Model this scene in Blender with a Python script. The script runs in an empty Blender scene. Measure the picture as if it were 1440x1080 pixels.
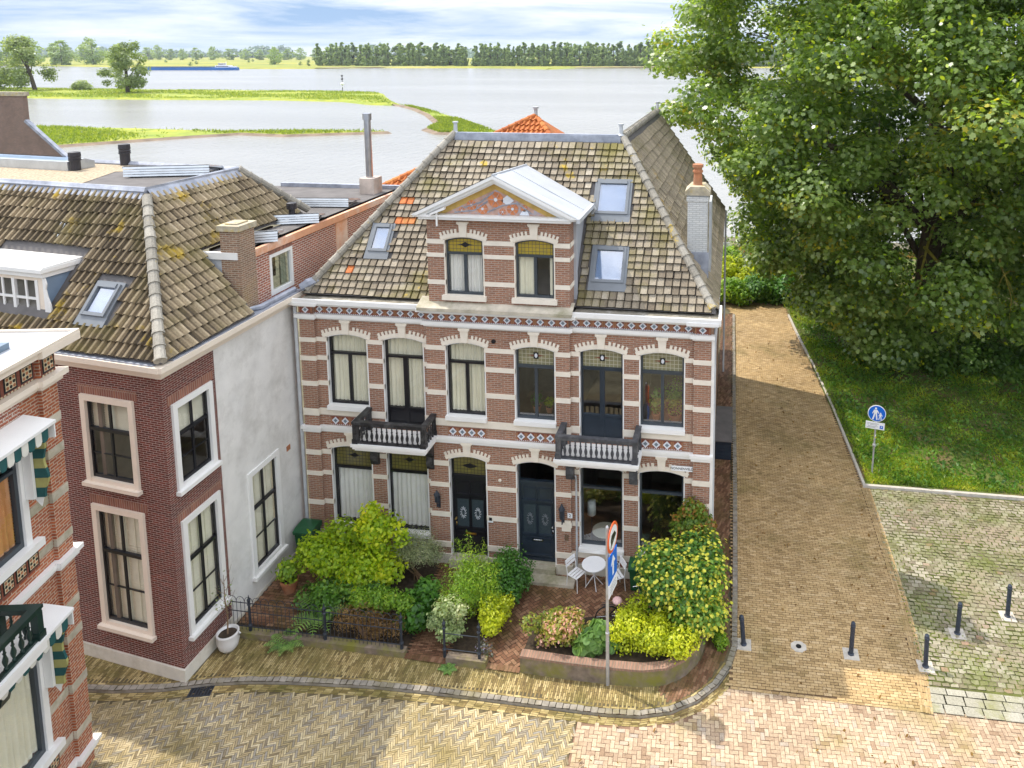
import bpy, math, random
import numpy as np
from mathutils import Vector, Matrix
rnd = random.Random(7)
SC = bpy.context.scene
COL = SC.collection
R = math.radians
PI = math.pi

# ------------------------------------------------------------------ materials
class NT:
    def __init__(s, name):
        s.m = bpy.data.materials.new(name); s.m.use_nodes = True
        s.t = s.m.node_tree; s.n = s.t.nodes; s.n.clear()
        s.out = s.n.new('ShaderNodeOutputMaterial')
    def add(s, typ, **kw):
        n = s.n.new('ShaderNode' + typ)
        for k, v in kw.items():
            if k in n.inputs: n.inputs[k].default_value = v
            else: setattr(n, k, v)
        return n
    def link(s, a, b): s.t.links.new(a, b)
    def inp(s, n, i, v):
        if hasattr(v, 'is_output') or isinstance(v, bpy.types.NodeSocket): s.link(v, n.inputs[i])
        else:
            if isinstance(v, tuple) and len(v) == 3: v = v + (1,)
            n.inputs[i].default_value = v
    def mix(s, f, a, b, mode='MIX'):
        n = s.n.new('ShaderNodeMix'); n.data_type = 'RGBA'; n.blend_type = mode
        s.inp(n, 0, f); s.inp(n, 6, a); s.inp(n, 7, b)
        return n.outputs[2]
    def math(s, op, a, b=0.5):
        n = s.n.new('ShaderNodeMath'); n.operation = op
        s.inp(n, 0, a); s.inp(n, 1, b); return n.outputs[0]
    def ramp(s, f, stops, interp='LINEAR'):
        n = s.n.new('ShaderNodeValToRGB'); n.color_ramp.interpolation = interp
        e = n.color_ramp.elements
        while len(e) < len(stops): e.new(0.5)
        for i, (p, c) in enumerate(stops):
            e[i].position = p
            e[i].color = (c, c, c, 1) if isinstance(c, (int, float)) else tuple(c) + (1,)
        s.inp(n, 0, f); return n.outputs[0]
    def coord(s, which='Object'):
        return s.n.new('ShaderNodeTexCoord').outputs[which]
    def noise(s, scale, detail=4, co=None, stretch=None, rough=.55):
        n = s.add('TexNoise', Scale=scale, Detail=detail, Roughness=rough)
        co = co or s.coord()
        if stretch:
            mp = s.n.new('ShaderNodeMapping'); mp.inputs['Scale'].default_value = stretch
            s.link(co, mp.inputs[0]); co = mp.outputs[0]
        s.link(co, n.inputs['Vector']); return n.outputs[0]
    def attr(s, name='rnd'):
        n = s.n.new('ShaderNodeAttribute'); n.attribute_name = name; return n.outputs['Fac']
    def bump(s, h, dist=.01, strength=.6):
        n = s.add('Bump', Distance=dist, Strength=strength); s.link(h, n.inputs['Height']); return n.outputs[0]
    def bsdf(s, col, rough=.7, normal=None, spec=.4, metal=0.0, **kw):
        p = s.n.new('ShaderNodeBsdfPrincipled')
        s.inp(p, 'Base Color', col); s.inp(p, 'Roughness', rough); s.inp(p, 'Metallic', metal)
        s.inp(p, 'Specular IOR Level', spec)
        for k, v in kw.items(): s.inp(p, k.replace('_', ' '), v)
        if normal: s.link(normal, p.inputs['Normal'])
        s.link(p.outputs[0], s.out.inputs[0]); return p

M = {}
def plain(name, c, rough=.6, var=.14, scale=3.0, metal=0.0, spec=.4, dirt=None, dscale=.8, dlo=.5, dhi=.75, bump=.0):
    t = NT(name)
    n = t.noise(scale, 5)
    a = tuple(x * (1 - var) for x in c); b = tuple(min(1, x * (1 + var)) for x in c)
    col = t.ramp(n, [(.3, a), (.7, b)])
    if dirt:
        col = t.mix(t.ramp(t.noise(dscale, 8, rough=.7), [(dlo, 0), (dhi, 1)]), col, dirt)
    nm = t.bump(t.noise(scale * 12, 3), .004, bump) if bump else None
    t.bsdf(col, rough, nm, spec, metal); M[name] = t.m; return t.m

def brickmat(name, c1, c2, mortar, bw=.21, bh=.0625, ms=.011, var=.35, dirt=None):
    t = NT(name); uv = t.coord('UV')
    b = t.add('TexBrick', Scale=1.0, **{'Mortar Size': ms, 'Mortar Smooth': .2, 'Bias': 0.0, 'Brick Width': bw, 'Row Height': bh})
    t.link(uv, b.inputs['Vector'])
    b.inputs['Color1'].default_value = c1 + (1,); b.inputs['Color2'].default_value = c2 + (1,); b.inputs['Mortar'].default_value = mortar + (1,)
    # per brick variation: noise sampled at brick scale
    n = t.noise(1.0, 2, uv, (1 / bw * 1.3, 1 / bh * .9, 1))
    col = t.mix(t.math('SUBTRACT', 1.0, b.outputs['Fac']), b.outputs['Color'], t.mix(1.0, b.outputs['Color'], t.ramp(n, [(.25, 1 - var), (.75, 1 + var * .6)]), 'MULTIPLY'))
    big = t.ramp(t.noise(.9, 6, rough=.65), [(.25, .8), (.75, 1.12)])
    col = t.mix(1.0, col, big, 'MULTIPLY')
    if dirt: col = t.mix(t.ramp(t.noise(.45, 8, rough=.7), [(.52, 0), (.75, .6)]), col, dirt)
    t.bsdf(col, .85, t.bump(t.math('SUBTRACT', 1.0, b.outputs['Fac']), .006, .7), .25); M[name] = t.m

def attrmat(name, stops, rough=.75, lichen=None, moss=None, lsc=2.2, msc=.5, spec=.3, mlo=.5, mhi=.66, llo=.62, lhi=.68, fine=22, big=(.8, 1.15), bsc=.35):
    t = NT(name)
    col = t.ramp(t.attr(), stops)
    f = t.ramp(t.noise(fine, 4), [(.25, .72), (.75, 1.2)])
    col = t.mix(1.0, col, f, 'MULTIPLY')
    g = t.ramp(t.noise(bsc, 5), [(.3, big[0]), (.7, big[1])])
    col = t.mix(1.0, col, g, 'MULTIPLY')
    if moss: col = t.mix(t.ramp(t.noise(msc, 7, rough=.7), [(mlo, 0), (mhi, .75)]), col, moss)
    if lichen: col = t.mix(t.ramp(t.noise(lsc, 6, rough=.7), [(llo, 0), (lhi, .9)]), col, lichen)
    t.bsdf(col, rough, t.bump(t.noise(fine * 2, 3), .006, .5), spec); M[name] = t.m

def leafmat(name, stops, trans=.35, rough=.45, spec=.45):
    t = NT(name)
    col = t.ramp(t.attr(), stops)
    p = t.bsdf(col, rough, None, spec)
    tr = t.n.new('ShaderNodeBsdfTranslucent')
    t.link(t.mix(1.0, col, (1.5, 1.5, .65), 'MULTIPLY'), tr.inputs[0])
    mx = t.n.new('ShaderNodeMixShader'); mx.inputs[0].default_value = trans
    t.link(p.outputs[0], mx.inputs[1]); t.link(tr.outputs[0], mx.inputs[2]); t.link(mx.outputs[0], t.out.inputs[0])
    M[name] = t.m

def glassmat(name, tint=(.97, .98, .98), refl=.6, rough=.02):
    t = NT(name)
    tr = t.n.new('ShaderNodeBsdfTransparent'); tr.inputs[0].default_value = tint + (1,)
    gl = t.n.new('ShaderNodeBsdfGlossy'); gl.inputs['Roughness'].default_value = rough
    fr = t.add('Fresnel', IOR=1.55)
    geo = t.n.new('ShaderNodeNewGeometry')
    f = t.math('MULTIPLY', t.math('MINIMUM', t.math('MULTIPLY', fr.outputs[0], 2.2 * refl), 1.0), t.math('SUBTRACT', 1.0, geo.outputs['Backfacing']))
    wav = t.bump(t.noise(2.5, 2), .02, .05); t.link(wav, gl.inputs['Normal'])
    mx = t.n.new('ShaderNodeMixShader'); t.link(f, mx.inputs[0]); t.link(tr.outputs[0], mx.inputs[1]); t.link(gl.outputs[0], mx.inputs[2])
    t.link(mx.outputs[0], t.out.inputs[0]); M[name] = t.m

def leadmat(name, ca, cb, lead=(.03, .03, .03), cell=.11, trans=.3):
    t = NT(name); uv = t.coord('UV')
    b = t.add('TexBrick', Scale=1.0, offset=0.0, **{'Mortar Size': .007, 'Mortar Smooth': .1, 'Brick Width': cell, 'Row Height': cell})
    t.link(uv, b.inputs['Vector'])
    b.inputs['Color1'].default_value = ca + (1,); b.inputs['Color2'].default_value = cb + (1,); b.inputs['Mortar'].default_value = lead + (1,)
    p = t.bsdf(b.outputs['Color'], .12, t.bump(t.noise(9, 2), .01, .15), .6)
    M[name] = t.m

brickmat('house_brick', (.39, .182, .108), (.29, .136, .086), (.40, .32, .255), var=.35, dirt=(.22, .13, .08))
brickmat('dark_red_brick', (.20, .045, .030), (.12, .034, .027), (.40, .31, .27), bw=.21, bh=.058, ms=.0085, var=.45, dirt=(.09, .035, .03))
brickmat('orange_brick', (.48, .14, .055), (.33, .09, .045), (.50, .37, .27), bw=.22, bh=.07, ms=.013, var=.35)
brickmat('annex_brick', (.42, .13, .07), (.31, .10, .065), (.62, .52, .44), bw=.23, bh=.075, ms=.014, var=.3)
brickmat('brown_brick', (.25, .15, .11), (.18, .115, .09), (.3, .25, .21))
brickmat('chimney_brick', (.33, .19, .12), (.24, .15, .10), (.42, .35, .27), dirt=(.3, .22, .05))
brickmat('white_brick', (.66, .66, .63), (.58, .59, .58), (.45, .45, .43), var=.08)
brickmat('arch_brick', (.33, .14, .09), (.24, .10, .075), (.36, .28, .22), bw=.075, bh=.4, ms=.008)
brickmat('edge_brick', (.36, .21, .15), (.28, .17, .12), (.2, .17, .13), bw=.075, bh=.4, ms=.008, dirt=(.13, .12, .04))
plain('cream_stone', (.76, .69, .58), .7, .06, 4, dirt=(.5, .44, .34), dlo=.6, dhi=.85)
plain('white_paint', (.80, .79, .76), .45, .03, 2, dirt=(.6, .57, .5), dlo=.62, dhi=.9)
plain('cream_paint', (.80, .70, .58), .45, .04, 2)
plain('weathered_stone', (.50, .45, .36), .8, .2, 3, dirt=(.2, .19, .1), dlo=.45, dhi=.7, bump=.3)
plain('plinth_paint', (.66, .62, .53), .7, .1, 2, dirt=(.38, .33, .22), dlo=.5, dhi=.8)
plain('black_paint', (.012, .012, .015), .3, .2, 3)
plain('navy_paint', (.022, .032, .045), .3, .2, 3)
plain('door_relief', (.035, .05, .058), .35, .2, 20)
plain('grey_frame', (.045, .055, .065), .35, .15, 3)
plain('balcony_black', (.02, .02, .022), .45, .4, 6, dirt=(.10, .10, .10), dlo=.5, dhi=.7, dscale=3)
plain('balcony_grey', (.06, .063, .07), .55, .3, 6, dirt=(.13, .13, .13), dlo=.5, dhi=.7, dscale=3)
plain('dark_green_paint', (.012, .03, .025), .3, .3, 3)
plain('render_wall', (.74, .725, .69), .85, .07, 1.6, dirt=(.48, .46, .42), dlo=.46, dhi=.82, dscale=1.1, bump=.5)
plain('zinc', (.52, .54, .56), .5, .12, 2, metal=.15, dirt=(.33, .34, .36), dlo=.5, dhi=.8)
plain('white_zinc', (.42, .44, .47), .5, .06, 1.5, dirt=(.5, .5, .5), dlo=.58, dhi=.8)
plain('lead', (.30, .32, .37), .5, .25, 4, metal=.2, dirt=(.52, .54, .6), dlo=.5, dhi=.75)
plain('blue_cheek', (.20, .27, .36), .6, .12, 1.2)
plain('gutter_dirt', (.20, .18, .14), .85, .35, 7, dirt=(.4, .38, .33), dlo=.5, dhi=.7, dscale=4)
plain('skylight_frame', (.17, .185, .20), .4, .08, 3)
plain('roof_felt', (.13, .12, .115), .9, .2, 2)
plain('gravel', (.36, .29, .20), .95, .5, 14, bump=.8)
plain('terracotta', (.42, .17, .08), .8, .2, 5, dirt=(.3, .22, .15))
plain('lichen_cap', (.42, .37, .27), .9, .3, 5, dirt=(.50, .36, .08), dlo=.52, dhi=.68, dscale=3)
plain('peach_coping', (.66, .33, .19), .6, .14, 1.0, dirt=(.76, .62, .52), dlo=.5, dhi=.7)
plain('flue_metal', (.50, .50, .52), .28, .15, 3, metal=.9)
plain('flue_block', (.50, .42, .36), .8, .3, 2, dirt=(.42, .20, .12))
plain('panel_black', (.012, .014, .022), .15, .2, 2, spec=.6)
plain('aluminium', (.55, .58, .6), .35, .1, 3, metal=.6)
plain('black_plastic', (.03, .028, .032), .5, .2, 4)
plain('curtain', (.74, .72, .66), .9, .05, 2)
plain('curtain_warm', (.72, .68, .52), .9, .05, 2)
plain('orange_curtain', (.55, .25, .09), .9, .2, 2)
plain('shutter_cream', (.72, .68, .52), .6, .05, 3)
plain('interior', (.16, .13, .10), .9, .3, 1)
plain('wood_floor', (.2, .13, .08), .7, .3, 2)
plain('brass', (.55, .38, .12), .3, .1, 5, metal=1.0)
plain('chrome', (.6, .6, .6), .25, .1, 5, metal=1.0)
plain('white_metal', (.8, .8, .8), .4, .03, 4)
plain('bin_green', (.012, .085, .03), .45, .15, 5)
plain('ceramic_white', (.72, .70, .67), .35, .05, 3)
plain('soil', (.05, .035, .022), .95, .4, 9, bump=.6)
plain('bark', (.085, .062, .045), .95, .35, 4, dirt=(.11, .11, .05), dlo=.5, dhi=.7, dscale=1.5, bump=.8)
plain('yellow_bark', (.34, .27, .05), .9, .3, 6)
plain('twig', (.22, .14, .08), .9, .3, 6)
plain('iron', (.028, .034, .045), .5, .35, 9, dirt=(.08, .06, .05), dlo=.6, dhi=.75, dscale=6)
plain('bollard_blue', (.03, .04, .06), .45, .2, 6)
plain('galvanised', (.48, .49, .50), .45, .15, 7, metal=.55)
plain('sign_blue', (.0, .13, .62), .35, .03, 3)
plain('sign_red', (.62, .03, .025), .35, .03, 3)
plain('sign_orange', (.72, .12, .03), .35, .03, 3)
plain('sign_white', (.82, .83, .84), .35, .02, 3)
plain('sign_black', (.01, .01, .012), .4, .1, 3)
plain('sign_back', (.42, .43, .44), .5, .05, 3)
plain('sticker_yellow', (.7, .55, .02), .5, .1, 3)
plain('concrete', (.50, .46, .40), .9, .15, 6, bump=.4)
plain('planter_brick', (.20, .155, .115), .9, .35, 5, dirt=(.20, .19, .035), dlo=.45, dhi=.65, dscale=1.4, bump=.5)
plain('kerb_stone', (.28, .25, .205), .85, .3, 6, dirt=(.2, .17, .08), bump=.5)
plain('mortar_street', (.12, .095, .05), .95, .3, 5)
plain('mortar_lane', (.115, .07, .035), .95, .3, 5)
plain('mortar_pink', (.22, .135, .085), .95, .3, 5)
plain('mortar_patio', (.045, .028, .015), .95, .4, 5)
plain('mossy_soil', (.09, .10, .022), .95, .5, 2.5, dirt=(.17, .14, .09), dlo=.48, dhi=.6, dscale=1.3)
plain('field_grass', (.19, .22, .028), .95, .3, .02, dirt=(.33, .30, .035), dlo=.42, dhi=.62, dscale=.008)
plain('bank_grass', (.19, .25, .03), .95, .35, .35, dirt=(.33, .34, .035), dlo=.4, dhi=.62, dscale=.12)
plain('mud', (.20, .15, .105), .95, .35, .3)
plain('sand', (.55, .43, .30), .95, .15, .1)
plain('verge_soil', (.10, .13, .025), .95, .4, 2, dirt=(.17, .12, .055), dlo=.5, dhi=.62, dscale=.9)
plain('park_path', (.48, .34, .24), .95, .12, 2)
plain('ground_soil', (.13, .115, .07), .95, .3, 1)
plain('tile_white', (.68, .70, .74), .3, .05, 8)
plain('tile_blue', (.16, .21, .26), .3, .25, 20)
plain('tile_rust', (.20, .062, .04), .45, .2, 12)
plain('tile_amber', (.30, .14, .07), .5, .2, 12)
plain('fresco_pink', (.50, .31, .24), .8, .2, 6, dirt=(.36, .36, .40), dlo=.5, dhi=.62, dscale=5)
plain('fresco_amber', (.55, .36, .10), .8, .15, 6)
plain('fresco_orange', (.56, .20, .08), .8, .25, 9)
plain('plaque_cream', (.62, .52, .34), .6, .2, 20)
plain('awning_white', (.66, .65, .58), .8, .1, 5)
plain('awning_green', (.015, .085, .085), .8, .15, 5)
plain('awning_olive', (.36, .34, .12), .8, .15, 5)
plain('slate_blue', (.17, .23, .29), .5, .2, 2, dirt=(.30, .36, .42), dscale=2)
plain('ship_blue', (.015, .13, .42), .4, .1, .05)
plain('ship_grey', (.16, .18, .19), .5, .1, .05)
plain('orange_tile', (.50, .15, .045), .8, .3, 5, dirt=(.3, .2, .05), dscale=2)
plain('reed', (.42, .30, .14), .9, .3, 2)
plain('pink_cloth', (.75, .48, .46), .8, .2, 30)
plain('rubber', (.015, .015, .016), .7, .2, 8)
plain('lamp_shade', (.82, .80, .74), .7, .03, 3)
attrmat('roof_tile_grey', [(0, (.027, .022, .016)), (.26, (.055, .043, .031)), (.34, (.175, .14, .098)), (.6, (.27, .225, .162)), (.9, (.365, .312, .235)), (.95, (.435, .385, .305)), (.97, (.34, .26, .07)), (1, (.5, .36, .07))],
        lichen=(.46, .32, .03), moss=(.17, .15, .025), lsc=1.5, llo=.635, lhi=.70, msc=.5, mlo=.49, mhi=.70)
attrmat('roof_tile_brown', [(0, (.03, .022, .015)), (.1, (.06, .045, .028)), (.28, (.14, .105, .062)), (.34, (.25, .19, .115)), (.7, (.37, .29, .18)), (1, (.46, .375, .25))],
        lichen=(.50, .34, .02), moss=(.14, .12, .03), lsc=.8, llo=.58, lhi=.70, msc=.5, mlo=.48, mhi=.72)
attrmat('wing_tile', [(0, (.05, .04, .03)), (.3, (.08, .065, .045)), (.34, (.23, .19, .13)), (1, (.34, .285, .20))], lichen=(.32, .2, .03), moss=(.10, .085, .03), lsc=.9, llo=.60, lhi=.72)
attrmat('ridge_tile', [(0, (.25, .23, .19)), (1, (.40, .37, .31))], lichen=(.52, .36, .03), lsc=1.3, llo=.6, lhi=.68)
attrmat('orange_roof', [(0, (.42, .12, .035)), (1, (.62, .22, .06))], lichen=(.35, .24, .05), lsc=1.2)
attrmat('street_yellow', [(0, (.24, .18, .10)), (.15, (.33, .30, .25)), (.4, (.41, .315, .165)), (.75, (.54, .43, .24)), (1, (.62, .52, .33))], moss=(.20, .155, .04), msc=.55, mlo=.45, mhi=.72, big=(.7, 1.15))
attrmat('pavement_yellow', [(0, (.17, .115, .045)), (.5, (.34, .25, .095)), (1, (.54, .42, .20))], moss=(.11, .105, .02), msc=.5, mlo=.45, mhi=.66)
attrmat('street_pink', [(0, (.30, .20, .125)), (.12, (.40, .285, .19)), (.7, (.49, .365, .245)), (.92, (.55, .43, .295)), (1, (.39, .32, .26))], moss=(.27, .22, .06), msc=.6, mlo=.54, mhi=.75, lichen=(.12, .07, .045), lsc=.8, llo=.70, lhi=.80)
attrmat('lane_brick', [(0, (.33, .22, .10)), (.12, (.43, .29, .135)), (.75, (.51, .355, .175)), (1, (.57, .41, .22))], moss=(.13, .115, .025), msc=.3, mlo=.52, mhi=.75, big=(.75, 1.15), bsc=.25)
attrmat('patio_brick', [(0, (.12, .055, .03)), (.5, (.20, .10, .055)), (1, (.30, .17, .10))], moss=(.09, .075, .015), msc=.8, mlo=.46, mhi=.68)
attrmat('cobble', [(0, (.19, .155, .105)), (.3, (.27, .235, .165)), (.7, (.34, .30, .22)), (.95, (.40, .36, .275)), (1, (.30, .18, .12))], moss=(.13, .16, .025), msc=.6, mlo=.42, mhi=.66, lichen=(.30, .24, .17), lsc=.4, llo=.5, lhi=.65)
attrmat('edge_slab', [(0, (.31, .29, .22)), (1, (.43, .405, .33))], moss=(.2, .2, .05), msc=.8)
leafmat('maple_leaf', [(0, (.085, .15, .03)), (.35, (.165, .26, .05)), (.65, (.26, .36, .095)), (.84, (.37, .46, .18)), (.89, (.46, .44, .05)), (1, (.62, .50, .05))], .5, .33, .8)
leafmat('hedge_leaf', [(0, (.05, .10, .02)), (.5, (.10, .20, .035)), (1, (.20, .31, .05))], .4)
leafmat('willow_leaf', [(0, (.13, .175, .07)), (.5, (.24, .31, .12)), (1, (.38, .44, .20))], .45)
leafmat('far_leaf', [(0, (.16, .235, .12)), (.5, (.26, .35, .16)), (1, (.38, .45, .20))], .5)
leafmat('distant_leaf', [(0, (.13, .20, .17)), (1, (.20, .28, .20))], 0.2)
leafmat('golden_leaf', [(0, (.14, .25, .012)), (.4, (.33, .47, .02)), (.8, (.60, .64, .03)), (1, (.70, .58, .03))], .5)
leafmat('lime_leaf', [(0, (.08, .18, .02)), (.5, (.22, .38, .03)), (1, (.46, .56, .05))], .45)
leafmat('green_leaf', [(0, (0.027, 0.083, 0.015)), (.5, (0.068, 0.195, 0.022)), (1, (0.150, 0.330, 0.045))], .35)
leafmat('mid_leaf', [(0, (0.030, 0.090, 0.015)), (.5, (0.105, 0.240, 0.030)), (.8, (0.210, 0.360, 0.045)), (1, (0.390, 0.495, 0.060))], .35)
leafmat('silver_leaf', [(0, (.10, .14, .06)), (.5, (.26, .31, .15)), (1, (.50, .50, .28))], .3)
leafmat('cream_leaf', [(0, (.16, .24, .09)), (.5, (.34, .42, .18)), (1, (.60, .60, .38))], .35)
leafmat('pink_leaf', [(0, (.06, .12, .02)), (.4, (.20, .25, .03)), (.65, (.40, .35, .06)), (.75, (.62, .32, .22)), (1, (.72, .45, .36))], .35)
leafmat('yellow_leaf', [(0, (.20, .27, .012)), (.5, (.46, .52, .02)), (1, (.68, .68, .04))], .45)
leafmat('red_leaf', [(0, (.05, .12, .012)), (.5, (.16, .24, .02)), (.75, (.32, .17, .03)), (1, (.40, .10, .03))], .35)
leafmat('mint_leaf', [(0, (.08, .17, .04)), (.5, (.17, .31, .07)), (1, (.30, .45, .12))], .35)
leafmat('yellow_flower', [(0, (.58, .55, .03)), (1, (.80, .76, .12))], .3)
leafmat('purple_flower', [(0, (.06, .11, .05)), (.5, (.12, .14, .1)), (1, (.30, .24, .42))], .3)
leafmat('dead_leaf', [(0, (.12, .07, .03)), (.5, (.26, .15, .05)), (1, (.38, .24, .08))], .3)
leafmat('grass_blade', [(0, (.06, .12, .015)), (.4, (.15, .26, .025)), (.75, (.34, .42, .035)), (.96, (.52, .50, .05)), (1, (.65, .5, .06))], .45)
leafmat('reed_leaf', [(0, (.22, .15, .06)), (.6, (.40, .27, .11)), (1, (.52, .40, .20))], .3)
leafmat('bank_blade', [(0, (.09, .145, .02)), (.5, (.20, .27, .03)), (1, (.38, .41, .05))], .4)
glassmat('glass'); glassmat('glass_dark', (.6, .66, .64), 1.2); glassmat('sky_glass', (.7, .78, .88), 2.6); glassmat('mirror_glass', (.85, .9, .9), 2.2)
leadmat('stained_olive', (.17, .145, .04), (.13, .115, .04), (.05, .045, .03))
leadmat('stained_amber', (.42, .30, .03), (.34, .26, .04), (.10, .09, .06))
leadmat('stained_pale', (.20, .19, .11), (.26, .235, .13), (.46, .44, .34), .12)

def watermat():
    t = NT('river_water')
    co = t.coord()
    n1 = t.noise(.55, 4, co, (1, .45, 1)); n2 = t.noise(.07, 3, co, (.7, .25, 1)); n3 = t.noise(2.2, 2, co, (1, .5, 1))
    h = t.math('ADD', t.math('MULTIPLY', n1, .6), t.math('ADD', n2, t.math('MULTIPLY', n3, .2)))
    col = t.ramp(t.noise(.012, 4, co, (.35, 1.5, 1)), [(.3, (.24, .23, .205)), (.7, (.31, .30, .275))])
    p = t.bsdf(col, .22, t.bump(h, .5, .6), .42)
    M['river_water'] = t.m
watermat()

# ------------------------------------------------------------------ mesh builder
class MB:
    def __init__(s):
        s.v = []; s.f = []; s.mi = []; s.r = []; s.xf = None; s.m = 0
    def pt(s, p):
        p = Vector(p)
        if s.xf: p = s.xf @ p
        s.v.append(p); return len(s.v) - 1
    def face(s, pts, m=None, r=None):
        s.f.append([s.pt(p) for p in pts]); s.mi.append(s.m if m is None else m); s.r.append(rnd.random() if r is None else r)
    def idx(s, ids, m=None, r=None):
        s.f.append(list(ids)); s.mi.append(s.m if m is None else m); s.r.append(rnd.random() if r is None else r)
    def box(s, x0, x1, y0, y1, z0, z1, m=None, r=None):
        r = rnd.random() if r is None else r
        i = [s.pt((x, y, z)) for z in (z0, z1) for y in (y0, y1) for x in (x0, x1)]
        for q in ((0, 2, 3, 1), (4, 5, 7, 6), (0, 1, 5, 4), (2, 6, 7, 3), (0, 4, 6, 2), (1, 3, 7, 5)):
            s.idx([i[k] for k in q], m, r)
    def prism(s, poly, y0, y1, m=None, axis='y', caps=True):
        def P(a, b, t): return (a, t, b) if axis == 'y' else ((a, b, t) if axis == 'z' else (t, a, b))
        A = [s.pt(P(a, b, y0)) for a, b in poly]; B = [s.pt(P(a, b, y1)) for a, b in poly]; n = len(poly); r = rnd.random()
        if caps: s.idx(A[::-1], m, r); s.idx(B, m, r)
        for i in range(n): j = (i + 1) % n; s.idx((A[i], A[j], B[j], B[i]), m, r)
    def tube(s, pts, rad, n=6, m=None, cap=True):
        pts = [Vector(p) for p in pts]; k = len(pts)
        rad = rad if isinstance(rad, (list, tuple)) else [rad] * k
        rings = []; r = rnd.random(); up = Vector((.31, .17, .93))
        for i, p in enumerate(pts):
            d = (pts[min(i + 1, k - 1)] - pts[max(i - 1, 0)])
            d = d.normalized() if d.length > 1e-6 else Vector((0, 0, 1))
            a = d.cross(up)
            if a.length < .1: a = d.cross(Vector((1, 0, 0)))
            a.normalize(); b = d.cross(a)
            rings.append([s.pt(p + (a * math.cos(2 * PI * j / n) + b * math.sin(2 * PI * j / n)) * rad[i]) for j in range(n)])
        for i in range(k - 1):
            for j in range(n): q = (j + 1) % n; s.idx((rings[i][j], rings[i + 1][j], rings[i + 1][q], rings[i][q]), m, r)
        if cap: s.idx(rings[0], m, r); s.idx(rings[-1][::-1], m, r)
    def lathe(s, prof, c, n=12, m=None, axis=None):
        rings = []; r = rnd.random(); c = Vector(c)
        for rad, z in prof:
            rings.append([s.pt(c + Vector((rad * math.cos(2 * PI * j / n), rad * math.sin(2 * PI * j / n), z))) for j in range(n)])
        for i in range(len(prof) - 1):
            for j in range(n): q = (j + 1) % n; s.idx((rings[i][j], rings[i][q], rings[i + 1][q], rings[i + 1][j]), m, r)
        s.idx(rings[0][::-1], m, r); s.idx(rings[-1], m, r)
    def build(s, name, mats, parent=None, smooth=False, origin=None):
        mats = mats if isinstance(mats, (list, tuple)) else [mats]
        o0 = Vector((0, 0, 0))
        if origin is not None: o0 = Vector(origin)
        elif parent is not None:
            q = parent
            while q is not None: o0 = o0 + q.location; q = q.parent
        me = bpy.data.meshes.new(name)
        me.from_pydata([tuple(v - o0) for v in s.v], [], s.f)
        for x in mats: me.materials.append(M[x] if isinstance(x, str) else x)
        me.polygons.foreach_set('material_index', s.mi)
        a = me.attributes.new('rnd', 'FLOAT', 'FACE'); a.data.foreach_set('value', s.r)
        uv = me.uv_layers.new(name='UVMap'); buf = []
        Z = Vector((0, 0, 1))
        for p in me.polygons:
            nn = p.normal
            if abs(nn.z) > .97: t = Vector((1, 0, 0)); b = Vector((0, 1, 0))
            else: t = Z.cross(nn); t.normalize(); b = nn.cross(t)
            for vi in p.vertices: c = me.vertices[vi].co; buf += [c.dot(t), c.dot(b)]
        uv.data.foreach_set('uv', buf)
        if smooth: me.polygons.foreach_set('use_smooth', [True] * len(me.polygons))
        me.update()
        o = bpy.data.objects.new(name, me); COL.objects.link(o)
        if parent is not None: o.parent = parent
        else: o.location = o0
        return o

def tag(o, label=None, cat=None, group=None, kind=None):
    if label: o['label'] = label
    if cat: o['category'] = cat
    if group: o['group'] = group
    if kind: o['kind'] = kind
    return o
def thing(name, loc, label, cat, group=None):
    o = bpy.data.objects.new(name, None); COL.objects.link(o); o.location = loc; o.empty_display_size = .3
    return tag(o, label, cat, group)
def copy_tree(o, parent=None):
    c = o.copy(); COL.objects.link(c); c.parent = parent
    for ch in [x for x in bpy.data.objects if x.parent == o]: copy_tree(ch, c)
    return c
def frame(o, ex, ey):
    ex = Vector(ex).normalized(); ey = Vector(ey).normalized(); ez = ex.cross(ey)
    m = Matrix((ex, ey, ez)).transposed().to_4x4(); m.translation = Vector(o); return m

OVAL = [(-.5, 0), (-.2, .28), (.2, .26), (.5, 0), (.2, -.26), (-.2, -.28)]
MAPLE = [(-.5, 0), (-.28, .40), (-.02, .26), (.18, .46), (.24, .16), (.52, 0), (.24, -.16), (.18, -.46), (-.02, -.26), (-.28, -.40)]
BLADE = [(-.5, -.09), (-.5, .09), (.1, .08), (.5, 0), (.1, -.08)]
LONG = [(-.5, 0), (-.1, .13), (.5, 0), (-.1, -.13)]
QUAD = [(-.5, -.35), (-.3, .4), (.4, .35), (.5, -.3)]

def leaves_arrays(pos, nrm, size, shape, rng, bend=.18, tdir=None):
    n = len(pos); k = len(shape)
    ref = rng.normal(size=(n, 3)) if tdir is None else tdir
    nrm = nrm / (np.linalg.norm(nrm, axis=1, keepdims=True) + 1e-9)
    t = np.cross(ref, nrm) if tdir is None else ref - nrm * (ref * nrm).sum(1, keepdims=True)
    t /= (np.linalg.norm(t, axis=1, keepdims=True) + 1e-9); b = np.cross(nrm, t)
    sh = np.array(shape)
    v = pos[:, None, :] + size[:, None, None] * (sh[None, :, 0, None] * t[:, None, :] + sh[None, :, 1, None] * b[:, None, :] - bend * ((sh[:, 0] ** 2 + sh[:, 1] ** 2)[None, :, None]) * nrm[:, None, :])
    return v.reshape(-1, 3), k

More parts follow.
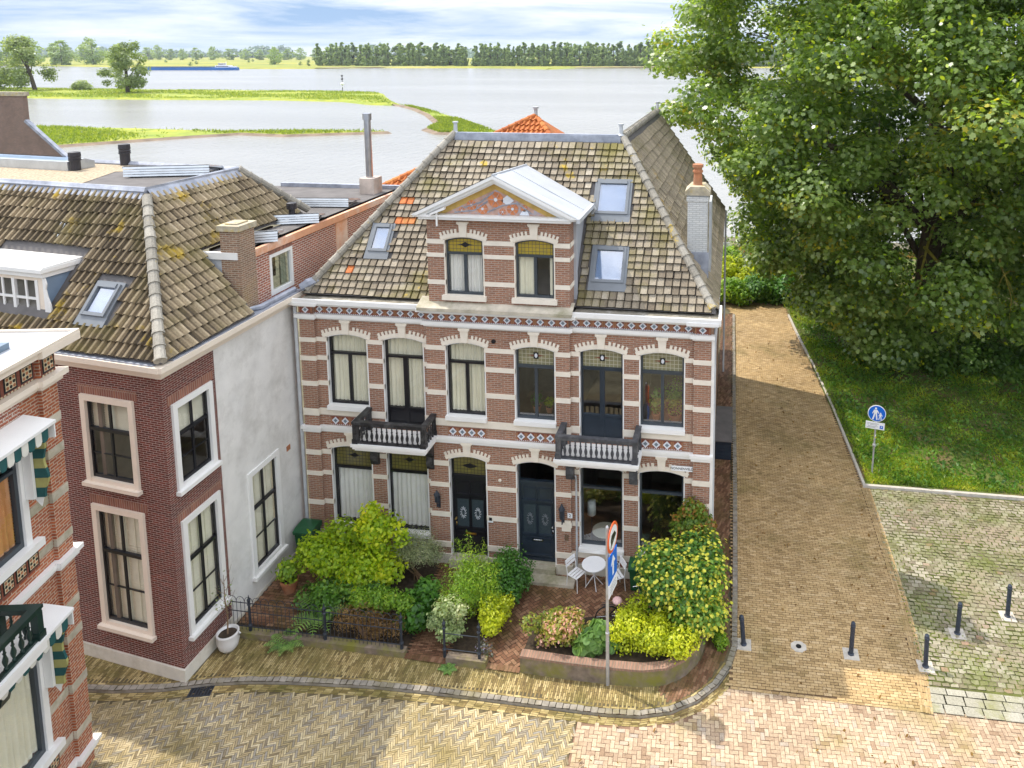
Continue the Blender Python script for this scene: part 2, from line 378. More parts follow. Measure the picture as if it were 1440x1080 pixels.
def leaf_mesh(name, v, k, r, mat):
    n = len(r); me = bpy.data.meshes.new(name)
    me.vertices.add(n * k); me.vertices.foreach_set('co', np.asarray(v, np.float32).ravel())
    me.loops.add(n * k); me.loops.foreach_set('vertex_index', np.arange(n * k, dtype=np.int32))
    me.polygons.add(n); me.polygons.foreach_set('loop_start', np.arange(0, n * k, k, dtype=np.int32))
    me.materials.append(M[mat])
    a = me.attributes.new('rnd', 'FLOAT', 'FACE'); a.data.foreach_set('value', np.clip(r, 0, 1).astype(np.float32))
    me.update(); me.validate(); return me

def foliage(name, blobs, n, size, mat, parent=None, shape=OVAL, flat=.4, seed=1, shell=.55, wob=.55, origin=(0, 0, 0), cvar=.55, hang=0.0, only_mesh=False):
    rng = np.random.default_rng(seed); B = np.array(blobs, float)
    w = (B[:, 3] * B[:, 4] * B[:, 5]) ** .67; w /= w.sum()
    ib = rng.choice(len(B), n, p=w)
    d = rng.normal(size=(n, 3)); d /= np.linalg.norm(d, axis=1, keepdims=True)
    f = shell + (1 - shell) * rng.random(n) ** .7
    f *= 1 + .12 * rng.normal(size=n)
    pos = B[ib, :3] + d * f[:, None] * B[ib, 3:6]
    nrm = d * (1 - flat) + np.array([0, 0, flat]) + wob * rng.normal(size=(n, 3)) * .6
    sz = size * (.65 + .7 * rng.random(n))
    cl = rng.random(len(B))
    r = cvar * rng.random(n) + (1 - cvar) * cl[ib]
    o0 = np.zeros(3) if parent is None else np.array(parent.location)
    if parent is None: o0 = np.array(origin, float)
    v, k = leaves_arrays(pos - o0, nrm, sz, shape, rng)
    me = leaf_mesh(name, v, k, r, mat)
    if only_mesh: return me
    o = bpy.data.objects.new(name, me); COL.objects.link(o)
    if parent is not None: o.parent = parent
    else: o.location = o0
    return o
# ------------------------------------------------------------------ building helpers (wall frame: x along the wall, y inward, z up)
class Op:
    def __init__(s, x0, x1, z0, zs, rise=0.0): s.x0, s.x1, s.z0, s.zs, s.rise = x0, x1, z0, zs, rise; s.zc = zs + rise; s.c = (x0 + x1) / 2
    def arc(s, off=0.0, n=10, x0=None, x1=None):
        a = (s.x1 - s.x0) / 2
        if s.rise < .01: return [(s.x0 - off, s.zs + off), (s.x1 + off, s.zs + off)]
        Rr = (a * a + s.rise * s.rise) / (2 * s.rise); zc = s.zc - Rr; th = math.asin(a / Rr)
        return [(s.c + (Rr + off) * math.sin(t), zc + (Rr + off) * math.cos(t)) for t in [-th + 2 * th * i / n for i in range(n + 1)]]
    def ring(s):
        a = (s.x1 - s.x0) / 2; Rr = (a * a + s.rise ** 2) / (2 * s.rise); return Rr, s.zc - Rr, math.asin(a / Rr)

def wall_grid(mb, x0, x1, z0, z1, y, ops, m=0, ret=0.0):
    ops = [o for o in ops if o.x1 > x0 and o.x0 < x1]
    xs = sorted({x0, x1, *[o.x0 for o in ops], *[o.x1 for o in ops]}); zs = sorted({z0, z1, *[min(max(o.z0, z0), z1) for o in ops], *[min(o.zc, z1) for o in ops]})
    for i in range(len(xs) - 1):
        for j in range(len(zs) - 1):
            cx = (xs[i] + xs[i + 1]) / 2; cz = (zs[j] + zs[j + 1]) / 2
            if any(o.x0 < cx < o.x1 and o.z0 < cz < o.zc for o in ops): continue
            mb.face([(xs[i], y, zs[j]), (xs[i + 1], y, zs[j]), (xs[i + 1], y, zs[j + 1]), (xs[i], y, zs[j + 1])], m)
    for o in ops:
        if o.rise > .01:
            A = o.arc(); n = len(A)
            for i in range(n - 1): mb.face([(A[i][0], y, A[i][1]), (A[i + 1][0], y, A[i + 1][1]), (A[i + 1][0], y, o.zc), (A[i][0], y, o.zc)], m)
    if ret:
        mb.face([(x0, y + ret, z0), (x0, y, z0), (x0, y, z1), (x0, y + ret, z1)], m)
        mb.face([(x1, y, z0), (x1, y + ret, z0), (x1, y + ret, z1), (x1, y, z1)], m)

def reveal(mb, o, y, d, m=0, lip=.035):
    # plastered reveal, with a slim painted margin standing 4 mm proud of the brick
    for x, sg in ((o.x0, 1), (o.x1, -1)):
        mb.box(min(x, x - sg * lip), max(x, x - sg * lip), y - .004, y + d, o.z0, o.zs, m)
    A = o.arc(); B = o.arc(lip)
    for i in range(len(A) - 1):
        mb.prism([A[i], A[i + 1], B[i + 1], B[i]], y - .004, y + d, m)

def bands(mb, segs, zr, ops, out=.022, m=0, skip_ext=.0):
    for z0, z1 in zr:
        for x0, x1, y in segs:
            cuts = sorted([(o.x0 - skip_ext, o.x1 + skip_ext) for o in ops if o.x1 > x0 and o.x0 < x1 and o.z0 < z1 - .01 and o.zc > z0 + .01])
            dz = .002 if y < -.05 else 0
            a = x0 - (out if y < -.05 else 0); e = x1 + (out if y < -.05 else 0)
            for c0, c1 in cuts:
                if c0 > a: mb.box(a, c0, y - out, y + .06, z0 - dz, z1 + dz, m)
                a = max(a, c1)
            if e > a: mb.box(a, e, y - out, y + .06, z0 - dz, z1 + dz, m)

def arch_hood(mb, o, y, m=0, out=.035):
    Rr, zc, th = o.ring(); t2 = th + .055 ; r0 = Rr + .036; r1 = Rr + .155; r2 = Rr + .265
    P = lambda r, t: (o.c + r * math.sin(t), zc + r * math.cos(t))
    n = 14
    for i in range(n):
        a = -t2 + 2 * t2 * i / n; b = -t2 + 2 * t2 * (i + 1) / n
        mb.prism([P(r0, a), P(r0, b), P(r1, b), P(r1, a)], y - out, y + .05, m)
    nt = 13
    for i in range(nt):
        t = -t2 + (i + .5) * 2 * t2 / nt
        if abs(t) < .07: continue
        w = t2 / nt * .56
        mb.prism([P(r1 - .01, t - w), P(r1 - .01, t + w), P(r2, t + w), P(r2, t - w)], y - out + .002, y + .04, m)
    k = zc + r0 - .002
    mb.prism([(o.c - .10, k), (o.c + .10, k), (o.c + .125, k + .36), (o.c - .125, k + .36)], y - .065, y + .04, m)
    mb.prism([(o.c - .125, k + .36), (o.c + .125, k + .36), (o.c + .175, k + .40), (o.c + .175, k + .45), (o.c - .175, k + .45), (o.c - .175, k + .40)], y - .095, y + .04, m)

def curtain(parent, F, x0, x1, z0, z1, y, mat='curtain', folds=9, amp=.035, gap=None, seed=0):
    rg = random.Random(seed); mb = MB(); mb.xf = F
    spans = [(x0, x1)] if gap is None else [(x0, gap[0]), (gap[1], x1)]
    for a, b in spans:
        n = max(8, int(folds * 8 * (b - a) / (x1 - x0))); ph = rg.random() * 6; zz = [z0, z0 + (z1 - z0) * .5, z1]
        rows = []
        for z in zz:
            k = .6 if z == z1 else 1.0
            rows.append([mb.pt((a + (b - a) * i / n, y + k * amp * math.sin(ph + i * 2 * PI / 8 + .7 * math.sin(i * .37 + z)), z)) for i in range(n + 1)])
        for j in range(2):
            for i in range(n): mb.idx((rows[j][i], rows[j][i + 1], rows[j + 1][i + 1], rows[j + 1][i]))
    return mb.build('curtain', mat, parent, smooth=True)

def sash(parent, F, o, y, zr=None, mull=True, mat='black_paint', top='glass', bot='glass', fw=.055, panel=None, bars=(), hbars=(), name='window', fd=.09, curt=None, rail=.07, tophb=False, seed=0, motif=None):
    """frame mesh with pane children; y = depth of the frame's outer face"""
    mb = MB(); mb.xf = F
    x0, x1, z0, zs = o.x0 + .002, o.x1 - .002, o.z0 + .002, o.zs
    mb.box(x0, x0 + fw, y, y + fd, z0, zs); mb.box(x1 - fw, x1, y, y + fd, z0, zs); mb.box(x0 + fw, x1 - fw, y, y + fd, z0, z0 + fw * 1.3)
    A = o.arc(-.002); B = o.arc(-fw)
    if o.rise < .01: mb.box(x0 + fw, x1 - fw, y, y + fd, zs - fw, zs - .002)
    else:
        for i in range(len(A) - 1): mb.prism([B[i], B[i + 1], A[i + 1], A[i]], y + .001, y + fd, 0)
    if zr: mb.box(x0 + fw, x1 - fw, y - .02, y + fd, zr - rail / 2, zr + rail / 2)
    zt = (zr - rail / 2) if zr else zs - fw
    zb = z0 + fw * 1.3
    if panel:
        mb.box(x0 + fw, x1 - fw, y + .03, y + fd - .01, zb, panel - .03); mb.box(x0 + fw, x1 - fw, y + .005, y + fd, panel - .03, panel + .03)
        zb2 = panel + .03
        for k in range(2):
            a = x0 + fw + .05 + k * (x1 - x0) / 2 - (0 if k == 0 else .03); b = a + (x1 - x0) / 2 - fw - .09
            mb.box(a, b, y + .018, y + .04, zb + .06, panel - .09)
    else: zb2 = zb
    if mull:
        w = .045 if not panel else .075
        mb.box(o.c - w, o.c + w, y + .004, y + fd - .004, zb, zt)
    for b in bars: mb.box(b - .018, b + .018, y + .012, y + fd - .02, zb2, (zt if not tophb else zs - fw))
    for h in hbars: mb.box(x0 + fw, x1 - fw, y + .014, y + fd - .02, h - .014, h + .014)
    w = mb.build(name, mat, parent)
    p = MB(); p.xf = F; p.face([(x0 + fw, y + .05, zb2), (x1 - fw, y + .05, zb2), (x1 - fw, y + .05, zt), (x0 + fw, y + .05, zt)]); p.build('pane', bot, w)
    if zr:
        p = MB(); p.xf = F; q = [(x, y + .05, z) for x, z in o.arc(-fw + .01)] if o.rise > .01 else [(x0 + fw, y + .05, zs - fw), (x1 - fw, y + .05, zs - fw)]
        p.face([(x1 - fw, y + .05, zr + rail / 2), (x0 + fw, y + .05, zr + rail / 2)] + q)
        p.build('top_light', top, w)
    if motif:
        p = MB(); p.xf = F; zc = zr + (o.zc - zr) * .5; c = o.c; yy = y + .043
        p.prism([(c - .26, zc), (c, zc - .035), (c + .26, zc), (c, zc + .035)], yy, yy + .004, 1)
        if motif == 2:
            p.prism([(c - .075, zc - .10), (c + .075, zc - .10), (c + .075, zc + .10), (c - .075, zc + .10)], yy - .004, yy - .001, 0)
            p.prism([(c + .045 * math.sin(t), zc + .07 * math.cos(t)) for t in [i * PI / 5 for i in range(10)]], yy - .008, yy - .005, 2)
        else:
            p.prism([(c - .15, zc), (c, zc - .085), (c + .15, zc), (c, zc + .085)], yy - .004, yy - .001, 0)
        p.build('leaded_motif', ['sign_black', 'tile_rust' if motif == 2 else 'grey_frame', 'tile_white'], w)
    if curt: curtain(w, F, x0 + .03, x1 - .03, zb2 - .02, o.zc - .03 if curt.get('full', 1) else zt + .02, y + .13, curt.get('mat', 'curtain'), curt.get('folds', 9), gap=curt.get('gap'), seed=seed)
    return w

def tile_field(mb, F, u0f, u1f, L, tw, th, kind='flat', rr=None, skip=None, hot=None):
    """courses of individual tiles on a sloping frame: x along the eave, y up the slope, z off the roof; u0f/u1f give the span at height v"""
    mb.xf = F
    nv = int(L / th)
    prof = [(0, -.012), (.07, -.010), (.12, .016), (.78, .014), (.90, .034), (.96, .02), (1.0, -.012)] if kind == 'flat' else [(0, .0), (.2, -.006), (.42, .012), (.58, .062), (.72, .085), (.86, .062), (1.0, .0)]
    lift = .05 if kind == 'flat' else .055
    for j in range(nv):
        v = j * th; a = u0f(v + th / 2); b = u1f(v + th / 2); i0 = math.ceil(a / tw - .5); i1 = int(b / tw + .5)
        for i in range(i0, i1):
            u = i * tw + (rnd.random() - .5) * .014 + .02 * math.sin(j * 2.1); vc = v + (rnd.random() - .5) * .022 + .012 * math.sin(i * .35 + j)
            if skip and skip(u + tw / 2, v + th / 2): continue
            r = (.32 + rnd.random() * .61) if not (hot and hot(u + tw / 2, v + th / 2)) else 1.0
            mm = 1 if r == 1.0 else 0
            l2 = lift + rnd.random() * .014; top = vc + th + .02
            lo = [mb.pt((u + tw * x, vc, z + l2)) for x, z in prof]; hi = [mb.pt((u + tw * x, top, z)) for x, z in prof]
            bt = [mb.pt((u + tw * x, vc + .004, z + l2 - .055)) for x, z in prof]
            for k in range(len(prof) - 1):  # pans, gaps and lips tinted darker: dirt plus rib shade put into the colour
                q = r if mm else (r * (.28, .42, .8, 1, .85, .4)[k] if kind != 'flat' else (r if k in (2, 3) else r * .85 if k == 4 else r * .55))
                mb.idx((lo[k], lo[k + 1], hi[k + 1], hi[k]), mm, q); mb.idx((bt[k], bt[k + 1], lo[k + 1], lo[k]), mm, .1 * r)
    mb.xf = None

def ridge_caps(mb, p0, p1, r=.13, ln=.36, m=0):
    p0 = Vector(p0); p1 = Vector(p1); d = p1 - p0; n = max(1, int(d.length / ln)); d.normalize()
    for i in range(n):
        a = p0 + d * (i * ln - .02); b = p0 + d * (i * ln + ln + .03)
        mb.tube([a, a + d * .05, a + d * .06, b], [r * 1.14, r * 1.14, r * 1.02, r * .93], 10, m)

def slope_frame(eave, along, up):
    along = Vector(along).normalized(); up = Vector(up); up = (up - along * up.dot(along)).normalized()
    return frame(eave, along, up)

def roof_window(parent, F, u0, u1, v0, v1, glass='sky_glass', blind=False, h=.09):
    mb = MB(); mb.xf = F; w = .09
    mb.box(u0, u0 + w, v0, v1, -.02, h); mb.box(u1 - w, u1, v0, v1, -.02, h); mb.box(u0 + w, u1 - w, v0, v0 + w, -.02, h - .004); mb.box(u0 + w, u1 - w, v1 - w * 1.3, v1, -.02, h + .03)
    mb.box(u0 - .09, u1 + .09, v0 - .26, v0, -.01, .055); mb.box(u0 - .08, u0, v0, v1 + .06, -.01, .06); mb.box(u1, u1 + .08, v0, v1 + .06, -.01, .06); mb.box(u0, u1, v1, v1 + .07, -.01, .06)
    o = mb.build('roof_window', 'skylight_frame', parent)
    p = MB(); p.xf = F; p.box(u0 + w, u1 - w, v0 + w, v1 - w, .02, .06); p.build('pane', glass, o)
    if blind:
        p = MB(); p.xf = F; p.box(u0 + w, u1 - w, v0 + w, v1 - w, -.02, .012); p.build('blind', 'sign_white', o)
    return o

def text_mesh(txt, size, F, mat, parent, name='lettering', align='CENTER', ext=.004):
    cu = bpy.data.curves.new(name, 'FONT'); cu.body = txt; cu.size = size; cu.align_x = align; cu.align_y = 'CENTER'; cu.extrude = ext
    tmp = bpy.data.objects.new(name, cu); COL.objects.link(tmp)
    me = bpy.data.meshes.new_from_object(tmp.evaluated_get(bpy.context.evaluated_depsgraph_get()))
    bpy.data.objects.remove(tmp)
    o0 = Vector((0, 0, 0)); q = parent
    while q is not None: o0 = o0 + q.location; q = q.parent
    me.transform(Matrix.Translation(-o0) @ F @ Matrix.Rotation(PI / 2, 4, 'X'))   # text plane faces the wall frame's outside
    me.materials.clear(); me.materials.append(M[mat])
    o = bpy.data.objects.new(name, me); COL.objects.link(o); o.parent = parent; return o

def baluster_prof(h): return [(.035, 0), (.035, .1 * h), (.02, .13 * h), (.045, .3 * h), (.05, .4 * h), (.02, .62 * h), (.034, .68 * h), (.02, .74 * h), (.022, .9 * h), (.035, .93 * h), (.035, h)]

def balcony(parent, F, x0, x1, d, zs0, zs1, zr, mat, gap=.155, slab_mat='white_paint'):
    mb = MB(); mb.xf = F
    mb.box(x0 - .04, x1 + .04, -d - .04, 0, zs1 - .09, zs1); mb.box(x0 + .0, x1 - .0, -d + .0, 0, zs0 + .06, zs1 - .092); mb.box(x0 + .05, x1 - .05, -d + .05, 0, zs0, zs0 + .058)
    b = mb.build('balcony', slab_mat, parent)
    r = MB(); r.xf = F; t = .085
    r.box(x0, x1, -d, -d + 2 * t, zr - .07, zr); r.box(x0 + .02, x1 - .02, -d + .02, -d + 2 * t - .02, zr - .12, zr - .07)
    for x in (x0, x1 - 2 * t): r.box(x, x + 2 * t, -d + 2 * t, -.01, zr - .07, zr - .002); r.box(x + .02, x + 2 * t - .02, -d + 2 * t, -.01, zr - .12, zr - .07)
    r.box(x0 + .03, x1 - .03, -d + .03, -d + .14, zs1, zs1 + .05)
    r.build('handrail', mat, b)
    for x, y in ((x0 + .015, -d + .015), (x1 - .155, -d + .015), (x0 + .015, -.15), (x1 - .155, -.15)):
        p = MB(); p.xf = F; p.box(x - .02, x + .16, y - .02, y + .16, zs1 + .001, zs1 + .14); p.box(x, x + .14, y, y + .14, zs1 + .14, zr - .12); p.build('newel_post', mat, b)
    n = int((x1 - x0 - .34) / gap); h = zr - .12 - zs1 - .05
    for i in range(n):
        p = MB(); p.xf = F; p.lathe(baluster_prof(h), (x0 + .2 + (i + .5) * (x1 - x0 - .4) / n, -d + .085, zs1 + .05), 8); p.build('baluster', mat, b, smooth=True)
    m = int((d - .34) / gap)
    for x in (x0 + .085, x1 - .085):
        for i in range(m):
            p = MB(); p.xf = F; p.lathe(baluster_prof(h + .05), (x, -d + .2 + (i + .5) * (d - .38) / m, zs1), 8); p.build('baluster', mat, b, smooth=True)
    for x in (x0 + .12, x1 - .36):
        p = MB(); p.xf = F
        p.prism([(-.001, zs0 - .95), (-.14, zs0 - .9), (-.2, zs0 - .7), (-.17, zs0 - .5), (-.3, zs0 - .3), (-.62, zs0 - .12), (-.62, zs0 - .001), (-.001, zs0 - .001)], x, x + .24, 0, 'x')
        p.build('bracket', mat, b)
    return b

def diamonds(mb, x0, x1, z0, z1, y, n=None):
    # glazed tile strip: rust ground, amber uprights, white lozenges with a blue heart; pattern layers 3 mm apart
    h = z1 - z0; n = n or max(1, round((x1 - x0) / .33)); w = (x1 - x0) / n
    mb.box(x0, x1, y, y + .05, z0, z1, 0)
    for i in range(n):
        c = x0 + (i + .5) * w; cz = (z0 + z1) / 2; a = min(h * .46, w * .42)
        mb.box(c - w * .5 + .004, c - w * .5 + .05, y - .004, y, z0 + .02, z1 - .02, 1)
        mb.box(c + w * .5 - .05, c + w * .5 - .004, y - .004, y, z0 + .02, z1 - .02, 1)
        mb.prism([(c - a, cz), (c, cz - a), (c + a, cz), (c, cz + a)], y - .007, y, 2)
        b = a * .52
        mb.prism([(c - b, cz), (c, cz - b), (c + b, cz), (c, cz + b)], y - .011, y - .007, 3)
    for k in range(int((x1 - x0) / .066)):
        mb.box(x0 + .01 + k * .066, x0 + .042 + k * .066, y - .004, y, z0, z0 + .018, 2)
TILES = ['tile_rust', 'tile_amber', 'tile_white', 'tile_blue']

# ------------------------------------------------------------------ the double brick house
H0 = (6.35, 0, 0)
house = thing('townhouse', H0, 'double brown brick house with cream bands, two balconies, pediment dormer and mossy grey tiled roof', 'house')
I4 = Matrix.Identity(4)
SEG = [(0, .48, -.1), (.48, 4.13, 0), (4.13, 8.56, -.12), (8.56, 12.22, 0), (12.22, 12.7, -.1)]
R1, RS = .115, 7.125
W1 = [Op(.83, 2.13, 4.93, RS, R1), Op(2.68, 3.96, 4.36, RS, R1), Op(4.75, 5.95, 4.93, RS, R1), Op(6.90, 8.10, 4.93, RS, R1), Op(8.85, 10.13, 4.36, RS, R1), Op(10.65, 11.93, 4.93, RS, R1)]
GS = 3.46
W0 = [Op(.80, 2.13, .92, GS, R1), Op(2.66, 3.97, .86, GS, R1), Op(4.75, 5.91, .28, GS + .03, R1), Op(6.89, 8.06, .28, GS + .03, R1), Op(8.83, 10.12, .92, GS, R1), Op(10.63, 11.95, .92, GS, R1)]
OPS = W1 + W0
def yof(o): return next(y for a, b, y in SEG if a <= o.c <= b)
mb = MB()
for a, b, y in SEG: wall_grid(mb, a, b, 0, 8.2, y, OPS, 0, .13 if y < 0 else 0)
mb.face([(12.68, .03, 0), (12.68, 15.5, 0), (12.68, 15.5, 8.4), (12.68, .03, 8.4)]); mb.face([(.02, 9, 0), (.02, .03, 0), (.02, .03, 8.4), (.02, 9, 8.4)])
mb.face([(12.68, 15.5, 0), (6, 15.5, 0), (6, 15.5, 8.4), (12.68, 15.5, 8.4)]); mb.face([(12.72, 15.5, 8.3), (6.4, 15.5, 8.3), (9.55, 15.5, 12.95)])
mb.build('brick_wall', 'house_brick', house)
for o in OPS: mb = MB(); reveal(mb, o, yof(o), .16); mb.build('window_reveal', 'white_paint', house)
for zr in [(6.99, 7.13), (6.39, 6.53), (5.56, 5.71), (4.59, 4.80), (3.27, 3.42), (2.57, 2.71), (1.58, 1.73), (.56, .74)]:
    mb = MB(); bands(mb, SEG, [zr], OPS); mb.build('stone_band', 'cream_stone', house)
mb = MB()
for z0, z1, out in ((4.05, 4.15, .06), (4.15, 4.24, .10)): bands(mb, SEG, [(z0, z1)], [], out)
mb.build('belt_course', 'white_paint', house)
mb = MB(); bands(mb, SEG, [(0, .34)], [Op(o.x0 - .002, o.x1 + .002, 0, 1) for o in W0[2:4]], .05); mb.build('plinth', 'plinth_paint', house)
for o in OPS:
    mb = MB(); arch_hood(mb, o, yof(o)); mb.build('window_hood', 'cream_stone', house)
for o in OPS:      # soldier-brick arches round the hoods
    mb = MB()
    Rr, zc, th = o.ring(); t2 = th + .05; y = yof(o)
    for i in range(22):
        t = -t2 + (i + .5) * 2 * t2 / 22; w = t2 / 22 * .86
        if abs(t) < .1: continue
        P = lambda r, t: (o.c + r * math.sin(t), zc + r * math.cos(t))
        mb.prism([P(Rr + .15, t - w), P(Rr + .15, t + w), P(Rr + .40, t + w), P(Rr + .40, t - w)], y - .006, y + .02)
    mb.build('brick_arch', 'house_brick', house)
for o in [W1[0], W1[2], W1[3], W1[5], W0[0], W0[1], W0[4], W0[5]]:
    mb = MB(); y = yof(o); mb.box(o.x0 - .05, o.x1 + .05, y - .11, y + .16, o.z0 - .13, o.z0 + .001); mb.build('window_sill', 'white_paint', house)
for o in (W1[0], W1[2], W1[3], W1[5]): mb = MB(); diamonds(mb, o.x0 + .0, o.x1 - .0, 4.28, 4.55, yof(o) - .015); mb.build('tile_panel', TILES, house)
for o in (W0[0], W0[1], W0[4], W0[5]): mb = MB(); diamonds(mb, o.x0, o.x1, .37, .55, yof(o) - .015, 4); mb.build('tile_panel', TILES, house)
mb = MB()
for a, b, y in SEG: diamonds(mb, a + .01, b - .01, 7.915, 8.16, y - .035, 1 if b - a < 1 else None)
mb.build('frieze', TILES, house)
mb = MB()
bands(mb, SEG, [(7.73, 7.79)], [], .05); bands(mb, SEG, [(7.79, 7.90)], [], .11); bands(mb, SEG, [(8.16, 8.22)], [], .12); bands(mb, SEG, [(8.22, 8.31)], [], .22)
mb.box(-.12, 4.0, -.30, -.22, 8.28, 8.42); mb.box(8.69, 12.98, -.30, -.22, 8.28, 8.42); mb.box(12.90, 12.98, -.22, 1.0, 8.2, 8.42)
mb.build('cornice', 'white_paint', house)
mb = MB(); mb.box(4.0, 8.69, -.45, -.25, 8.31, 8.40); mb.face([(3.98, -.43, 8.402), (8.71, -.43, 8.402), (8.71, .05, 8.60), (3.98, .05, 8.60)]); mb.box(4.0, 8.69, -.25, .0, 8.31, 8.34); mb.build('stone_ledge', 'weathered_stone', house)
for bx in ((-.1, 4.0, -.22, .35, 8.30, 8.345), (8.69, 12.9, -.22, .35, 8.30, 8.345), (12.68, 12.9, .351, 15.4, 8.25, 8.30)): mb = MB(); mb.box(*bx); mb.build('gutter', 'gutter_dirt', house)
mb = MB(); mb.box(12.84, 12.898, 1.0, 15.39, 8.302, 8.38); mb.build('gutter_rim', 'zinc', house)
# windows: left house with curtains, right house with leaded top lights
FD = .13
C9 = dict(mat='curtain_warm', folds=9)
sash(house, I4, W1[0], yof(W1[0]) + FD, 6.59, curt=C9, seed=1)
sash(house, I4, W1[1], yof(W1[1]) + FD, 6.59, panel=4.90, curt=C9, seed=2)
sash(house, I4, W1[2], yof(W1[2]) + FD, 6.59, curt=C9, seed=3)
for k in (3, 4, 5): sash(house, I4, W1[k], yof(W1[k]) + FD, 6.59, mat='grey_frame' if k != 4 else 'navy_paint', top='stained_pale', bot='mirror_glass', panel=5.12 if k == 4 else None, motif=2, rail=.09)
CG = dict(mat='curtain', folds=8, full=0)
sash(house, I4, W0[0], FD, 2.80, mull=False, top='stained_olive', curt=CG, motif=1, seed=4)
sash(house, I4, W0[1], FD, 2.80, mull=False, top='stained_olive', curt=CG, motif=1, seed=5)
for k in (4, 5): sash(house, I4, W0[k], FD, 2.80, mull=False, mat='grey_frame', top='mirror_glass', bot='mirror_glass')

def front_door(o, mat, top, motif, brassmat, hinge):
    y = -.12 + .14; x0, x1 = o.x0 + .004, o.x1 - .004; zt = 2.85
    mb = MB(); f = .05
    mb.box(x0, x0 + f, y, y + .1, .284, o.zs); mb.box(x1 - f, x1, y, y + .1, .284, o.zs); mb.box(x0 + f, x1 - f, y - .03, y + .1, zt, zt + .08)
    A = o.arc(-.004); B = o.arc(-f)
    for i in range(len(A) - 1): mb.prism([B[i], B[i + 1], A[i + 1], A[i]], y + .002, y + .1)
    a, b = x0 + f + .004, x1 - f - .004; c = (a + b) / 2
    mb.box(a, b, y + .03, y + .08, .30, zt - .004)
    for u0, u1 in ((a + .1, c - .05), (c + .05, b - .1)):
        for z0, z1 in ((1.20, 2.12), (2.30, 2.66)):
            mb.box(u0 - .02, u1 + .02, y + .005, y + .03, z1, z1 + .03); mb.box(u0 - .02, u0, y + .005, y + .03, z0, z1); mb.box(u1, u1 + .02, y + .005, y + .03, z0, z1)
            mb.box(u0 - .06, u1 + .06, y - .025, y + .03, z0 - .06, z0)
    mb.box(a + .06, b - .06, y - .01, y + .03, 1.02, 1.06); mb.box(a + .1, b - .1, y + .01, y + .03, .60, .9); mb.box(a + .08, b - .08, y - .02, y + .03, .44, .50); mb.box(a, b, y - .01, y + .03, .30, .37)
    d = mb.build('front_door', mat, house)
    p = MB()
    for u0, u1 in ((a + .1, c - .05), (c + .05, b - .1)):
        p.box(u0, u1, y + .012, y + .026, 1.20, 2.12); cx = (u0 + u1) / 2
        for i in range(12):
            t = i * PI / 6; p.tube([(cx + .05 * math.cos(t), y + .01, 1.66 + .1 * math.sin(t)), (cx + .105 * math.cos(t + .5), y + .01, 1.66 + .2 * math.sin(t + .5))], .012, 5, 1)
    p.build('grille', ['door_relief', 'zinc' if mat == 'black_paint' else 'skylight_frame'], d)
    p = MB(); p.box(c - .17, c + .17, y - .01, y + .03, .94, 1.01); p.box(c - .13, c + .13, y - .02, y - .01, .965, .985); p.build('letter_flap', brassmat, d)
    p = MB(); hx = a + .05 if hinge == 'l' else b - .05; p.lathe([(.035, 0), (.03, .03), (.012, .045), (.02, .07), (.03, .09), (.015, .1)], (0, 0, 0), 10)
    mm = Matrix.Translation((hx, y + .03, 1.45)) @ Matrix.Rotation(PI / 2, 4, 'X')
    p.v = [mm @ q for q in p.v]; p.box(hx - .02, hx + .02, y + .02, y + .03, 1.2, 1.32); p.build('handle', brassmat, d, smooth=True)
    p = MB(); p.face([(x1 - f, y + .06, zt + .08), (x0 + f, y + .06, zt + .08)] + [(x, y + .06, z) for x, z in o.arc(-f + .01)]); p.build('top_light', top, d)
    if motif:
        p = MB(); zc = 3.2; p.prism([(o.c - .25, zc), (o.c, zc - .09), (o.c + .25, zc), (o.c, zc + .09)], y + .05, y + .055); p.build('leaded_motif', 'sign_black', d)
    return d
front_door(W0[2], 'black_paint', 'stained_olive', True, 'brass', 'l')
front_door(W0[3], 'navy_paint', 'glass', False, 'chrome', 'r')
for o in W0[2:4]: mb = MB(); mb.box(o.x0 - .03, o.x1 + .03, -.34, .1, .0, .275); mb.build('door_step', 'weathered_stone', house)
mb = MB(); mb.box(6.9, 8.75, -.72, -.342, .0, .12); mb.build('stone_slab', 'weathered_stone', house)
# inside: rooms as a plain shell so the glass looks into depth
mb = MB()
mb.box(.1, 12.6, .3, 5.0, 4.10, 4.30, 1); mb.box(.1, 12.6, .3, 5.0, 8.0, 8.15); mb.box(.1, 12.6, 5.0, 5.1, 0, 8); mb.box(.1, 12.6, .3, 5, 0.02, .15, 1)
for x in (.05, 2.42, 4.3, 6.35, 8.4, 10.4, 12.58): mb.box(x, x + .06, .32, 5, .15, 8.0)
mb.build('interior_wall', ['interior', 'wood_floor'], house)
# roof
def slope_pts(pts): return pts
E0 = (-.02, .25, 8.42); UPF = Vector((0, 3.6, 4.68)); LF = UPF.length
mb = MB()
mb.face([(-.02, .25, 8.40), (12.82, .25, 8.40), (9.55, 3.85, 13.07), (3.7, 3.85, 13.07)]); mb.face([(-.02, 7.45, 8.40), (-.02, .25, 8.40), (3.7, 3.85, 13.07)])
mb.face([(12.82, .25, 8.40), (12.82, 15.5, 8.40), (9.55, 15.5, 13.07), (9.55, 3.85, 13.07)]); mb.face([(9.55, 15.5, 13.07), (6.3, 15.5, 8.4), (6.3, 7.1, 8.4), (9.55, 3.85, 13.07)])
mb.face([(3.7, 3.85, 13.07), (9.55, 3.85, 13.07), (6.3, 7.45, 8.4), (-.02, 7.45, 8.4)])
roof = mb.build('roof', 'roof_felt', house)
FF = slope_frame((0, .25, 8.42), (1, 0, 0), UPF)
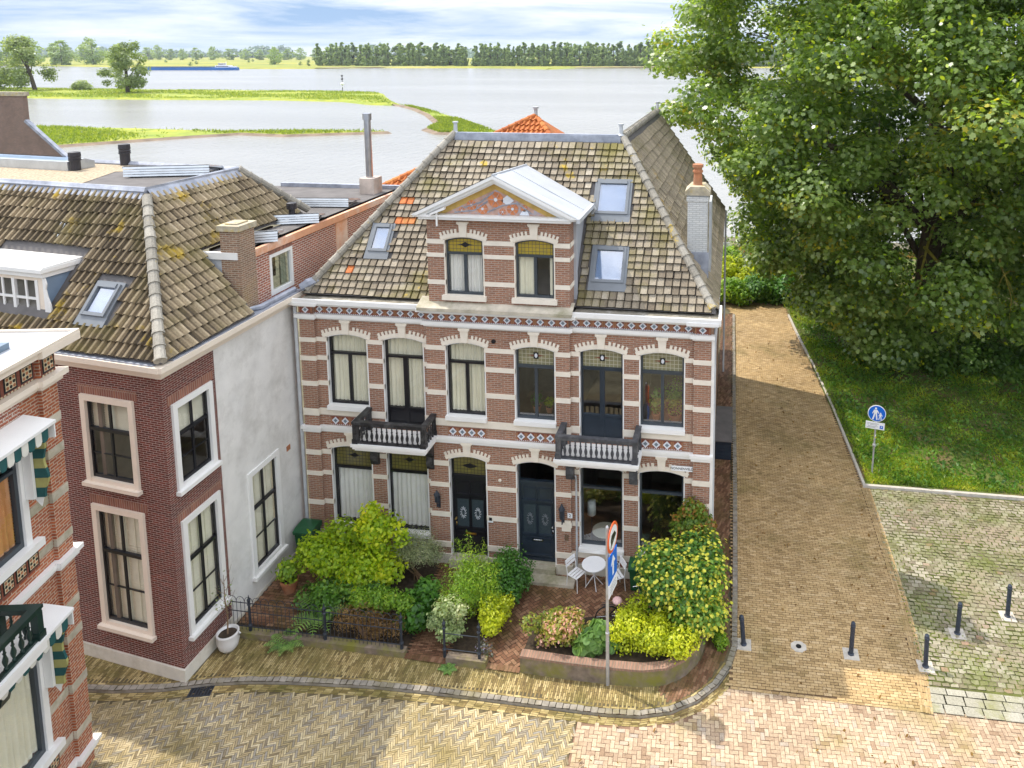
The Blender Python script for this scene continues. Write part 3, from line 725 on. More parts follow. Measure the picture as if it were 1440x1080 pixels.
def infront(u, v): # dormer, skylights
    y = .25 + v / LF * 3.6
    if 4.25 < u < 8.62 and y < 2.15: return True
    if 4.2 <= u <= 8.7 and y < 3.0 and abs(u - 6.45) < (3.0 - y) * 2.5: return True
    return any(a - .1 < u < b + .1 and c - .2 < v < d + .07 for a, b, c, d in SKY)
sv = lambda y: (y - .25) / 3.6 * LF
SKY = [(8.92, 9.97, sv(2.1), sv(2.82)), (9.07, 10.05, sv(.72), sv(1.42)), (1.74, 2.36, sv(1.15), sv(1.72))]
hotset = [(2.5, 2.2), (2.72, 2.2), (2.45, 1.88), (2.68, 1.88), (2.9, 1.88), (2.8, 1.76), (1.22, .8)]
def hot(u, v):
    y = .25 + v / LF * 3.6; return any(abs(u - a) < .115 and abs(y - b) < .075 for a, b in hotset)
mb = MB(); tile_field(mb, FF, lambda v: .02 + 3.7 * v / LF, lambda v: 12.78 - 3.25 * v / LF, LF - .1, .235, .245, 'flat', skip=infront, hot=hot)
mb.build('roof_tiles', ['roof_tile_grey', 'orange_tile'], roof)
UPR = Vector((-3.27, 0, 4.67)); LR = UPR.length
FR = slope_frame((12.84, 0, 8.42), (0, 1, 0), UPR)
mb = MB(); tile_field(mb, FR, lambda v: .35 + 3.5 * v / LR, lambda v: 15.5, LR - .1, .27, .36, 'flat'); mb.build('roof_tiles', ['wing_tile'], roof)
UPL = Vector((3.7, 0, 4.67)); LL = UPL.length
FL = slope_frame((0, 9, 8.42), (0, -1, 0), UPL)
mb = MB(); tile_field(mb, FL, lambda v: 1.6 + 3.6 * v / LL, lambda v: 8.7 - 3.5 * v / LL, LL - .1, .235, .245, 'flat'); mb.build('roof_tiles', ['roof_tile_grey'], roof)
for p0, p1 in (((.05, .3, 8.55), (3.7, 3.85, 13.16)), ((12.72, .33, 8.55), (9.55, 3.85, 13.16)), ((9.55, 3.9, 13.12), (9.55, 15.5, 13.12))): mb = MB(); ridge_caps(mb, p0, p1, .125); mb.build('hip_tiles', 'ridge_tile', roof)
mb = MB(); mb.box(3.7, 9.55, 3.78, 3.95, 12.98, 13.18); mb.box(3.72, 9.5, 3.74, 3.78, 12.86, 13.14)
mb.build('ridge_lead', 'lead', roof)
mb = MB(); mb.tube([(-.1, .2, 8.6), (.08, .36, 8.70), (.3, .55, 8.8)], [.12, .17, .14], 8); mb.build('hip_lead', 'lead', roof)
for x, y in ((3.72, 3.86), (9.5, 3.86), (9.55, 15.3)):
    mb = MB(); mb.lathe([(.12, 0), (.07, .06), (.065, .34), (.10, .35), (.10, .40)], (x, y, 13.15), 10); mb.build('vent_pipe', 'zinc', roof, smooth=False)
for i, (a, b, c, d) in enumerate(SKY): roof_window(roof, FF, a, b, c, d, blind=True)
for pts, r in (([(12.93, 15.3, .1), (12.93, 15.3, 8.3)], .05), ([(12.84, .12, 8.25), (12.80, .12, 7.6), (12.80, .12, .5)], .05), ([(-.14, -.08, 8.1), (-.14, -.06, .4)], .055), ([(8.72, -.16, 3.3), (8.72, -.07, 3.1), (8.72, -.07, .1)], .03)):
    mb = MB(); mb.tube(pts, r, 8); mb.build('downpipe', 'zinc', house)
mb = MB(); mb.box(12.715, 12.80, -.06, .3, .35, 7.7); mb.build('corner_board', 'white_paint', house)
# white side chimney
mb = MB(); mb.box(11.86, 12.47, 2.0, 2.75, 8.9, 11.55); mb.box(11.83, 12.50, 1.97, 2.78, 11.35, 11.5); ch = mb.build('chimney', 'white_brick', house)
mb = MB(); mb.prism([(11.78, 11.55), (12.55, 11.55), (12.55, 11.66), (12.38, 11.82), (11.95, 11.82), (11.78, 11.66)], 1.92, 2.83); mb.build('chimney_cap', 'lichen_cap', ch)
mb = MB(); mb.lathe([(.17, 0), (.14, .03), (.13, .4), (.16, .41), (.16, .47), (.13, .48), (.13, .56), (.17, .57), (.17, .66), (.1, .68)], (12.15, 2.35, 11.8), 14); mb.build('chimney_pot', 'terracotta', ch)
mb = MB(); mb.box(12.5, 12.57, 2.78, 3.9, 8.9, 11.2); mb.build('dormer_cheek', 'zinc', roof)
mb = MB(); mb.box(11.80, 12.53, 1.93, 1.99, 8.9, 9.75); mb.build('lead_flashing', 'lead', ch)
# dormer
DX0, DX1 = 4.28, 8.60
DW = [Op(4.83, 5.99, 8.74, 10.40, .10), Op(6.97, 8.13, 8.74, 10.40, .10)]
mb = MB(); wall_grid(mb, DX0, DX1, 8.42, 11.1, -.14, DW)
for x in (DX0, DX1): mb.face([(x, -.14, 8.42), (x, .42, 8.42), (x, .42, 11.1), (x, -.14, 11.1)])
dm = mb.build('dormer', 'house_brick', house)
mb = MB()
for x in (DX0, DX1): mb.face([(x, .42, 8.42), (x, 2.4, 11.1), (x, .42, 11.1)])
mb.box(DX1 + .001, DX1 + .09, .40, .52, 8.5, 11.0); mb.build('dormer_cheek', 'white_zinc', dm)
mb = MB()
for o in DW: reveal(mb, o, -.14, .13)
for o in DW: mb.box(o.x0 - .1, o.x1 + .1, -.25, .0, 8.60, 8.741)
DS = [(DX0, DX1, -.14)]
bands(mb, DS, [(10.29, 10.42), (9.89, 10.01), (9.05, 9.18)], DW, .02)
for a, b in ((10.29, 10.42), (9.89, 10.01), (9.05, 9.18)): mb.box(DX1, DX1 + .02, -.14, .40, a, b); mb.box(DX0 - .02, DX0, -.14, .40, a, b)
for o in DW: arch_hood(mb, o, -.14)
mb.build('dormer_stonework', 'cream_stone', dm)
sash(dm, I4, DW[0], -.14 + .09, 10.0, top='stained_amber', curt=dict(full=0, mat='curtain', folds=10), motif=1, seed=8, mat='grey_frame')
sash(dm, I4, DW[1], -.14 + .09, 10.0, top='stained_amber', mat='grey_frame', curt=dict(full=0, mat='curtain_warm', folds=6, gap=(7.5, 7.95)), seed=9)
mb = MB(); mb.box(4.4, 8.5, .95, 1.0, 8.5, 11.0); mb.build('interior_wall', 'interior', dm)
AX, AZ = 6.45, 12.42; EL, ER = 3.95, 8.90; BZ = 11.22
def raking(off): # lower edge offset
    return [(EL, BZ - off * .6), (AX, AZ - off), (ER, BZ - off * .6)]
mb = MB()
mb.box(EL + .2, ER - .2, -.42, -.05, 11.08, 11.16); mb.box(EL + .05, ER - .05, -.47, -.05, 11.16, 11.225)
for s in (-1, 1):
    ex = EL if s < 0 else ER
    for off0, off1, y in ((0, .10, -.52), (.10, .20, -.44), (.20, .26, -.36)):
        dxa = (AX - ex)
        P = lambda t, o: (ex + dxa * t, BZ + (AZ - BZ) * t - o)
        lo = 0.0 + off1 * .95; l0 = off0 * .95
        poly = [P(l0 / (AZ - BZ), off0), P(1, off0), P(1, off1), P(min(.999, lo / (AZ - BZ)), off1)]
        mb.prism(poly, y, .0)
mb.box(4.72, 4.76, -.5, -.44, 10.9, 11.3); mb.prism([(4.55, 11.22), (5.0, 11.40), (5.0, 11.48), (4.55, 11.28)], -.54, -.42)
mb.build('pediment', 'white_paint', dm)
mb = MB(); mb.face([(EL + .3, -.22, BZ), (ER - .3, -.22, BZ), (AX, -.22, AZ - .1)], 0)
mb.face([(EL + .95, -.228, BZ + .01), (ER - .95, -.228, BZ + .01), (AX, -.228, AZ - .44)], 1)
def disc(mb, cx, cz, r, y, m, n=16): mb.prism([(cx + r * math.cos(2 * PI * i / n), cz + r * math.sin(2 * PI * i / n)) for i in range(n)], y, y + .006, m)
for cx, cz, r in ((6.45, 11.68, .23), (5.72, 11.50, .15), (6.05, 11.40, .16), (6.95, 11.42, .17), (7.3, 11.45, .10), (5.42, 11.34, .09), (6.65, 11.33, .1)):
    disc(mb, cx, cz, r, -.240, 2); disc(mb, cx, cz, r * .25, -.246, 3)
    for k in range(6):
        t = k * PI / 3; mb.tube([(cx + r * .2 * math.cos(t), -.242, cz + r * .2 * math.sin(t)), (cx + r * .95 * math.cos(t), -.242, cz + r * .95 * math.sin(t))], .012, 4, 1)
mb.prism([(6.6, 11.66), (6.8, 11.52), (7.0, 11.66), (6.8, 11.82)], -.240, -.236, 3); mb.prism([(7.15, 11.24), (7.45, 11.24), (7.38, 11.40), (7.24, 11.38)], -.240, -.236, 3)
for p in ([(5.2, 11.27), (5.8, 11.35), (6.2, 11.62)], [(6.2, 11.3), (6.6, 11.5), (7.1, 11.6), (7.5, 11.3)], [(5.5, 11.42), (6.0, 11.6), (6.4, 11.9)]):
    mb.tube([(x, -.236, z) for x, z in p], .022, 5, 4)
mb.build('tympanum', ['fresco_amber', 'fresco_pink', 'fresco_orange', 'tile_white', 'lead'], dm)
mb = MB()
for ex in (EL, ER):
    a = (ex, -.5, BZ + .02); b = (AX, -.5, AZ + .02); c = (AX, 3.05, AZ - .20); d = (ex, 2.15, BZ - .08)
    mb.face([a, b, c, d])
    for t in (.5,): mb.tube([tuple(Vector(a).lerp(Vector(d), t)), tuple(Vector(b).lerp(Vector(c), t))], .02, 5)
mb.tube([(AX, -.5, AZ + .02), (AX, 3.05, AZ - .20)], .035, 6)
mb.build('dormer_roof', 'white_zinc', dm)
mb = MB(); mb.box(ER - .02, ER + .08, -.5, 1.75, BZ - .11, BZ + .02); mb.tube([(ER + .03, 1.7, BZ), (ER + .10, 1.75, BZ - .15), (ER, 1.8, BZ - .3)], .045, 8); mb.build('dormer_gutter', 'zinc', dm)
balcony(house, I4, 2.06, 4.38, 1.0, 4.02, 4.25, 4.94, 'balcony_black')
balcony(house, I4, 8.30, 10.70, 1.0, 4.06, 4.28, 4.97, 'balcony_grey')
# fittings on the front
def lantern(x, z, h, mat='iron'):
    mb = MB(); mb.tube([(x, -.12, z - .12), (x, -.3, z - .16), (x, -.3, z - .02)], .02, 6); mb.lathe([(.05, 0), (.075, .02), (.085, h * .6), (.11, h * .62), (.03, h * .9), (.015, h)], (x, -.3, z), 6); mb.box(x - .04, x + .04, -.135, -.12, z - .3, z + .1)
    l = mb.build('wall_lantern', mat, house)
    mb = MB(); mb.lathe([(.055, 0), (.065, h * .5)], (x, -.3, z + .03), 6); mb.build('lantern_glass', 'sky_glass', l)
lantern(4.38, 2.15, .38); lantern(8.32, 1.95, .5)
def plate(x, z, w, h, txt, mat='sign_white', tm='sign_black', sz=.13, y=-.12, name='number_plate'):
    mb = MB(); mb.box(x - w / 2, x + w / 2, y - .02, y, z - h / 2, z + h / 2); p = mb.build(name, mat, house)
    if txt: text_mesh(txt, sz, Matrix.Translation((x, y - .022, z)), tm, p)
plate(8.53, 1.98, .15, .15, '2'); plate(6.02, 1.62, .17, .2, None); plate(6.03, 1.64, .09, .09, None, 'sign_black', y=-.141, name='bell_plate'); plate(8.42, 1.25, .12, .2, None, 'chrome')
plate(11.90, 3.74, .62, .15, 'NONNENVELD', sz=.10, y=-.045, name='street_name_sign')
mb = MB(); mb.box(8.27, 8.55, -.128, -.12, 1.45, 1.80); mb.build('stone_block', 'cream_stone', house)
mb = MB(); mb.lathe([(.05, 0), (.05, .02), (.02, .03)], (0, 0, 0), 8); mb.v = [Matrix.Translation((6.35, -.12, 2.93)) @ Matrix.Rotation(PI / 2, 4, 'X') @ q for q in mb.v]; mb.build('bell_push', 'cream_stone', house)
mb = MB(); mb.lathe([(.07, 0), (.07, .02), (.02, .021)], (0, 0, 0), 10); mb.v = [Matrix.Translation((6.25, -.12, 7.35)) @ Matrix.Rotation(PI / 2, 4, 'X') @ q for q in mb.v]; mb.build('wall_vent', 'sign_black', house)
# ------------------------------------------------------------------ corner house with the white side wall
CO = Vector((-.35, -5.35, 0)); aF = R(7.6)
corner = thing('corner_house', CO, 'dark red brick corner house with white rendered side wall and ribbed brown tiled hip roof', 'house')
FRW = frame(CO, (0, 1, 0), (-1, 0, 0)); LFR = 12.0
exF = Vector((math.cos(aF), -math.sin(aF), 0)); eyF = Vector((math.sin(aF), math.cos(aF), 0))
FFW = frame(CO - exF * LFR, exF, eyF)
cs = lambda s: LFR - s
ru = Op(.24, 1.66, 5.04, 7.30); rl = Op(.26, 1.66, 1.06, 4.20); rw = Op(2.82, 4.28, .78, 3.95)
fu = Op(cs(2.60), cs(.90), 5.08, 7.40); fl = Op(cs(2.55), cs(.86), 1.10, 4.45)
mb = MB(); mb.xf = FRW; wall_grid(mb, 0, 1.84, .3, 8.12, 0, [ru, rl]); mb.xf = FFW; wall_grid(mb, 0, LFR, .3, 8.12, 0, [fu, fl]); mb.xf = None
mb.face([tuple(FFW @ Vector((0, 0, 0))), tuple(FFW @ Vector((0, 0, 8.1))), tuple(FFW @ Vector((0, 8, 8.1))), tuple(FFW @ Vector((0, 8, 0)))])
mb.build('brick_wall', 'dark_red_brick', corner)
mb = MB(); mb.xf = FRW; wall_grid(mb, 1.84, 5.62, .12, 8.12, -.012, [rw]); mb.face([(1.84, -.012, .12), (1.84, .05, .12), (1.84, .05, 8.1), (1.84, -.012, 8.1)])
mb.build('rendered_wall', 'render_wall', corner)
mb = MB(); mb.xf = FRW; mb.box(4.72, 4.90, -.03, .0, 3.60, 3.76); mb.build('wall_vent', 'terracotta', corner)
mb = MB(); mb.xf = FRW; mb.box(-.05, 1.84, -.05, .1, 0, .34); mb.box(1.84, 5.6, -.03, .1, 0, .12); mb.xf = FFW; mb.box(0, LFR + .05, -.05, .1, 0, .338); mb.build('plinth', 'plinth_paint', corner)
mb = MB()
for F, ops in ((FRW, (ru, rl)), (FFW, (fu, fl))):
    mb.xf = F
    for o in ops: mb.box(o.x0 - .1, o.x1 + .1, -.004, .03, o.zs + .002, o.zs + .24)
mb.build('brick_arch', 'arch_brick', corner)
def old_window(F, o, bot, mat='cream_paint', blind=None, seed=0):
    F = F @ Matrix.Translation((0, -.035, 0))
    mb = MB(); mb.xf = F; w = .15
    mb.box(o.x0, o.x0 + w, -.03, .14, o.z0, o.zs); mb.box(o.x1 - w, o.x1, -.03, .14, o.z0, o.zs); mb.box(o.x0 + w, o.x1 - w, -.03, .14, o.zs - w, o.zs); mb.box(o.x0 + w, o.x1 - w, -.02, .14, o.z0, o.z0 + .10)
    mb.box(o.x0 - .06, o.x1 + .06, -.12, .02, o.z0 - .10, o.z0 - .001)
    s = mb.build('window_surround', mat, corner)
    q = Op(o.x0 + w, o.x1 - w, o.z0 + .10, o.zs - w); c = q.c
    zr = q.z0 + (q.zs - q.z0) * .64
    mb = MB(); mb.xf = F; f = .05; y = .05
    mb.box(q.x0, q.x0 + f, y, y + .06, q.z0, q.zs); mb.box(q.x1 - f, q.x1, y, y + .06, q.z0, q.zs); mb.box(q.x0 + f, q.x1 - f, y, y + .06, q.z0, q.z0 + .09); mb.box(q.x0 + f, q.x1 - f, y, y + .06, q.zs - f, q.zs)
    mb.box(q.x0 + f, q.x1 - f, y - .03, y + .05, zr - .04, zr + .04); mb.box(c - .03, c + .03, y + .005, y + .055, q.z0 + .09, q.zs - f)
    zh = [(q.z0 + zr) / 2] if bot == 'open' else [q.z0 + (zr - q.z0) * .5]
    for z in zh: mb.box(q.x0 + f, q.x1 - f, y + .012, y + .045, z - .015, z + .015)
    mb.build('sash', 'black_paint', s)
    p = MB(); p.xf = F; p.face([(q.x0 + f, y + .03, q.z0 + .09), (q.x1 - f, y + .03, q.z0 + .09), (q.x1 - f, y + .03, q.zs - f), (q.x0 + f, y + .03, q.zs - f)]); p.build('pane', 'glass', s)
    p = MB(); p.xf = F
    if bot == 'shutter':
        for a, b in ((q.x0 + .04, c - .01), (c + .01, q.x1 - .04)):
            p.box(a, a + .06, .16, .19, q.z0, q.zs); p.box(b - .06, b, .16, .19, q.z0, q.zs)
            m = (a + b) / 2; p.box(m - .012, m + .012, .145, .16, q.z0, q.zs)
            for zc in (q.z0, q.z0 + (q.zs - q.z0) * .33, q.z0 + (q.zs - q.z0) * .66, q.zs - .1): p.box(a + .06, b - .06, .16, .19, zc, zc + .1)
            n = int((q.zs - q.z0) / .075)
            for i in range(n):
                z = q.z0 + i * .075; p.face([(a + .06, .15, z), (b - .06, .15, z), (b - .06, .185, z + .07), (a + .06, .185, z + .07)])
        p.build('louvred_shutter', 'shutter_cream', s)
    else:
        n = int((q.zs - zr) / .045)
        for i in range(n):
            z = zr + i * .045; p.face([(q.x0 + .03, .15, z), (q.x1 - .03, .15, z), (q.x1 - .03, .18, z + .035), (q.x0 + .03, .18, z + .035)])
        p.build('venetian_blind', 'shutter_cream', s)
    return s
old_window(FRW, ru, 'open', 'white_paint'); old_window(FRW, rl, 'shutter', 'white_paint'); old_window(FRW, rw, 'shutter', 'white_paint')
old_window(FFW, fu, 'open'); old_window(FFW, fl, 'shutter')
mb = MB()
mb.xf = FRW; mb.box(.3, 6, 2.0, 2.1, .2, 8); mb.box(.3, 6, .3, 2.0, 4.4, 4.6); mb.box(.3, 6, .3, 2, .2, .3); mb.box(2.0, 2.1, .3, 2, .3, 4.4)
mb.xf = FFW; mb.box(4, LFR - 2.2, 2.2, 2.3, .2, 8); mb.box(4, LFR - 2.2, .3, 2.2, 4.4, 4.6); mb.build('interior_wall', 'interior', corner)
# cornice, front and side
mb = MB()
for z0, z1, o in ((8.10, 8.20, .06), (8.20, 8.33, .14), (8.33, 8.47, .26)):
    mb.xf = FRW; mb.box(-o - .0, 5.75, -o, .1, z0, z1); mb.xf = FFW; mb.box(0, LFR + o * .8, -o, .1, z0 + .001, z1 + .001)
mb.build('cornice', 'cream_paint', corner)
mb = MB(); mb.xf = FRW; mb.box(.2, 5.75, -.22, .25, 8.471, 8.50); mb.xf = FFW; mb.box(0, LFR, -.22, .25, 8.472, 8.502); mb.xf = None
mb.build('gutter', 'lead', corner)
# roof: hip at the corner, flat top
nl = Vector((-math.cos(aF), math.sin(aF), 0))
TZ = 12.0; T1 = Vector((-3.13, -2.14, TZ)); T2 = Vector((-3.10, 1.77, TZ)); T0 = T1 + nl * 11; EC = Vector((-.20, -5.48, 8.52)); E0c = EC + nl * 14
mb = MB()
mb.face([tuple(E0c), tuple(EC), tuple(T1), tuple(T0)]); mb.face([tuple(EC), (-.2, -1.9, 8.5), (-1.72, -1.9, 10.3), (-1.72, 3.2, 10.3), tuple(T2), tuple(T1)]); mb.face([(-1.72, 3.2, 10.3), (-14, 4.6, 10.3), tuple(T2 + Vector((-11, 1.4, 0))), tuple(T2)])
croof = mb.build('roof', 'roof_felt', corner)
upR = Vector((T1.x - EC.x, 0, TZ - 8.52)); LRc = upR.length
Fr = slope_frame((EC.x, 0, 8.54), (0, 1, 0), upR)
def skR(u, v):
    x = EC.x + upR.x * v / LRc; z = 8.52 + upR.z * v / LRc
    return u > -1.95 and z < 10.35
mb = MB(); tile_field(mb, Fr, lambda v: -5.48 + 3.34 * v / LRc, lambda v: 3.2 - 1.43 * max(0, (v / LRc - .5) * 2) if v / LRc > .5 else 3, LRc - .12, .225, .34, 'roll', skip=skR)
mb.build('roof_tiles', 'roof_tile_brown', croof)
insF = (T1 - EC).dot(eyF); upF = eyF * insF + Vector((0, 0, TZ - 8.52)); LFc = upF.length; hipx = (T1 - EC).dot(exF)
Fc = slope_frame(E0c + Vector((0, 0, .02)), exF, upF)
SKC = (14 - 3.05 + .0, 14 - 2.25, 0, 0)
def skF(u, v):
    s = 14 - u; ins = insF * v / LFc
    if 4.10 < s < 7.3 and .42 < ins < 1.7: return True
    return 2.18 < s < 3.16 and .42 < ins < 1.28
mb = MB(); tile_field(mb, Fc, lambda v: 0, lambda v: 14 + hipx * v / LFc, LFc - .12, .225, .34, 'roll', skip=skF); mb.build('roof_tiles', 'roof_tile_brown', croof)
for p0, p1 in ((EC + Vector((0, 0, .10)), T1 + Vector((0, 0, .08))), (T2 + Vector((.02, .02, .04)), Vector((-1.5, 3.4, 10.3)))): mb = MB(); ridge_caps(mb, p0, p1, .13, .38); mb.build('hip_tiles', 'ridge_tile', croof)
mb = MB()
mb.tube([T0 + Vector((0, 0, .02)), T1 + Vector((0, 0, .02)), T2 + Vector((0, 0, .02)), T2 + Vector((-9, 1.2, .02))], .13, 6)
for a, b, n, L in ((T0, T1, -eyF, upF), (T1, T2, Vector((1, 0, 0)), upR)):
    d = -L.normalized() * .34; o = Vector((0, 0, .10)); mb.face([tuple(a + o), tuple(b + o), tuple(b + d + o), tuple(a + d + o)][::-1])
mb.build('ridge_lead', 'lead', croof)
mb = MB(); mb.face([tuple(T0), tuple(T1), tuple(T2), tuple(T2 + Vector((-11, 1.4, 0)))]); mb.build('flat_roof', 'roof_felt', croof)
g0 = Vector((-6.4, .1, 12.012))
mb = MB(); mb.face([tuple(T0 + Vector((.3, .4, .012))), (-6.0, -1.45, 12.012), (-6.9, .9, 12.012), (-5.0, 1.9, 12.012), tuple(T2 + Vector((-11, 1.3, .012)))]); mb.build('roof_gravel', 'gravel', croof)
Ft = Fc; vv = lambda ins: ins / insF * LFc
roof_window(croof, Ft, 14 - 3.08, 14 - 2.30, vv(.58), vv(1.14), 'sky_glass', True, .12)
mb = MB(); mb.xf = Ft; mb.box(14 - 5.6, 14 - 5.42, vv(1.9), vv(2.18), .0, .05); mb.build('glass_tile', 'sky_glass', croof)
# front dormer of the corner house
FD2 = frame(CO, -exF * -1, eyF)   # x to the right (negative = left of the corner)
dmb = MB(); dmb.xf = FD2; zi = lambda i: 8.52 + i * 3.48 / insF
X1 = -4.15; X0 = -7.2; iy = .5
Opd = Op(X0 + .25, X1 - .28, 9.02, 10.0)
wall_grid(dmb, X0, X1, 8.9, 10.12, iy, [Opd]); dorm = dmb.build('dormer', 'cream_paint', croof)
mb = MB(); mb.xf = FD2; mb.face([(X1, iy, 8.9), (X1, 1.9, 10.4), (X1, iy, 10.4)]); mb.build('dormer_cheek', 'blue_cheek', dorm)
mb = MB(); mb.xf = FD2; mb.tube([(X1 + .05, iy - .1, 8.95), (X1 + .05, 1.8, 10.42)], .07, 6); mb.build('lead_flashing', 'lead', dorm)
mb = MB(); mb.xf = FD2; mb.box(X0, X1 + .12, iy - .16, 1.85, 10.26, 10.36); mb.box(X0, X1 + .06, iy - .08, 1.8, 10.12, 10.26); mb.prism([(iy - .14, 10.361), (1.8, 10.361), (1.9, 10.43), (iy - .1, 10.40)], X0, X1 + .10, 0, 'x')
mb.prism([(X1 - .02, 10.1), (X1 + .06, 10.1), (X1 + .10, 9.95), (X1 + .06, 9.8), (X1 + .10, 9.6), (X1 + .18, 9.4), (X1 + .22, 8.95), (X1 - .02, 8.95)], iy - .04, iy - .002)
mb.build('dormer_roof', 'white_paint', dorm)
mb = MB(); mb.xf = FD2
xs = [Opd.x0, Opd.x0 + .85, Opd.x0 + 1.7, Opd.x1]
for x in xs: mb.box(x - .05, x + .05, iy - .02, iy + .05, 9.0, 10.02)
for x0, x1 in zip(xs[:-1], xs[1:]):
    mb.box(x0 + .05, x1 - .05, iy, iy + .04, 9.48, 9.54); mb.box((x0 + x1) / 2 - .03, (x0 + x1) / 2 + .03, iy + .005, iy + .038, 9.02, 10.0)
w = mb.build('window', 'white_paint', dorm)
p = MB(); p.xf = FD2; p.face([(Opd.x0, iy + .025, 9.0), (Opd.x1, iy + .025, 9.0), (Opd.x1, iy + .025, 10), (Opd.x0, iy + .025, 10)]); p.build('pane', 'glass', dorm)
mb = MB(); mb.xf = FD2; mb.box(X0, X1 - .1, 1.4, 1.45, 8.8, 10.1); mb.build('interior_wall', 'interior', dorm)
for x, y, h in ((-8.45, 1.0, .62), (-7.75, 2.3, .74)):
    mb = MB(); mb.lathe([(.16, 0), (.16, h * .55), (.19, h * .56), (.19, h * .62), (.17, h * .64), (.19, h * .7), (.17, h * .74), (.19, h * .8), (.18, h), (.1, h + .02)], (x, y, 12.0), 12); mb.build('vent_pipe', 'black_plastic', croof)
# ------------------------------------------------------------------ brick annex behind it
annex = thing('roof_annex', (-.6, 2, 8.4), 'orange brick attic annex with flat roof, one white window and square chimney', 'building')
FA = frame((-.6, 0, 0), (0, 1, 0), (-1, 0, 0))
ow = Op(-.52, .66, 8.55, 9.82)
mb = MB(); mb.xf = FA; wall_grid(mb, -1.9, 8.6, 8.3, 10.0, 0, [ow]); mb.build('brick_wall', 'annex_brick', annex)
mb = MB(); mb.xf = FA; mb.box(ow.x0 - .02, ow.x1 + .02, -.006, .03, 9.825, 10.0); mb.build('brick_arch', 'arch_brick', annex)
mb = MB(); mb.xf = FA; mb.box(-1.25, 8.6, -.07, .25, 9.98, 10.20); mb.build('coping', 'peach_coping', annex)
mb = MB(); mb.xf = FA; mb.box(3.3, 4.1, -.02, .0, 8.6, 9.98); mb.build('pier', 'peach_coping', annex)
mb = MB(); mb.face([(-.62, -1.93, 8.4), (-.62, -1.93, 10.1), (-1.85, -1.93, 10.1), (-.5, -1.93, 8.6)]); mb.build('zinc_cheek', 'zinc', annex)
mb = MB(); mb.box(-1.75, -.58, -1.99, -1.88, 10.08, 10.28); mb.build('fascia', 'white_paint', annex)
mb = MB(); mb.face([(-.66, -1.88, 10.2), (-.66, 8.6, 10.2), (-6.5, 8.6, 10.2), (-6.5, 3.9, 10.2), (-1.7, 3.3, 10.2), (-1.7, -1.88, 10.2)]); mb.build('flat_roof', 'roof_felt', annex)
mb = MB(); mb.box(-6, -.6, 8.5, 8.7, 10.1, 10.36); mb.build('roof_edge', 'lead', annex)
mb = MB(); mb.xf = FA; f = .1
mb.box(ow.x0, ow.x0 + f, -.02, .1, ow.z0, ow.zs); mb.box(ow.x1 - f, ow.x1, -.02, .1, ow.z0, ow.zs); mb.box(ow.x0 + f, ow.x1 - f, -.02, .1, ow.z0, ow.z0 + f * 1.3); mb.box(ow.x0 + f, ow.x1 - f, -.02, .1, ow.zs - f, ow.zs)
w = mb.build('window', 'white_paint', annex)
p = MB(); p.xf = FA; p.face([(ow.x0 + f, .05, ow.z0 + f), (ow.x1 - f, .05, ow.z0 + f), (ow.x1 - f, .05, ow.zs - f), (ow.x0 + f, .05, ow.zs - f)]); p.build('pane', 'glass_dark', w)
curtain(w, FA, ow.x1 - .4, ow.x1 - .1, ow.z0 + .1, ow.zs - .1, .2, 'shutter_cream', 5)
mb = MB(); mb.xf = FA; mb.box(-1, 2, 1.5, 1.6, 8.4, 10.1); mb.build('interior_wall', 'interior', annex)
mb = MB(); mb.box(-1.10, -.52, -1.95, -1.25, 8.45, 10.95); c = mb.build('chimney', 'chimney_brick', annex)
mb = MB(); mb.box(-1.16, -.46, -2.01, -1.19, 10.9, 11.06); mb.box(-1.0, -.62, -1.85, -1.35, 11.06, 11.10); mb.build('chimney_cap', 'lichen_cap', c)
mb = MB(); mb.box(-1.75, -1.12, 7.3, 8.0, 10.2, 10.85); c = mb.build('flue_block', 'flue_block', annex)
mb = MB(); mb.lathe([(.14, 0), (.14, 2.35), (.18, 2.36), (.18, 2.62), (.13, 2.63)], (-1.45, 7.6, 10.85), 16); mb.build('flue_pipe', 'flue_metal', c, smooth=False)
mb = MB(); mb.lathe([(.1, 0), (.1, .5), (.16, .52), (.16, .72), (.1, .74)], (-1.35, 1.95, 10.2), 10); mb.build('vent_pipe', 'black_plastic', annex)
mb = MB(); mb.tube([(-.3, .2, 8.55), (-.3, -1.5, 8.56), (-.5, -2.0, 8.62), (-1.75, -2.03, 10.28)], .09, 8); mb.build('lead_flashing', 'lead', annex)
# solar panel racks and roof light: loose on the roofs
def solar(c, ang, w, d, label, cat='solar panel', h=.30, group='solar panels on the flat roofs'):
    t = thing('solar_panel', c, label, cat, group)
    F = Matrix.Translation(c) @ Matrix.Rotation(ang, 4, 'Z')
    mb = MB(); mb.xf = F; mb.prism([(0, .08), (d, h), (d, h + .04), (0, .12)], 0, w, 0, 'x'); mb.build('panel', 'panel_black', t)
    mb = MB(); mb.xf = F
    for k in range(4): z0 = .02 + k * (h + .02) / 4; mb.prism([(d + .01, z0), (d + .06, z0), (d + .035, z0 + h * .2), (d + .01, z0 + h * .2)], 0, w, 0, 'x')
    mb.box(0, w, -.05, -.01, .05, .13)
    for x in (-.02, w): mb.prism([(-.04, .06), (d + .04, h - .02), (d + .04, h + .05), (-.04, .13)], x, x + .02, 0, 'x')
    for x in (.1, w / 2, w - .15): mb.box(x, x + .05, 0, d, 0, .05)
    mb.build('rack', 'aluminium', t)
    return t
solar((-3.65, 1.75, 12.02), R(198), 2.5, 1.1, 'black solar panel on aluminium rack at the hip corner of the upper flat roof')
solar((-.95, 5.75, 10.22), R(186), 2.3, 1.0, 'farthest solar panel on the annex roof, close to the flue')
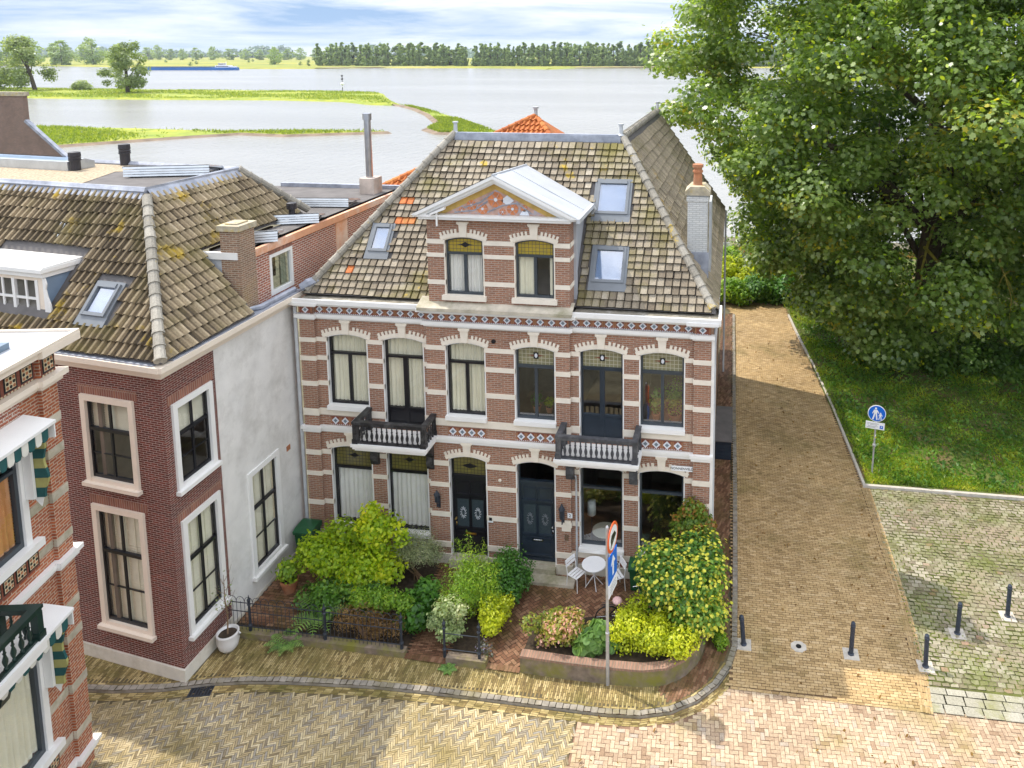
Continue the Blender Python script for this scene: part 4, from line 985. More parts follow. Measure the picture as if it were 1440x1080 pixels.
solar((-.85, 3.1, 10.22), R(200), 1.5, 1.0, 'solar panel beside the black vent pipe on the annex roof')
solar((-.8, .55, 10.22), R(205), 1.5, 1.0, 'nearest solar panel on the annex roof, behind the brick chimney')
t = thing('roof_light', (-10.2, 1.2, 12), 'long grey metal roof light on gravel beside a black vent', 'roof light')
mb = MB(); F = Matrix.Translation((-8.6, .85, 12.01)) @ Matrix.Rotation(R(172), 4, 'Z'); mb.xf = F
mb.prism([(0, 0), (-.95, 0), (-.95, .22), (-.6, .34), (0, .30)], 0, 4.5, 0, 'x'); mb.build('casing', 'aluminium', t)
mb = MB(); mb.xf = F; mb.face([(.2, -.08, .34), (4.4, -.08, .34), (4.4, -.6, .38), (.2, -.6, .38)]); mb.build('glazing', 'sky_glass', t)
# ------------------------------------------------------------------ near house on the left edge
NO = Vector((-.98, -7.55, 0)); ndir = Vector((-.2, .98, 0)).normalized(); nin = Vector((-.98, -.2, 0)).normalized()
FN = frame(NO, ndir, nin)
near = thing('striped_house', NO, 'orange brick house with pale stripes, striped blinds and dark balcony at the left edge', 'house')
NS = [(-7, -.46, 0), (-.46, 0, -.09)]
nu = Op(-2.9, -1.02, 6.02, 8.45); nlw = Op(-2.9, -1.05, 1.42, 4.3); nu2 = Op(-5.6, -3.7, 4.8, 8.45)
mb = MB(); mb.xf = FN
for a, b, y in NS: wall_grid(mb, a, b, 0, 9.9, y, [nu, nlw, nu2], 0, .09 if y < 0 else 0)
mb.face([(0, -.09, 0), (0, 3.6, 0), (0, 3.6, 9.9), (0, -.09, 9.9)]); mb.face([(0, 3.6, 0), (-7, 3.6, 0), (-7, 3.6, 9.9), (0, 3.6, 9.9)]); mb.face([(-7, 3.6, 0), (-7, 0, 0), (-7, 0, 9.9), (-7, 3.6, 9.9)]); mb.build('brick_wall', 'orange_brick', near)
mb = MB(); mb.xf = FN; bands(mb, NS, [(8.14, 8.32), (7.46, 7.65), (6.50, 6.70), (5.50, 5.66), (3.92, 4.10), (3.22, 3.40), (2.06, 2.25), (.95, 1.13)], [nu, nlw, nu2], .012); mb.build('stone_band', 'weathered_stone', near)
mb = MB(); mb.xf = FN
for z0, z1, o in ((5.0, 5.1, .07), (5.1, 5.2, .13), (.32, .42, .07), (.42, .5, .12)): bands(mb, NS, [(z0, z1)], [nu2], o)
mb.box(.04, .14, -.215, .4, 5.096, 5.196); mb.build('belt_course', 'white_paint', near)
mb = MB(); mb.xf = FN
for z0, z1, o in ((9.02, 9.12, .08), (9.12, 9.24, .16), (9.72, 9.80, .16), (9.80, 9.95, .34)): bands(mb, NS, [(z0, z1)], [], o)
for z0, z1, o in ((9.02, 9.12, .08), (9.12, 9.24, .16), (9.72, 9.80, .16), (9.80, 9.95, .34)): mb.box(.001, o - .003, -.087 - o, 3.9, z0 - .004, z1 - .004)
mb.box(-7, .335, -.425, -.35, 9.953, 10.02); mb.box(.26, .335, -.35, 3.9, 9.953, 10.02); mb.build('cornice', 'cream_paint', near)
mb = MB(); mb.xf = FN; mb.box(-7, .26, -.35, 3.9, 9.956, 9.972); mb.build('gutter', 'white_zinc', near)
mb = MB(); mb.xf = FN
for a, b, y, n in ((-7, -.5, -.02, 15), (-.42, -.04, -.11, 1)):
    mb.box(a, b, y, y + .05, 9.26, 9.70, 0); w = (b - a) / n
    for i in range(n):
        c = a + (i + .5) * w; mb.box(c - .17, c + .17, y - .006, y, 9.31, 9.65, 1); mb.box(c - .13, c + .13, y - .012, y - .006, 9.35, 9.61, 2)
        for k in range(9):
            cx = c - .087 + .087 * (k % 3); cz = 9.393 + .087 * (k // 3); mb.prism([(cx + .034 * math.cos(t * PI / 4), cz + .034 * math.sin(t * PI / 4)) for t in range(8)], y - .018, y - .012, 1 if k % 2 else 3)
    for k in range(int((b - a) / .09)):
        mb.box(a + k * .09, a + k * .09 + .05, y - .005, y, 9.255, 9.29, 2); mb.box(a + k * .09, a + k * .09 + .05, y - .005, y, 9.66, 9.695, 2)
for o in (nu, nlw):
    z0 = o.z0 - .62
    mb.box(o.x0, o.x1 + .12, -.03, .02, z0, z0 + .42, 0); n = 6; w = (o.x1 + .12 - o.x0) / n
    for i in range(n):
        c = o.x0 + (i + .5) * w; mb.box(c - .14, c + .14, -.036, -.03, z0 + .06, z0 + .36, 1); mb.box(c - .11, c + .11, -.042, -.036, z0 + .09, z0 + .33, 2)
        for k in range(9):
            cx = c - .075 + .075 * (k % 3); cz = z0 + .135 + .075 * (k // 3); mb.prism([(cx + .03 * math.cos(t * PI / 4), cz + .03 * math.sin(t * PI / 4)) for t in range(8)], -.048, -.042, 1 if k % 2 else 3)
mb.build('ornament_panel', ['tile_rust', 'sign_black', 'plaque_cream', 'terracotta'], near)
mb = MB(); mb.xf = FN
for o in (nu, nlw, nu2):
    mb.box(o.x0, o.x0 + .16, -.03, .12, o.z0, o.zs); mb.box(o.x1 - .16, o.x1, -.03, .12, o.z0, o.zs); mb.box(o.x0 + .16, o.x1 - .16, -.03, .12, o.zs - .15, o.zs)
for o in (nu, nlw): mb.box(o.x0 - .1, o.x1 + .16, -.16, .10, o.z0 - .16, o.z0)
mb.build('window_surround', 'white_paint', near)
for o, cm in ((nu, 'orange_curtain'), (nlw, 'curtain_warm'), (nu2, 'curtain_warm')):
    q = Op(o.x0 + .16, o.x1 - .16, o.z0 + .001, o.zs - .15)
    w = sash(near, FN, q, .02, o.zs - .75, mull=False, mat='grey_frame', fw=.09, fd=.09, curt=dict(mat=cm, folds=10, full=0, gap=None), top='glass_dark', bot='glass', seed=int(o.z0 * 10))
mb = MB(); mb.xf = FN; mb.box(-6.9, -.2, 2.0, 2.1, .2, 9.5); mb.box(-6.9, -.2, .3, 2, 4.6, 4.8); mb.build('interior_wall', 'interior', near)
mb = MB(); mb.xf = FN
for k in range(26): mb.box(-2.9 + k * .075, -2.9 + k * .075 + .06, -.004, .0, 8.62, 8.98)
mb.build('brick_arch', 'annex_brick', near)
def blind(o, zt, ln, nm):
    # folding sun blind with a painted box, scalloped striped valance and a stored striped wing at its end
    mb = MB(); mb.xf = FN
    mb.prism([(-.62, zt - .12), (-.0, zt), (0, zt + .06), (-.62, zt - .06)], o.x0, o.x1 + .14, 0, 'x'); mb.prism([(-.60, zt - .42), (-.02, zt - .42), (-.02, zt - .02), (-.60, zt - .13)], o.x1 + .10, o.x1 + .13, 0, 'x')
    mb.box(o.x1 - .07, o.x1 - .0, -.20, -.035, zt - ln - .1, zt - .14)
    mb.prism([(-.28, zt - ln - .12), (-.22, zt - ln - .34), (-.05, zt - ln - .1), (-.05, zt - .4), (-.28, zt - .4)], o.x1 + .08, o.x1 + .10, 0, 'x')
    b = mb.build('sun_blind', 'white_paint', near)
    mb = MB(); mb.xf = FN; n = int((o.x1 - o.x0) / .18)
    for i in range(n):
        x = o.x0 + .02 + i * .18; mb.prism([(x, zt - .11), (x + .17, zt - .11), (x + .17, zt - .32), (x + .13, zt - .38), (x + .04, zt - .38), (x, zt - .32)], -.60, -.57, i % 2)
    k = int(ln / .2)
    for i in range(k):
        z1 = zt - .2 - i * (ln - .1) / k; z0 = z1 - (ln - .1) / k
        bw = lambda z: -.37 - .035 * math.sin((z - zt) * 9) - .05 * math.sin(PI * min(1, (zt - .2 - z) / ln))
        mb.prism([(bw(z0 + (z1 - z0) * q / 4), z0 + (z1 - z0) * q / 4) for q in range(5)] + [(-.1, z1), (-.1, z0)], o.x1 + .015, o.x1 + .075, 2 if i % 2 else 1, 'x')
    mb.build('striped_cloth', ['awning_white', 'awning_green', 'awning_olive'], b)
blind(nu, 8.62, 1.55, 'a'); blind(nlw, 4.50, 1.6, 'b')
balcony(near, FN, -4.6, -2.02, .85, 4.42, 4.74, 5.40, 'dark_green_paint', .2)
mb = MB(); mb.xf = FN
a, b, c, d = (-7, .42, 10.05), (-.72, .42, 10.05), (-1.7, 1.5, 12.0), (-7, 1.5, 12.0)
mb.face([a, b, c, d]); mb.face([b, (-.72, 3.2, 10.05), (-1.7, 2.3, 12.0), c]); mb.face([d, c, (-1.7, 2.3, 12.0), (-7, 2.3, 12.0)]); mb.face([(-.72, 3.2, 10.05), (-7, 3.2, 10.05), (-7, 2.3, 12.0), (-1.7, 2.3, 12.0)])
for i in range(9): mb.tube([tuple(Vector(a).lerp(Vector(b), i / 8)), tuple(Vector(d).lerp(Vector(c), i / 8))], .03, 4)
mb.box(-7, -.62, .32, .42, 9.975, 10.10); mb.box(-.72, -.62, .42, 3.2, 9.975, 10.10); mb.build('slate_roof', 'slate_blue', near)
# ------------------------------------------------------------------ houses seen over the roofs
g = thing('gable_house', (-38, 26, 0), 'brown brick gable with big chimney rising behind the flat roof at far left', 'house')
FG = frame((-38, 25, 0), (1, 0, 0), (0, 1, 0))
mb = MB(); mb.xf = FG; mb.face([(-6.5, 0, 0), (6, 0, 0), (6, 0, 7.7), (2.0, 0, 11.15), (2.0, 0, 12.9), (-1.2, 0, 12.9), (-1.2, 0, 11.15), (-6.5, 0, 6.6)]); mb.box(-.4, 2.0, .001, .35, 10.5, 12.98)
mb.face([(6, 0, 0), (-4, 9, 0), (-4, 9, 7.5), (6, 0, 7.7)]); mb.build('brick_gable', 'brown_brick', g)
mb = MB(); mb.xf = FG; mb.box(-1.3, 2.1, -.06, .42, 12.9, 13.18); mb.build('chimney_cap', 'lichen_cap', g)
mb = MB(); mb.xf = FG; mb.face([(6.0, .1, 7.5), (-4, 9, 7.5), (-8.2, 9, 10.9), (1.8, .1, 11.1)]); mb.face([(1.8, .1, 11.1), (-8.2, 9, 10.9), (-16, 9, 6.4), (-6.6, .1, 6.4)]); mb.build('roof', 'orange_tile', g)
mb = MB(); mb.xf = FG; mb.prism([(2.0, 11.1), (2.1, 11.25), (6.15, 7.8), (6.05, 7.65)], -.1, .2); mb.prism([(-1.2, 11.1), (-1.3, 11.25), (-6.6, 6.75), (-6.5, 6.6)], -.1, .2, 1); mb.build('gable_coping', ['lead', 'white_paint'], g)
g2 = thing('orange_roof_house', (3.4, 15, 0), 'hip roof of weathered orange pantiles peeping over the grey ridge', 'house')
ap = Vector((3.3, 16, 12.75)); e = 4.6; zb = 9.2
cn = [ap + Vector((-e * 1.6, -e, zb - ap.z)), ap + Vector((e * .9, -e, zb - ap.z)), ap + Vector((e * .9, e, zb - ap.z)), ap + Vector((-e * 1.6, e, zb - ap.z))]
mb = MB(); mb.face([tuple(cn[0]), tuple(cn[1]), tuple(ap)]); mb.face([tuple(cn[1]), tuple(cn[2]), tuple(ap)]); mb.face([tuple(cn[2]), tuple(cn[3]), tuple(ap)]); mb.face([tuple(cn[3]), tuple(cn[0]), tuple(ap)])
rf2 = mb.build('roof', 'orange_tile', g2)
up2 = Vector((0, e, ap.z - zb)); L2 = up2.length; F2 = slope_frame(cn[0], (1, 0, 0), up2)
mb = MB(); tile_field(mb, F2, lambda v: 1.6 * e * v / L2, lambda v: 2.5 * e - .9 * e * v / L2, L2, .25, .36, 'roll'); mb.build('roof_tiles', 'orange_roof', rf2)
mb = MB(); ridge_caps(mb, cn[0], ap, .14); ridge_caps(mb, cn[1], ap, .14); mb.build('hip_tiles', 'orange_roof', rf2)
mb = MB(); mb.lathe([(.1, -.1), (.1, .35), (.16, .36), (.16, .45)], tuple(ap), 10); mb.build('vent_pipe', 'zinc', rf2)
mb = MB(); mb.box(cn[0].x + .3, cn[1].x - .3, cn[0].y + .3, cn[2].y - .3, 0, zb); mb.build('brick_wall', 'brown_brick', g2)
# ------------------------------------------------------------------ ground
def struct(o): o['kind'] = 'structure'; return o
def sheet(name, poly, z, mat, kind='structure'):
    mb = MB(); mb.face([(x, y, z) for x, y in poly]); o = mb.build(name, mat); o['kind'] = kind; return o
mb = MB()
ys = [-60, -20, 36, 46, 52, 62]; zs = [-.16, -.16, -.16, -.6, -2.4, -4.6]
for i in range(5): mb.face([(-400, ys[i], zs[i]), (300, ys[i], zs[i]), (300, ys[i + 1], zs[i + 1]), (-400, ys[i + 1], zs[i + 1])])
struct(mb.build('ground', 'ground_soil'))
def inpoly(p, poly):
    x, y = p; c = False; n = len(poly); j = n - 1
    for i in range(n):
        xi, yi = poly[i]; xj, yj = poly[j]
        if (yi > y) != (yj > y) and x < (xj - xi) * (y - yi) / (yj - yi) + xi: c = not c
        j = i
    return c
def brick(mb, cx, cy, ang, L, W, z, jit=.003, r=None):
    c, s = math.cos(ang), math.sin(ang); a = L / 2; b = W / 2; t = rnd.uniform(-jit, jit); u = rnd.uniform(-jit, jit)
    P = lambda x, y: (cx + x * c - y * s, cy + x * s + y * c, z + t * x / a * 1 + u * y / b + rnd.uniform(0, .0015))
    k = min(.008, W * .1)
    mb.face([P(-a + k, -b), P(a - k, -b), P(a, -b + k), P(a, b - k), P(a - k, b), P(-a + k, b), P(-a, b - k), P(-a, -b + k)], None, r)
def herring(mb, poly, ang, L, W, z, gap=.006, avoid=None):
    xs = [p[0] for p in poly]; ys_ = [p[1] for p in poly]; cx = sum(xs) / len(xs); cy = sum(ys_) / len(ys_)
    rad = max(math.hypot(x - cx, y - cy) for x, y in poly); k = round(L / W); n = int(rad / W) + 4
    c, s = math.cos(ang), math.sin(ang); per = 2 * k
    for j in range(-n, n):
        for i in range(-n, n):
            # cell (i,j) on a W lattice: horizontal brick starts where (i - j) % 2k == 0, vertical where (i - j) % 2k == k
            m = (i - j) % per
            if m == 0: u, v, a = (i + k / 2) * W, (j + .5) * W, 0
            elif m == per - 1: u, v, a = (i + .5) * W, (j + k / 2) * W, PI / 2
            else: continue
            x = cx + u * c - v * s; y = cy + u * s + v * c
            if inpoly((x, y), poly) and not (avoid and avoid(x, y)): brick(mb, x, y, ang + a, L - gap, W - gap, z)
def rows(mb, poly, ang, L, W, z, gap=.006, off=.5, jit=.003, wob=0.0, avoid=None):
    xs = [p[0] for p in poly]; ys_ = [p[1] for p in poly]; cx = sum(xs) / len(xs); cy = sum(ys_) / len(ys_)
    rad = max(math.hypot(x - cx, y - cy) for x, y in poly); c, s = math.cos(ang), math.sin(ang)
    for j in range(-int(rad / W) - 2, int(rad / W) + 2):
        o = (j % 2) * off * L + rnd.uniform(-.02, .02) * (1 if wob else 0)
        for i in range(-int(rad / L) - 2, int(rad / L) + 2):
            u = i * L + o; v = j * W + wob * math.sin(u * .8 + j * .3)
            x = cx + u * c - v * s; y = cy + u * s + v * c
            if inpoly((x, y), poly) and not (avoid and avoid(x, y)):
                if wob: brick(mb, x, y, ang + rnd.uniform(-.08, .08), L - gap - rnd.random() * .03, W - gap - rnd.random() * .02, z, jit * 2)
                else: brick(mb, x, y, ang, L - gap, W - gap, z, jit)
def course(mb, line, step, L, W, z, jit=.004, rot=0.0, s0=0, s1=1e9):
    d = 0.0; acc = 0.0
    for i in range(len(line) - 1):
        a = Vector(line[i]); b = Vector(line[i + 1]); seg = (b - a).length; t = (b - a).normalized(); ang = math.atan2(t.y, t.x)
        while acc < seg:
            p = a + t * acc
            if s0 <= d + acc <= s1: brick(mb, p.x, p.y, ang + rot + rnd.uniform(-.03, .03), L * rnd.uniform(.93, 1), W * rnd.uniform(.93, 1), z, jit)
            acc += step
        acc -= seg; d += seg
KERB = [(-9, -4.35), (-6, -5.1), (-2.77, -5.80), (-1.96, -5.72), (-.78, -5.50), (.3, -5.17), (1.2, -4.98), (2.25, -4.84), (4.32, -4.66), (5.9, -4.61), (7.3, -4.60), (8.8, -4.60), (10.3, -4.60), (11.2, -4.53), (11.9, -4.32), (12.5, -3.93), (12.95, -3.42), (13.28, -2.8), (13.42, -2.2), (13.44, 0), (13.44, 5), (13.40, 12), (13.36, 24)]
LANE_R = [(18.06, -3.45), (18.20, -2.4), (18.28, 0), (18.26, 2.3), (18.20, 6.2), (17.85, 12.2), (17.5, 16.4), (17.0, 21), (16.7, 24.3)]
ZS, ZL, ZW = -.07, -.045, 0.0
def offset(poly, d):
    out = []
    for i, p in enumerate(poly):
        a = Vector(poly[max(i - 1, 0)]); b = Vector(poly[min(i + 1, len(poly) - 1)]); t = (b - a).normalized(); out.append((p[0] + t.y * d, p[1] - t.x * d))
    return out
KO = offset(KERB, .12)
street = [(-9, -12), (9.75, -12), (9.75, -4.9)] + [p for p in KERB[::-1] if p[0] < 9.7]
sheet('street_joints', street, ZS - .008, 'mortar_street')
gut = offset(KERB, .42)
street_in = [(-9, -12), (9.75, -12), (9.75, -5.0)] + [p for p in gut[::-1] if p[0] < 9.7]
ycut = lambda x, y: y < -9.6 or x < -3.6 or x > 22.5
mb = MB(); herring(mb, street_in, R(24), .205, .0513, ZS, .009, avoid=ycut); struct(mb.build('street', 'street_yellow'))
pink = [(9.76, -12), (30, -12), (30, -3.5), (18.06, -3.5), (13.5, -3.45)] + [p for p in KERB[::-1] if 9.7 < p[0] < 13.3 and p[1] < -2.8] + [(9.76, -4.6)]
sheet('square_joints', pink, ZS - .009, 'mortar_pink')
pink_in = [(9.78, -12), (30, -12), (30, -3.42), (18.06, -3.42), (13.5, -3.40)] + [p for p in gut[::-1] if 9.78 < p[0] < 13.6 and p[1] < -3.2] + [(9.78, -5.0)]
mb = MB(); herring(mb, pink_in, R(3), .212, .106, ZS + .001, .009, avoid=ycut); struct(mb.build('square', 'street_pink'))
lane = [(13.36, -3.44), (18.06, -3.44)] + LANE_R[1:] + [(16.8, 26.5), (12.7, 26.5), (13.36, 24), (13.42, 0), (13.40, -2.3)]
sheet('lane_joints', lane, ZL - .008, 'mortar_lane')
mb = MB(); rows(mb, lane, R(1), .205, .088, ZL, .010, avoid=lambda x, y: y > 9 and False); course(mb, [(13.5, -3.47), (18.2, -3.49)], .205, .2, .10, ZL - .012, .002); struct(mb.build('lane', 'lane_brick'))
# gutter courses and kerb
K2 = [p for p in KERB if p[1] < -2.0]
mb = MB()
for dd in (.20, .255, .31, .365): course(mb, offset(KERB[:19], dd), .205, .2, .05, ZS + .002)
struct(mb.build('gutter_course', 'pavement_yellow'))
mb = MB()
course(mb, offset(KERB, .08), .175, .165, .15, ZW + .012, .008); 
A = offset(KERB, .16)
for i in range(len(A) - 1): mb.face([(A[i][0], A[i][1], ZS), (A[i + 1][0], A[i + 1][1], ZS), (A[i + 1][0], A[i + 1][1], ZW + .005), (A[i][0], A[i][1], ZW + .005)])
struct(mb.build('kerb', 'kerb_stone'))
walk = [p for p in KERB if p[0] > -9.5][:19] + [(13.3, 0), (13.28, 24), (12.7, 24), (12.7, .0), (12.6, -2.9), (12.0, -3.55), (11.4, -3.8), (.3, -3.8), (-.3, -3.5), (-.3, -5.3), (-9, -4.15)]
sheet('pavement_joints', walk, ZW - .008, 'mortar_street')
mb = MB()
w1 = [(-9, -4.3), (-6, -5.0), (-2.77, -5.70), (-.78, -5.42), (.3, -5.09), (2.25, -4.76), (4.32, -4.58), (7.3, -4.52), (10.3, -4.52), (11.2, -4.44), (11.85, -4.25), (11.6, -3.75), (.3, -3.75), (-.25, -3.45), (-.25, -5.25), (-9, -4.1)]
rows(mb, w1, R(92), .205, .0513, ZW, .010)
course(mb, offset(KERB[:18], -.03), .205, .2, .05, ZW + .004)
struct(mb.build('pavement', 'pavement_yellow'))
mb = MB(); rows(mb, [(11.85, -4.25), (12.45, -3.85), (12.9, -3.35), (13.2, -2.75), (13.34, -2.2), (13.36, 24), (12.7, 24), (12.7, -2.6), (12.1, -3.5), (11.6, -3.75)], R(75), .205, .07, ZW + .001, .008); struct(mb.build('side_pavement', 'patio_brick'))
# front garden: soil and two brick paths
garden = [(-.33, -3.5), (.3, -3.7), (11.3, -3.7), (12.0, -3.45), (12.62, -2.7), (12.62, .1), (-.33, .3)]
sheet('garden_soil', garden, .012, 'soil')
mb = MB()
patio = [(6.75, -3.75), (8.1, -3.75), (8.3, -3.0), (10.9, -2.6), (11.3, -.0), (6.8, -.0), (6.6, -1.6)]
herring(mb, patio, R(48), .21, .105, .03, .012)
course(mb, [(6.8, -3.80), (8.05, -3.82)], .105, .10, .2, .034); struct(mb.build('patio', 'patio_brick'))
mb = MB(); rows(mb, [(4.9, -3.75), (6.0, -3.75), (5.9, 0), (4.3, 0), (4.6, -1.5)], R(2), .205, .055, .03, .010); course(mb, [(4.9, -3.80), (6.05, -3.82)], .105, .10, .2, .034); rows(mb, [(-.3, -3.4), (1.8, -3.4), (1.3, -1.2), (1.3, .1), (-.3, .2)], R(0), .205, .105, .028, .012); struct(mb.build('garden_path', 'patio_brick'))
# cobbled forecourt on the right
cob = [(18.35, -2.75), (30, -2.75), (30, 6.06), (18.35, 6.06)]
sheet('forecourt_joints', cob, ZL - .006, 'mossy_soil')
mb = MB(); rows(mb, cob, R(-1), .215, .15, ZL + .004, .016, jit=.006, wob=.05, avoid=lambda x, y: x > 25.5); struct(mb.build('forecourt', 'cobble'))
mb = MB()
for k, y in enumerate((-3.37, -3.09, -2.84)): course(mb, [(18.35 + .1 * k, y), (26, y)], .46, .452, .272 if k < 2 else .2, ZL + .006, .001)
struct(mb.build('edge_slabs', 'edge_slab'))
mb = MB()
for dd in (-.03, .03, .09, .15, .21): course(mb, offset(LANE_R[:5], dd), .205, .2, .058, ZL + .009)
struct(mb.build('lane_edge', 'lane_brick'))
# grass verge behind low kerb
mb = MB()
L2 = LANE_R[4:]
for i in range(len(L2) - 1):
    a, b = L2[i], L2[i + 1]; mb.prism([(a[0], a[1]), (a[0] + .1, a[1]), (b[0] + .1, b[1]), (b[0], b[1])], ZL - .02, .06, 0, 'z')
mb.prism([(18.2, 6.08), (33, 6.08), (33, 6.2), (18.2, 6.2)], ZL - .02, .055, 0, 'z')
struct(mb.build('verge_kerb', 'concrete'))
N = 26; mb = MB(); vx = lambda t: 0
g = []
for j in range(N + 1):
    y = 6.2 + j * 1.2; xl = 18.3 + max(0, 0) - (y - 6.2) * .085
    g.append([mb.pt((xl + i * 1.0, y, .02 + min(1, j * .5) * (min(1, i * .35) * (.10 + .05 * math.sin(i * 1.3 + j)) + .02 * min(12, max(0, i - 2))))) for i in range(22)])
for j in range(N):
    for i in range(21): mb.idx((g[j][i], g[j][i + 1], g[j + 1][i + 1], g[j + 1][i]))
struct(mb.build('verge', 'verge_soil', smooth=True))
def grass(name, pts_fn, n, size, mat, seed, label, up=.7, shape=BLADE, origin=(20, 10, 0)):
    rng = np.random.default_rng(seed); pos = pts_fn(rng, n); n = len(pos)
    td = rng.normal(size=(n, 3)) * .55; td[:, 2] = up
    sz = size * (.6 + .8 * rng.random(n)); pos[:, 2] += sz * .3
    nr = rng.normal(size=(n, 3)); nr[:, 2] = np.abs(nr[:, 2]) * .6
    f = np.sin(pos[:, 0] * 1.9 + 1.3 * np.sin(pos[:, 1] * 1.1)) * np.sin(pos[:, 1] * 1.7 + np.sin(pos[:, 0])) * .5 + .5
    r = .5 * rng.random(n) + .5 * f
    o0 = np.array(origin, float)
    v, k = leaves_arrays(pos - o0, nr, sz, shape, rng, .1, td)
    o = bpy.data.objects.new(name, leaf_mesh(name, v, k, r, mat)); COL.objects.link(o); o.location = origin; o['kind'] = 'stuff'
    return tag(o, label, 'grass')
def vp_(rng, n):
    y = 6.35 + 22 * rng.random(n) ** 1.3; xl = 18.4 - (y - 6.2) * .085; x = xl + (13 + 2 * rng.random(n)) * rng.random(n)
    return np.stack([x, y, .03 + np.clip((y - 6.2) / 2.4, 0, 1) * (.06 + .02 * np.clip(x - xl - 2, 0, 12))], 1)

vp0_ = vp_
def vp_(rng, n):
    p = vp0_(rng, n); k = np.sin(p[:, 0] * 1.3 + 2 * np.sin(p[:, 1] * .9)) + np.sin(p[:, 1] * 1.6 + p[:, 0] * .5) + rng.normal(size=n) * .5; return p[k > -1.1]
grass('grass', vp_, 80000, .17, 'grass_blade', 3, 'short weedy grass with yellow flecks on the verge under the tree', shape=BLADE)
def vq_(rng, n):
    y = 6.5 + 16 * rng.random(n) ** 1.2; x = 18.6 + 13 * rng.random(n) - (y - 6.2) * .08
    return np.stack([x, y, .05 + np.clip((y - 6.2) / 2.4, 0, 1) * (.08 + .02 * np.clip(x - 20, 0, 12))], 1)
grass('ground_cover', vq_, 14000, .13, 'mid_leaf', 4, 'low leafy weeds scattered through the grass verge', up=.1, shape=OVAL)
def cm_(rng, n):
    # moss and tufts in the forecourt joints
    c = np.array([[18.9, .4], [19.6, 3.0], [20.6, 2.2], [18.7, -1.6], [19.8, -1.2], [21.5, 4.0], [22.6, 1.0], [20.6, -1.9]]); k = rng.integers(0, len(c), n)
    p = c[k] + rng.normal(size=(n, 2)) * [1.0, .7]; p[:, 1] = np.clip(p[:, 1], -2.6, 5.6); p[:, 0] = np.clip(p[:, 0], 18.4, 25)
    # snap to the joint lines
    p[:, 1] = np.round(p[:, 1] / .15) * .15 + rng.normal(size=n) * .012
    return np.stack([p[:, 0], p[:, 1], np.full(n, ZL)], 1)
grass('joint_moss', cm_, 4200, .05, 'grass_blade', 5, 'tufts of moss and weeds in the cobble joints', up=.5)

def lt_(rng, n):
    x = rng.uniform(13.5, 18.2, n); y = rng.uniform(-3.3, 20, n); k = n // 3; x[:k] = rng.uniform(9.9, 21, k); y[:k] = rng.uniform(-6.5, -3.8, k)
    z = np.where(y < -3.4, ZS, ZL) + .012
    return np.stack([x, y, z], 1)
o = grass('fallen_leaves', lt_, 330, .09, 'dead_leaf', 15, 'fallen leaves and litter scattered over the lane and square', up=.03, shape=OVAL, origin=(15, 5, 0)); o['category'] = 'leaves'
# ------------------------------------------------------------------ garden walls, fence, furniture
def mesh_thing(mb, name, mats, label, cat, origin, group=None, smooth=False):
    o = mb.build(name, mats, None, smooth, origin); return tag(o, label, cat, group)
mb = MB(); mb.box(-.28, 4.85, -3.86, -3.64, -.05, .17); mesh_thing(mb, 'garden_wall', 'planter_brick', 'low mossy garden kerb wall under the black iron fence left of the path', 'wall', (2.2, -3.75, 0))
mb = MB(); mb.box(6.02, 7.1, -3.9, -3.68, -.05, .20); mesh_thing(mb, 'garden_wall', 'planter_brick', 'short mossy kerb wall below the cream and lime shrubs', 'wall', (6.5, -3.8, 0))
arc = [(8.02, -3.86), (9.2, -3.90), (10.3, -3.90), (11.2, -3.86), (11.8, -3.70), (12.25, -3.36), (12.55, -2.92), (12.72, -2.3), (12.74, -1.2)]
def wallstrip(mb, line, t, z0, z1, m=0):
    inn = offset(line, -t); n = len(line)
    for i in range(n - 1):
        a, b, c, d = line[i], line[i + 1], inn[i + 1], inn[i]
        mb.face([(a[0], a[1], z0), (b[0], b[1], z0), (b[0], b[1], z1), (a[0], a[1], z1)], m); mb.face([(d[0], d[1], z1), (c[0], c[1], z1), (c[0], c[1], z0), (d[0], d[1], z0)], m)
        mb.face([(a[0], a[1], z1), (b[0], b[1], z1), (c[0], c[1], z1), (d[0], d[1], z1)], m)
    for i in (0, n - 1):
        a, d = line[i], inn[i]; mb.face([(a[0], a[1], z0), (a[0], a[1], z1), (d[0], d[1], z1), (d[0], d[1], z0)], m)
pl = thing('planter_wall', (10.5, -3.5, 0), 'curved mossy brick planter wall holding the yellow shrubs at the corner', 'wall')
mb = MB(); wallstrip(mb, arc, .22, -.05, .42); mb.build('brick_wall', 'planter_brick', pl)
mb = MB(); arc2 = offset(arc, .012); wallstrip(mb, arc2, .245, .421, .485); mb.build('coping', 'edge_brick', pl)
mb = MB(); mb.face([(x, y, .36) for x, y in offset(arc, -.2)] + [(8.05, -2.6, .36)]); mb.build('planting_soil', 'soil', pl)
def fence_post(parent, x, y, h=1.15):
    mb = MB(); mb.lathe([(.045, .1), (.045, .3), (.06, .32), (.035, .36), (.032, h - .25), (.055, h - .22), (.03, h - .19), (.05, h - .08), (.02, h - .03), (.005, h + .06)], (x, y, .02), 8)
    return mb.build('post', 'iron', parent, smooth=False)
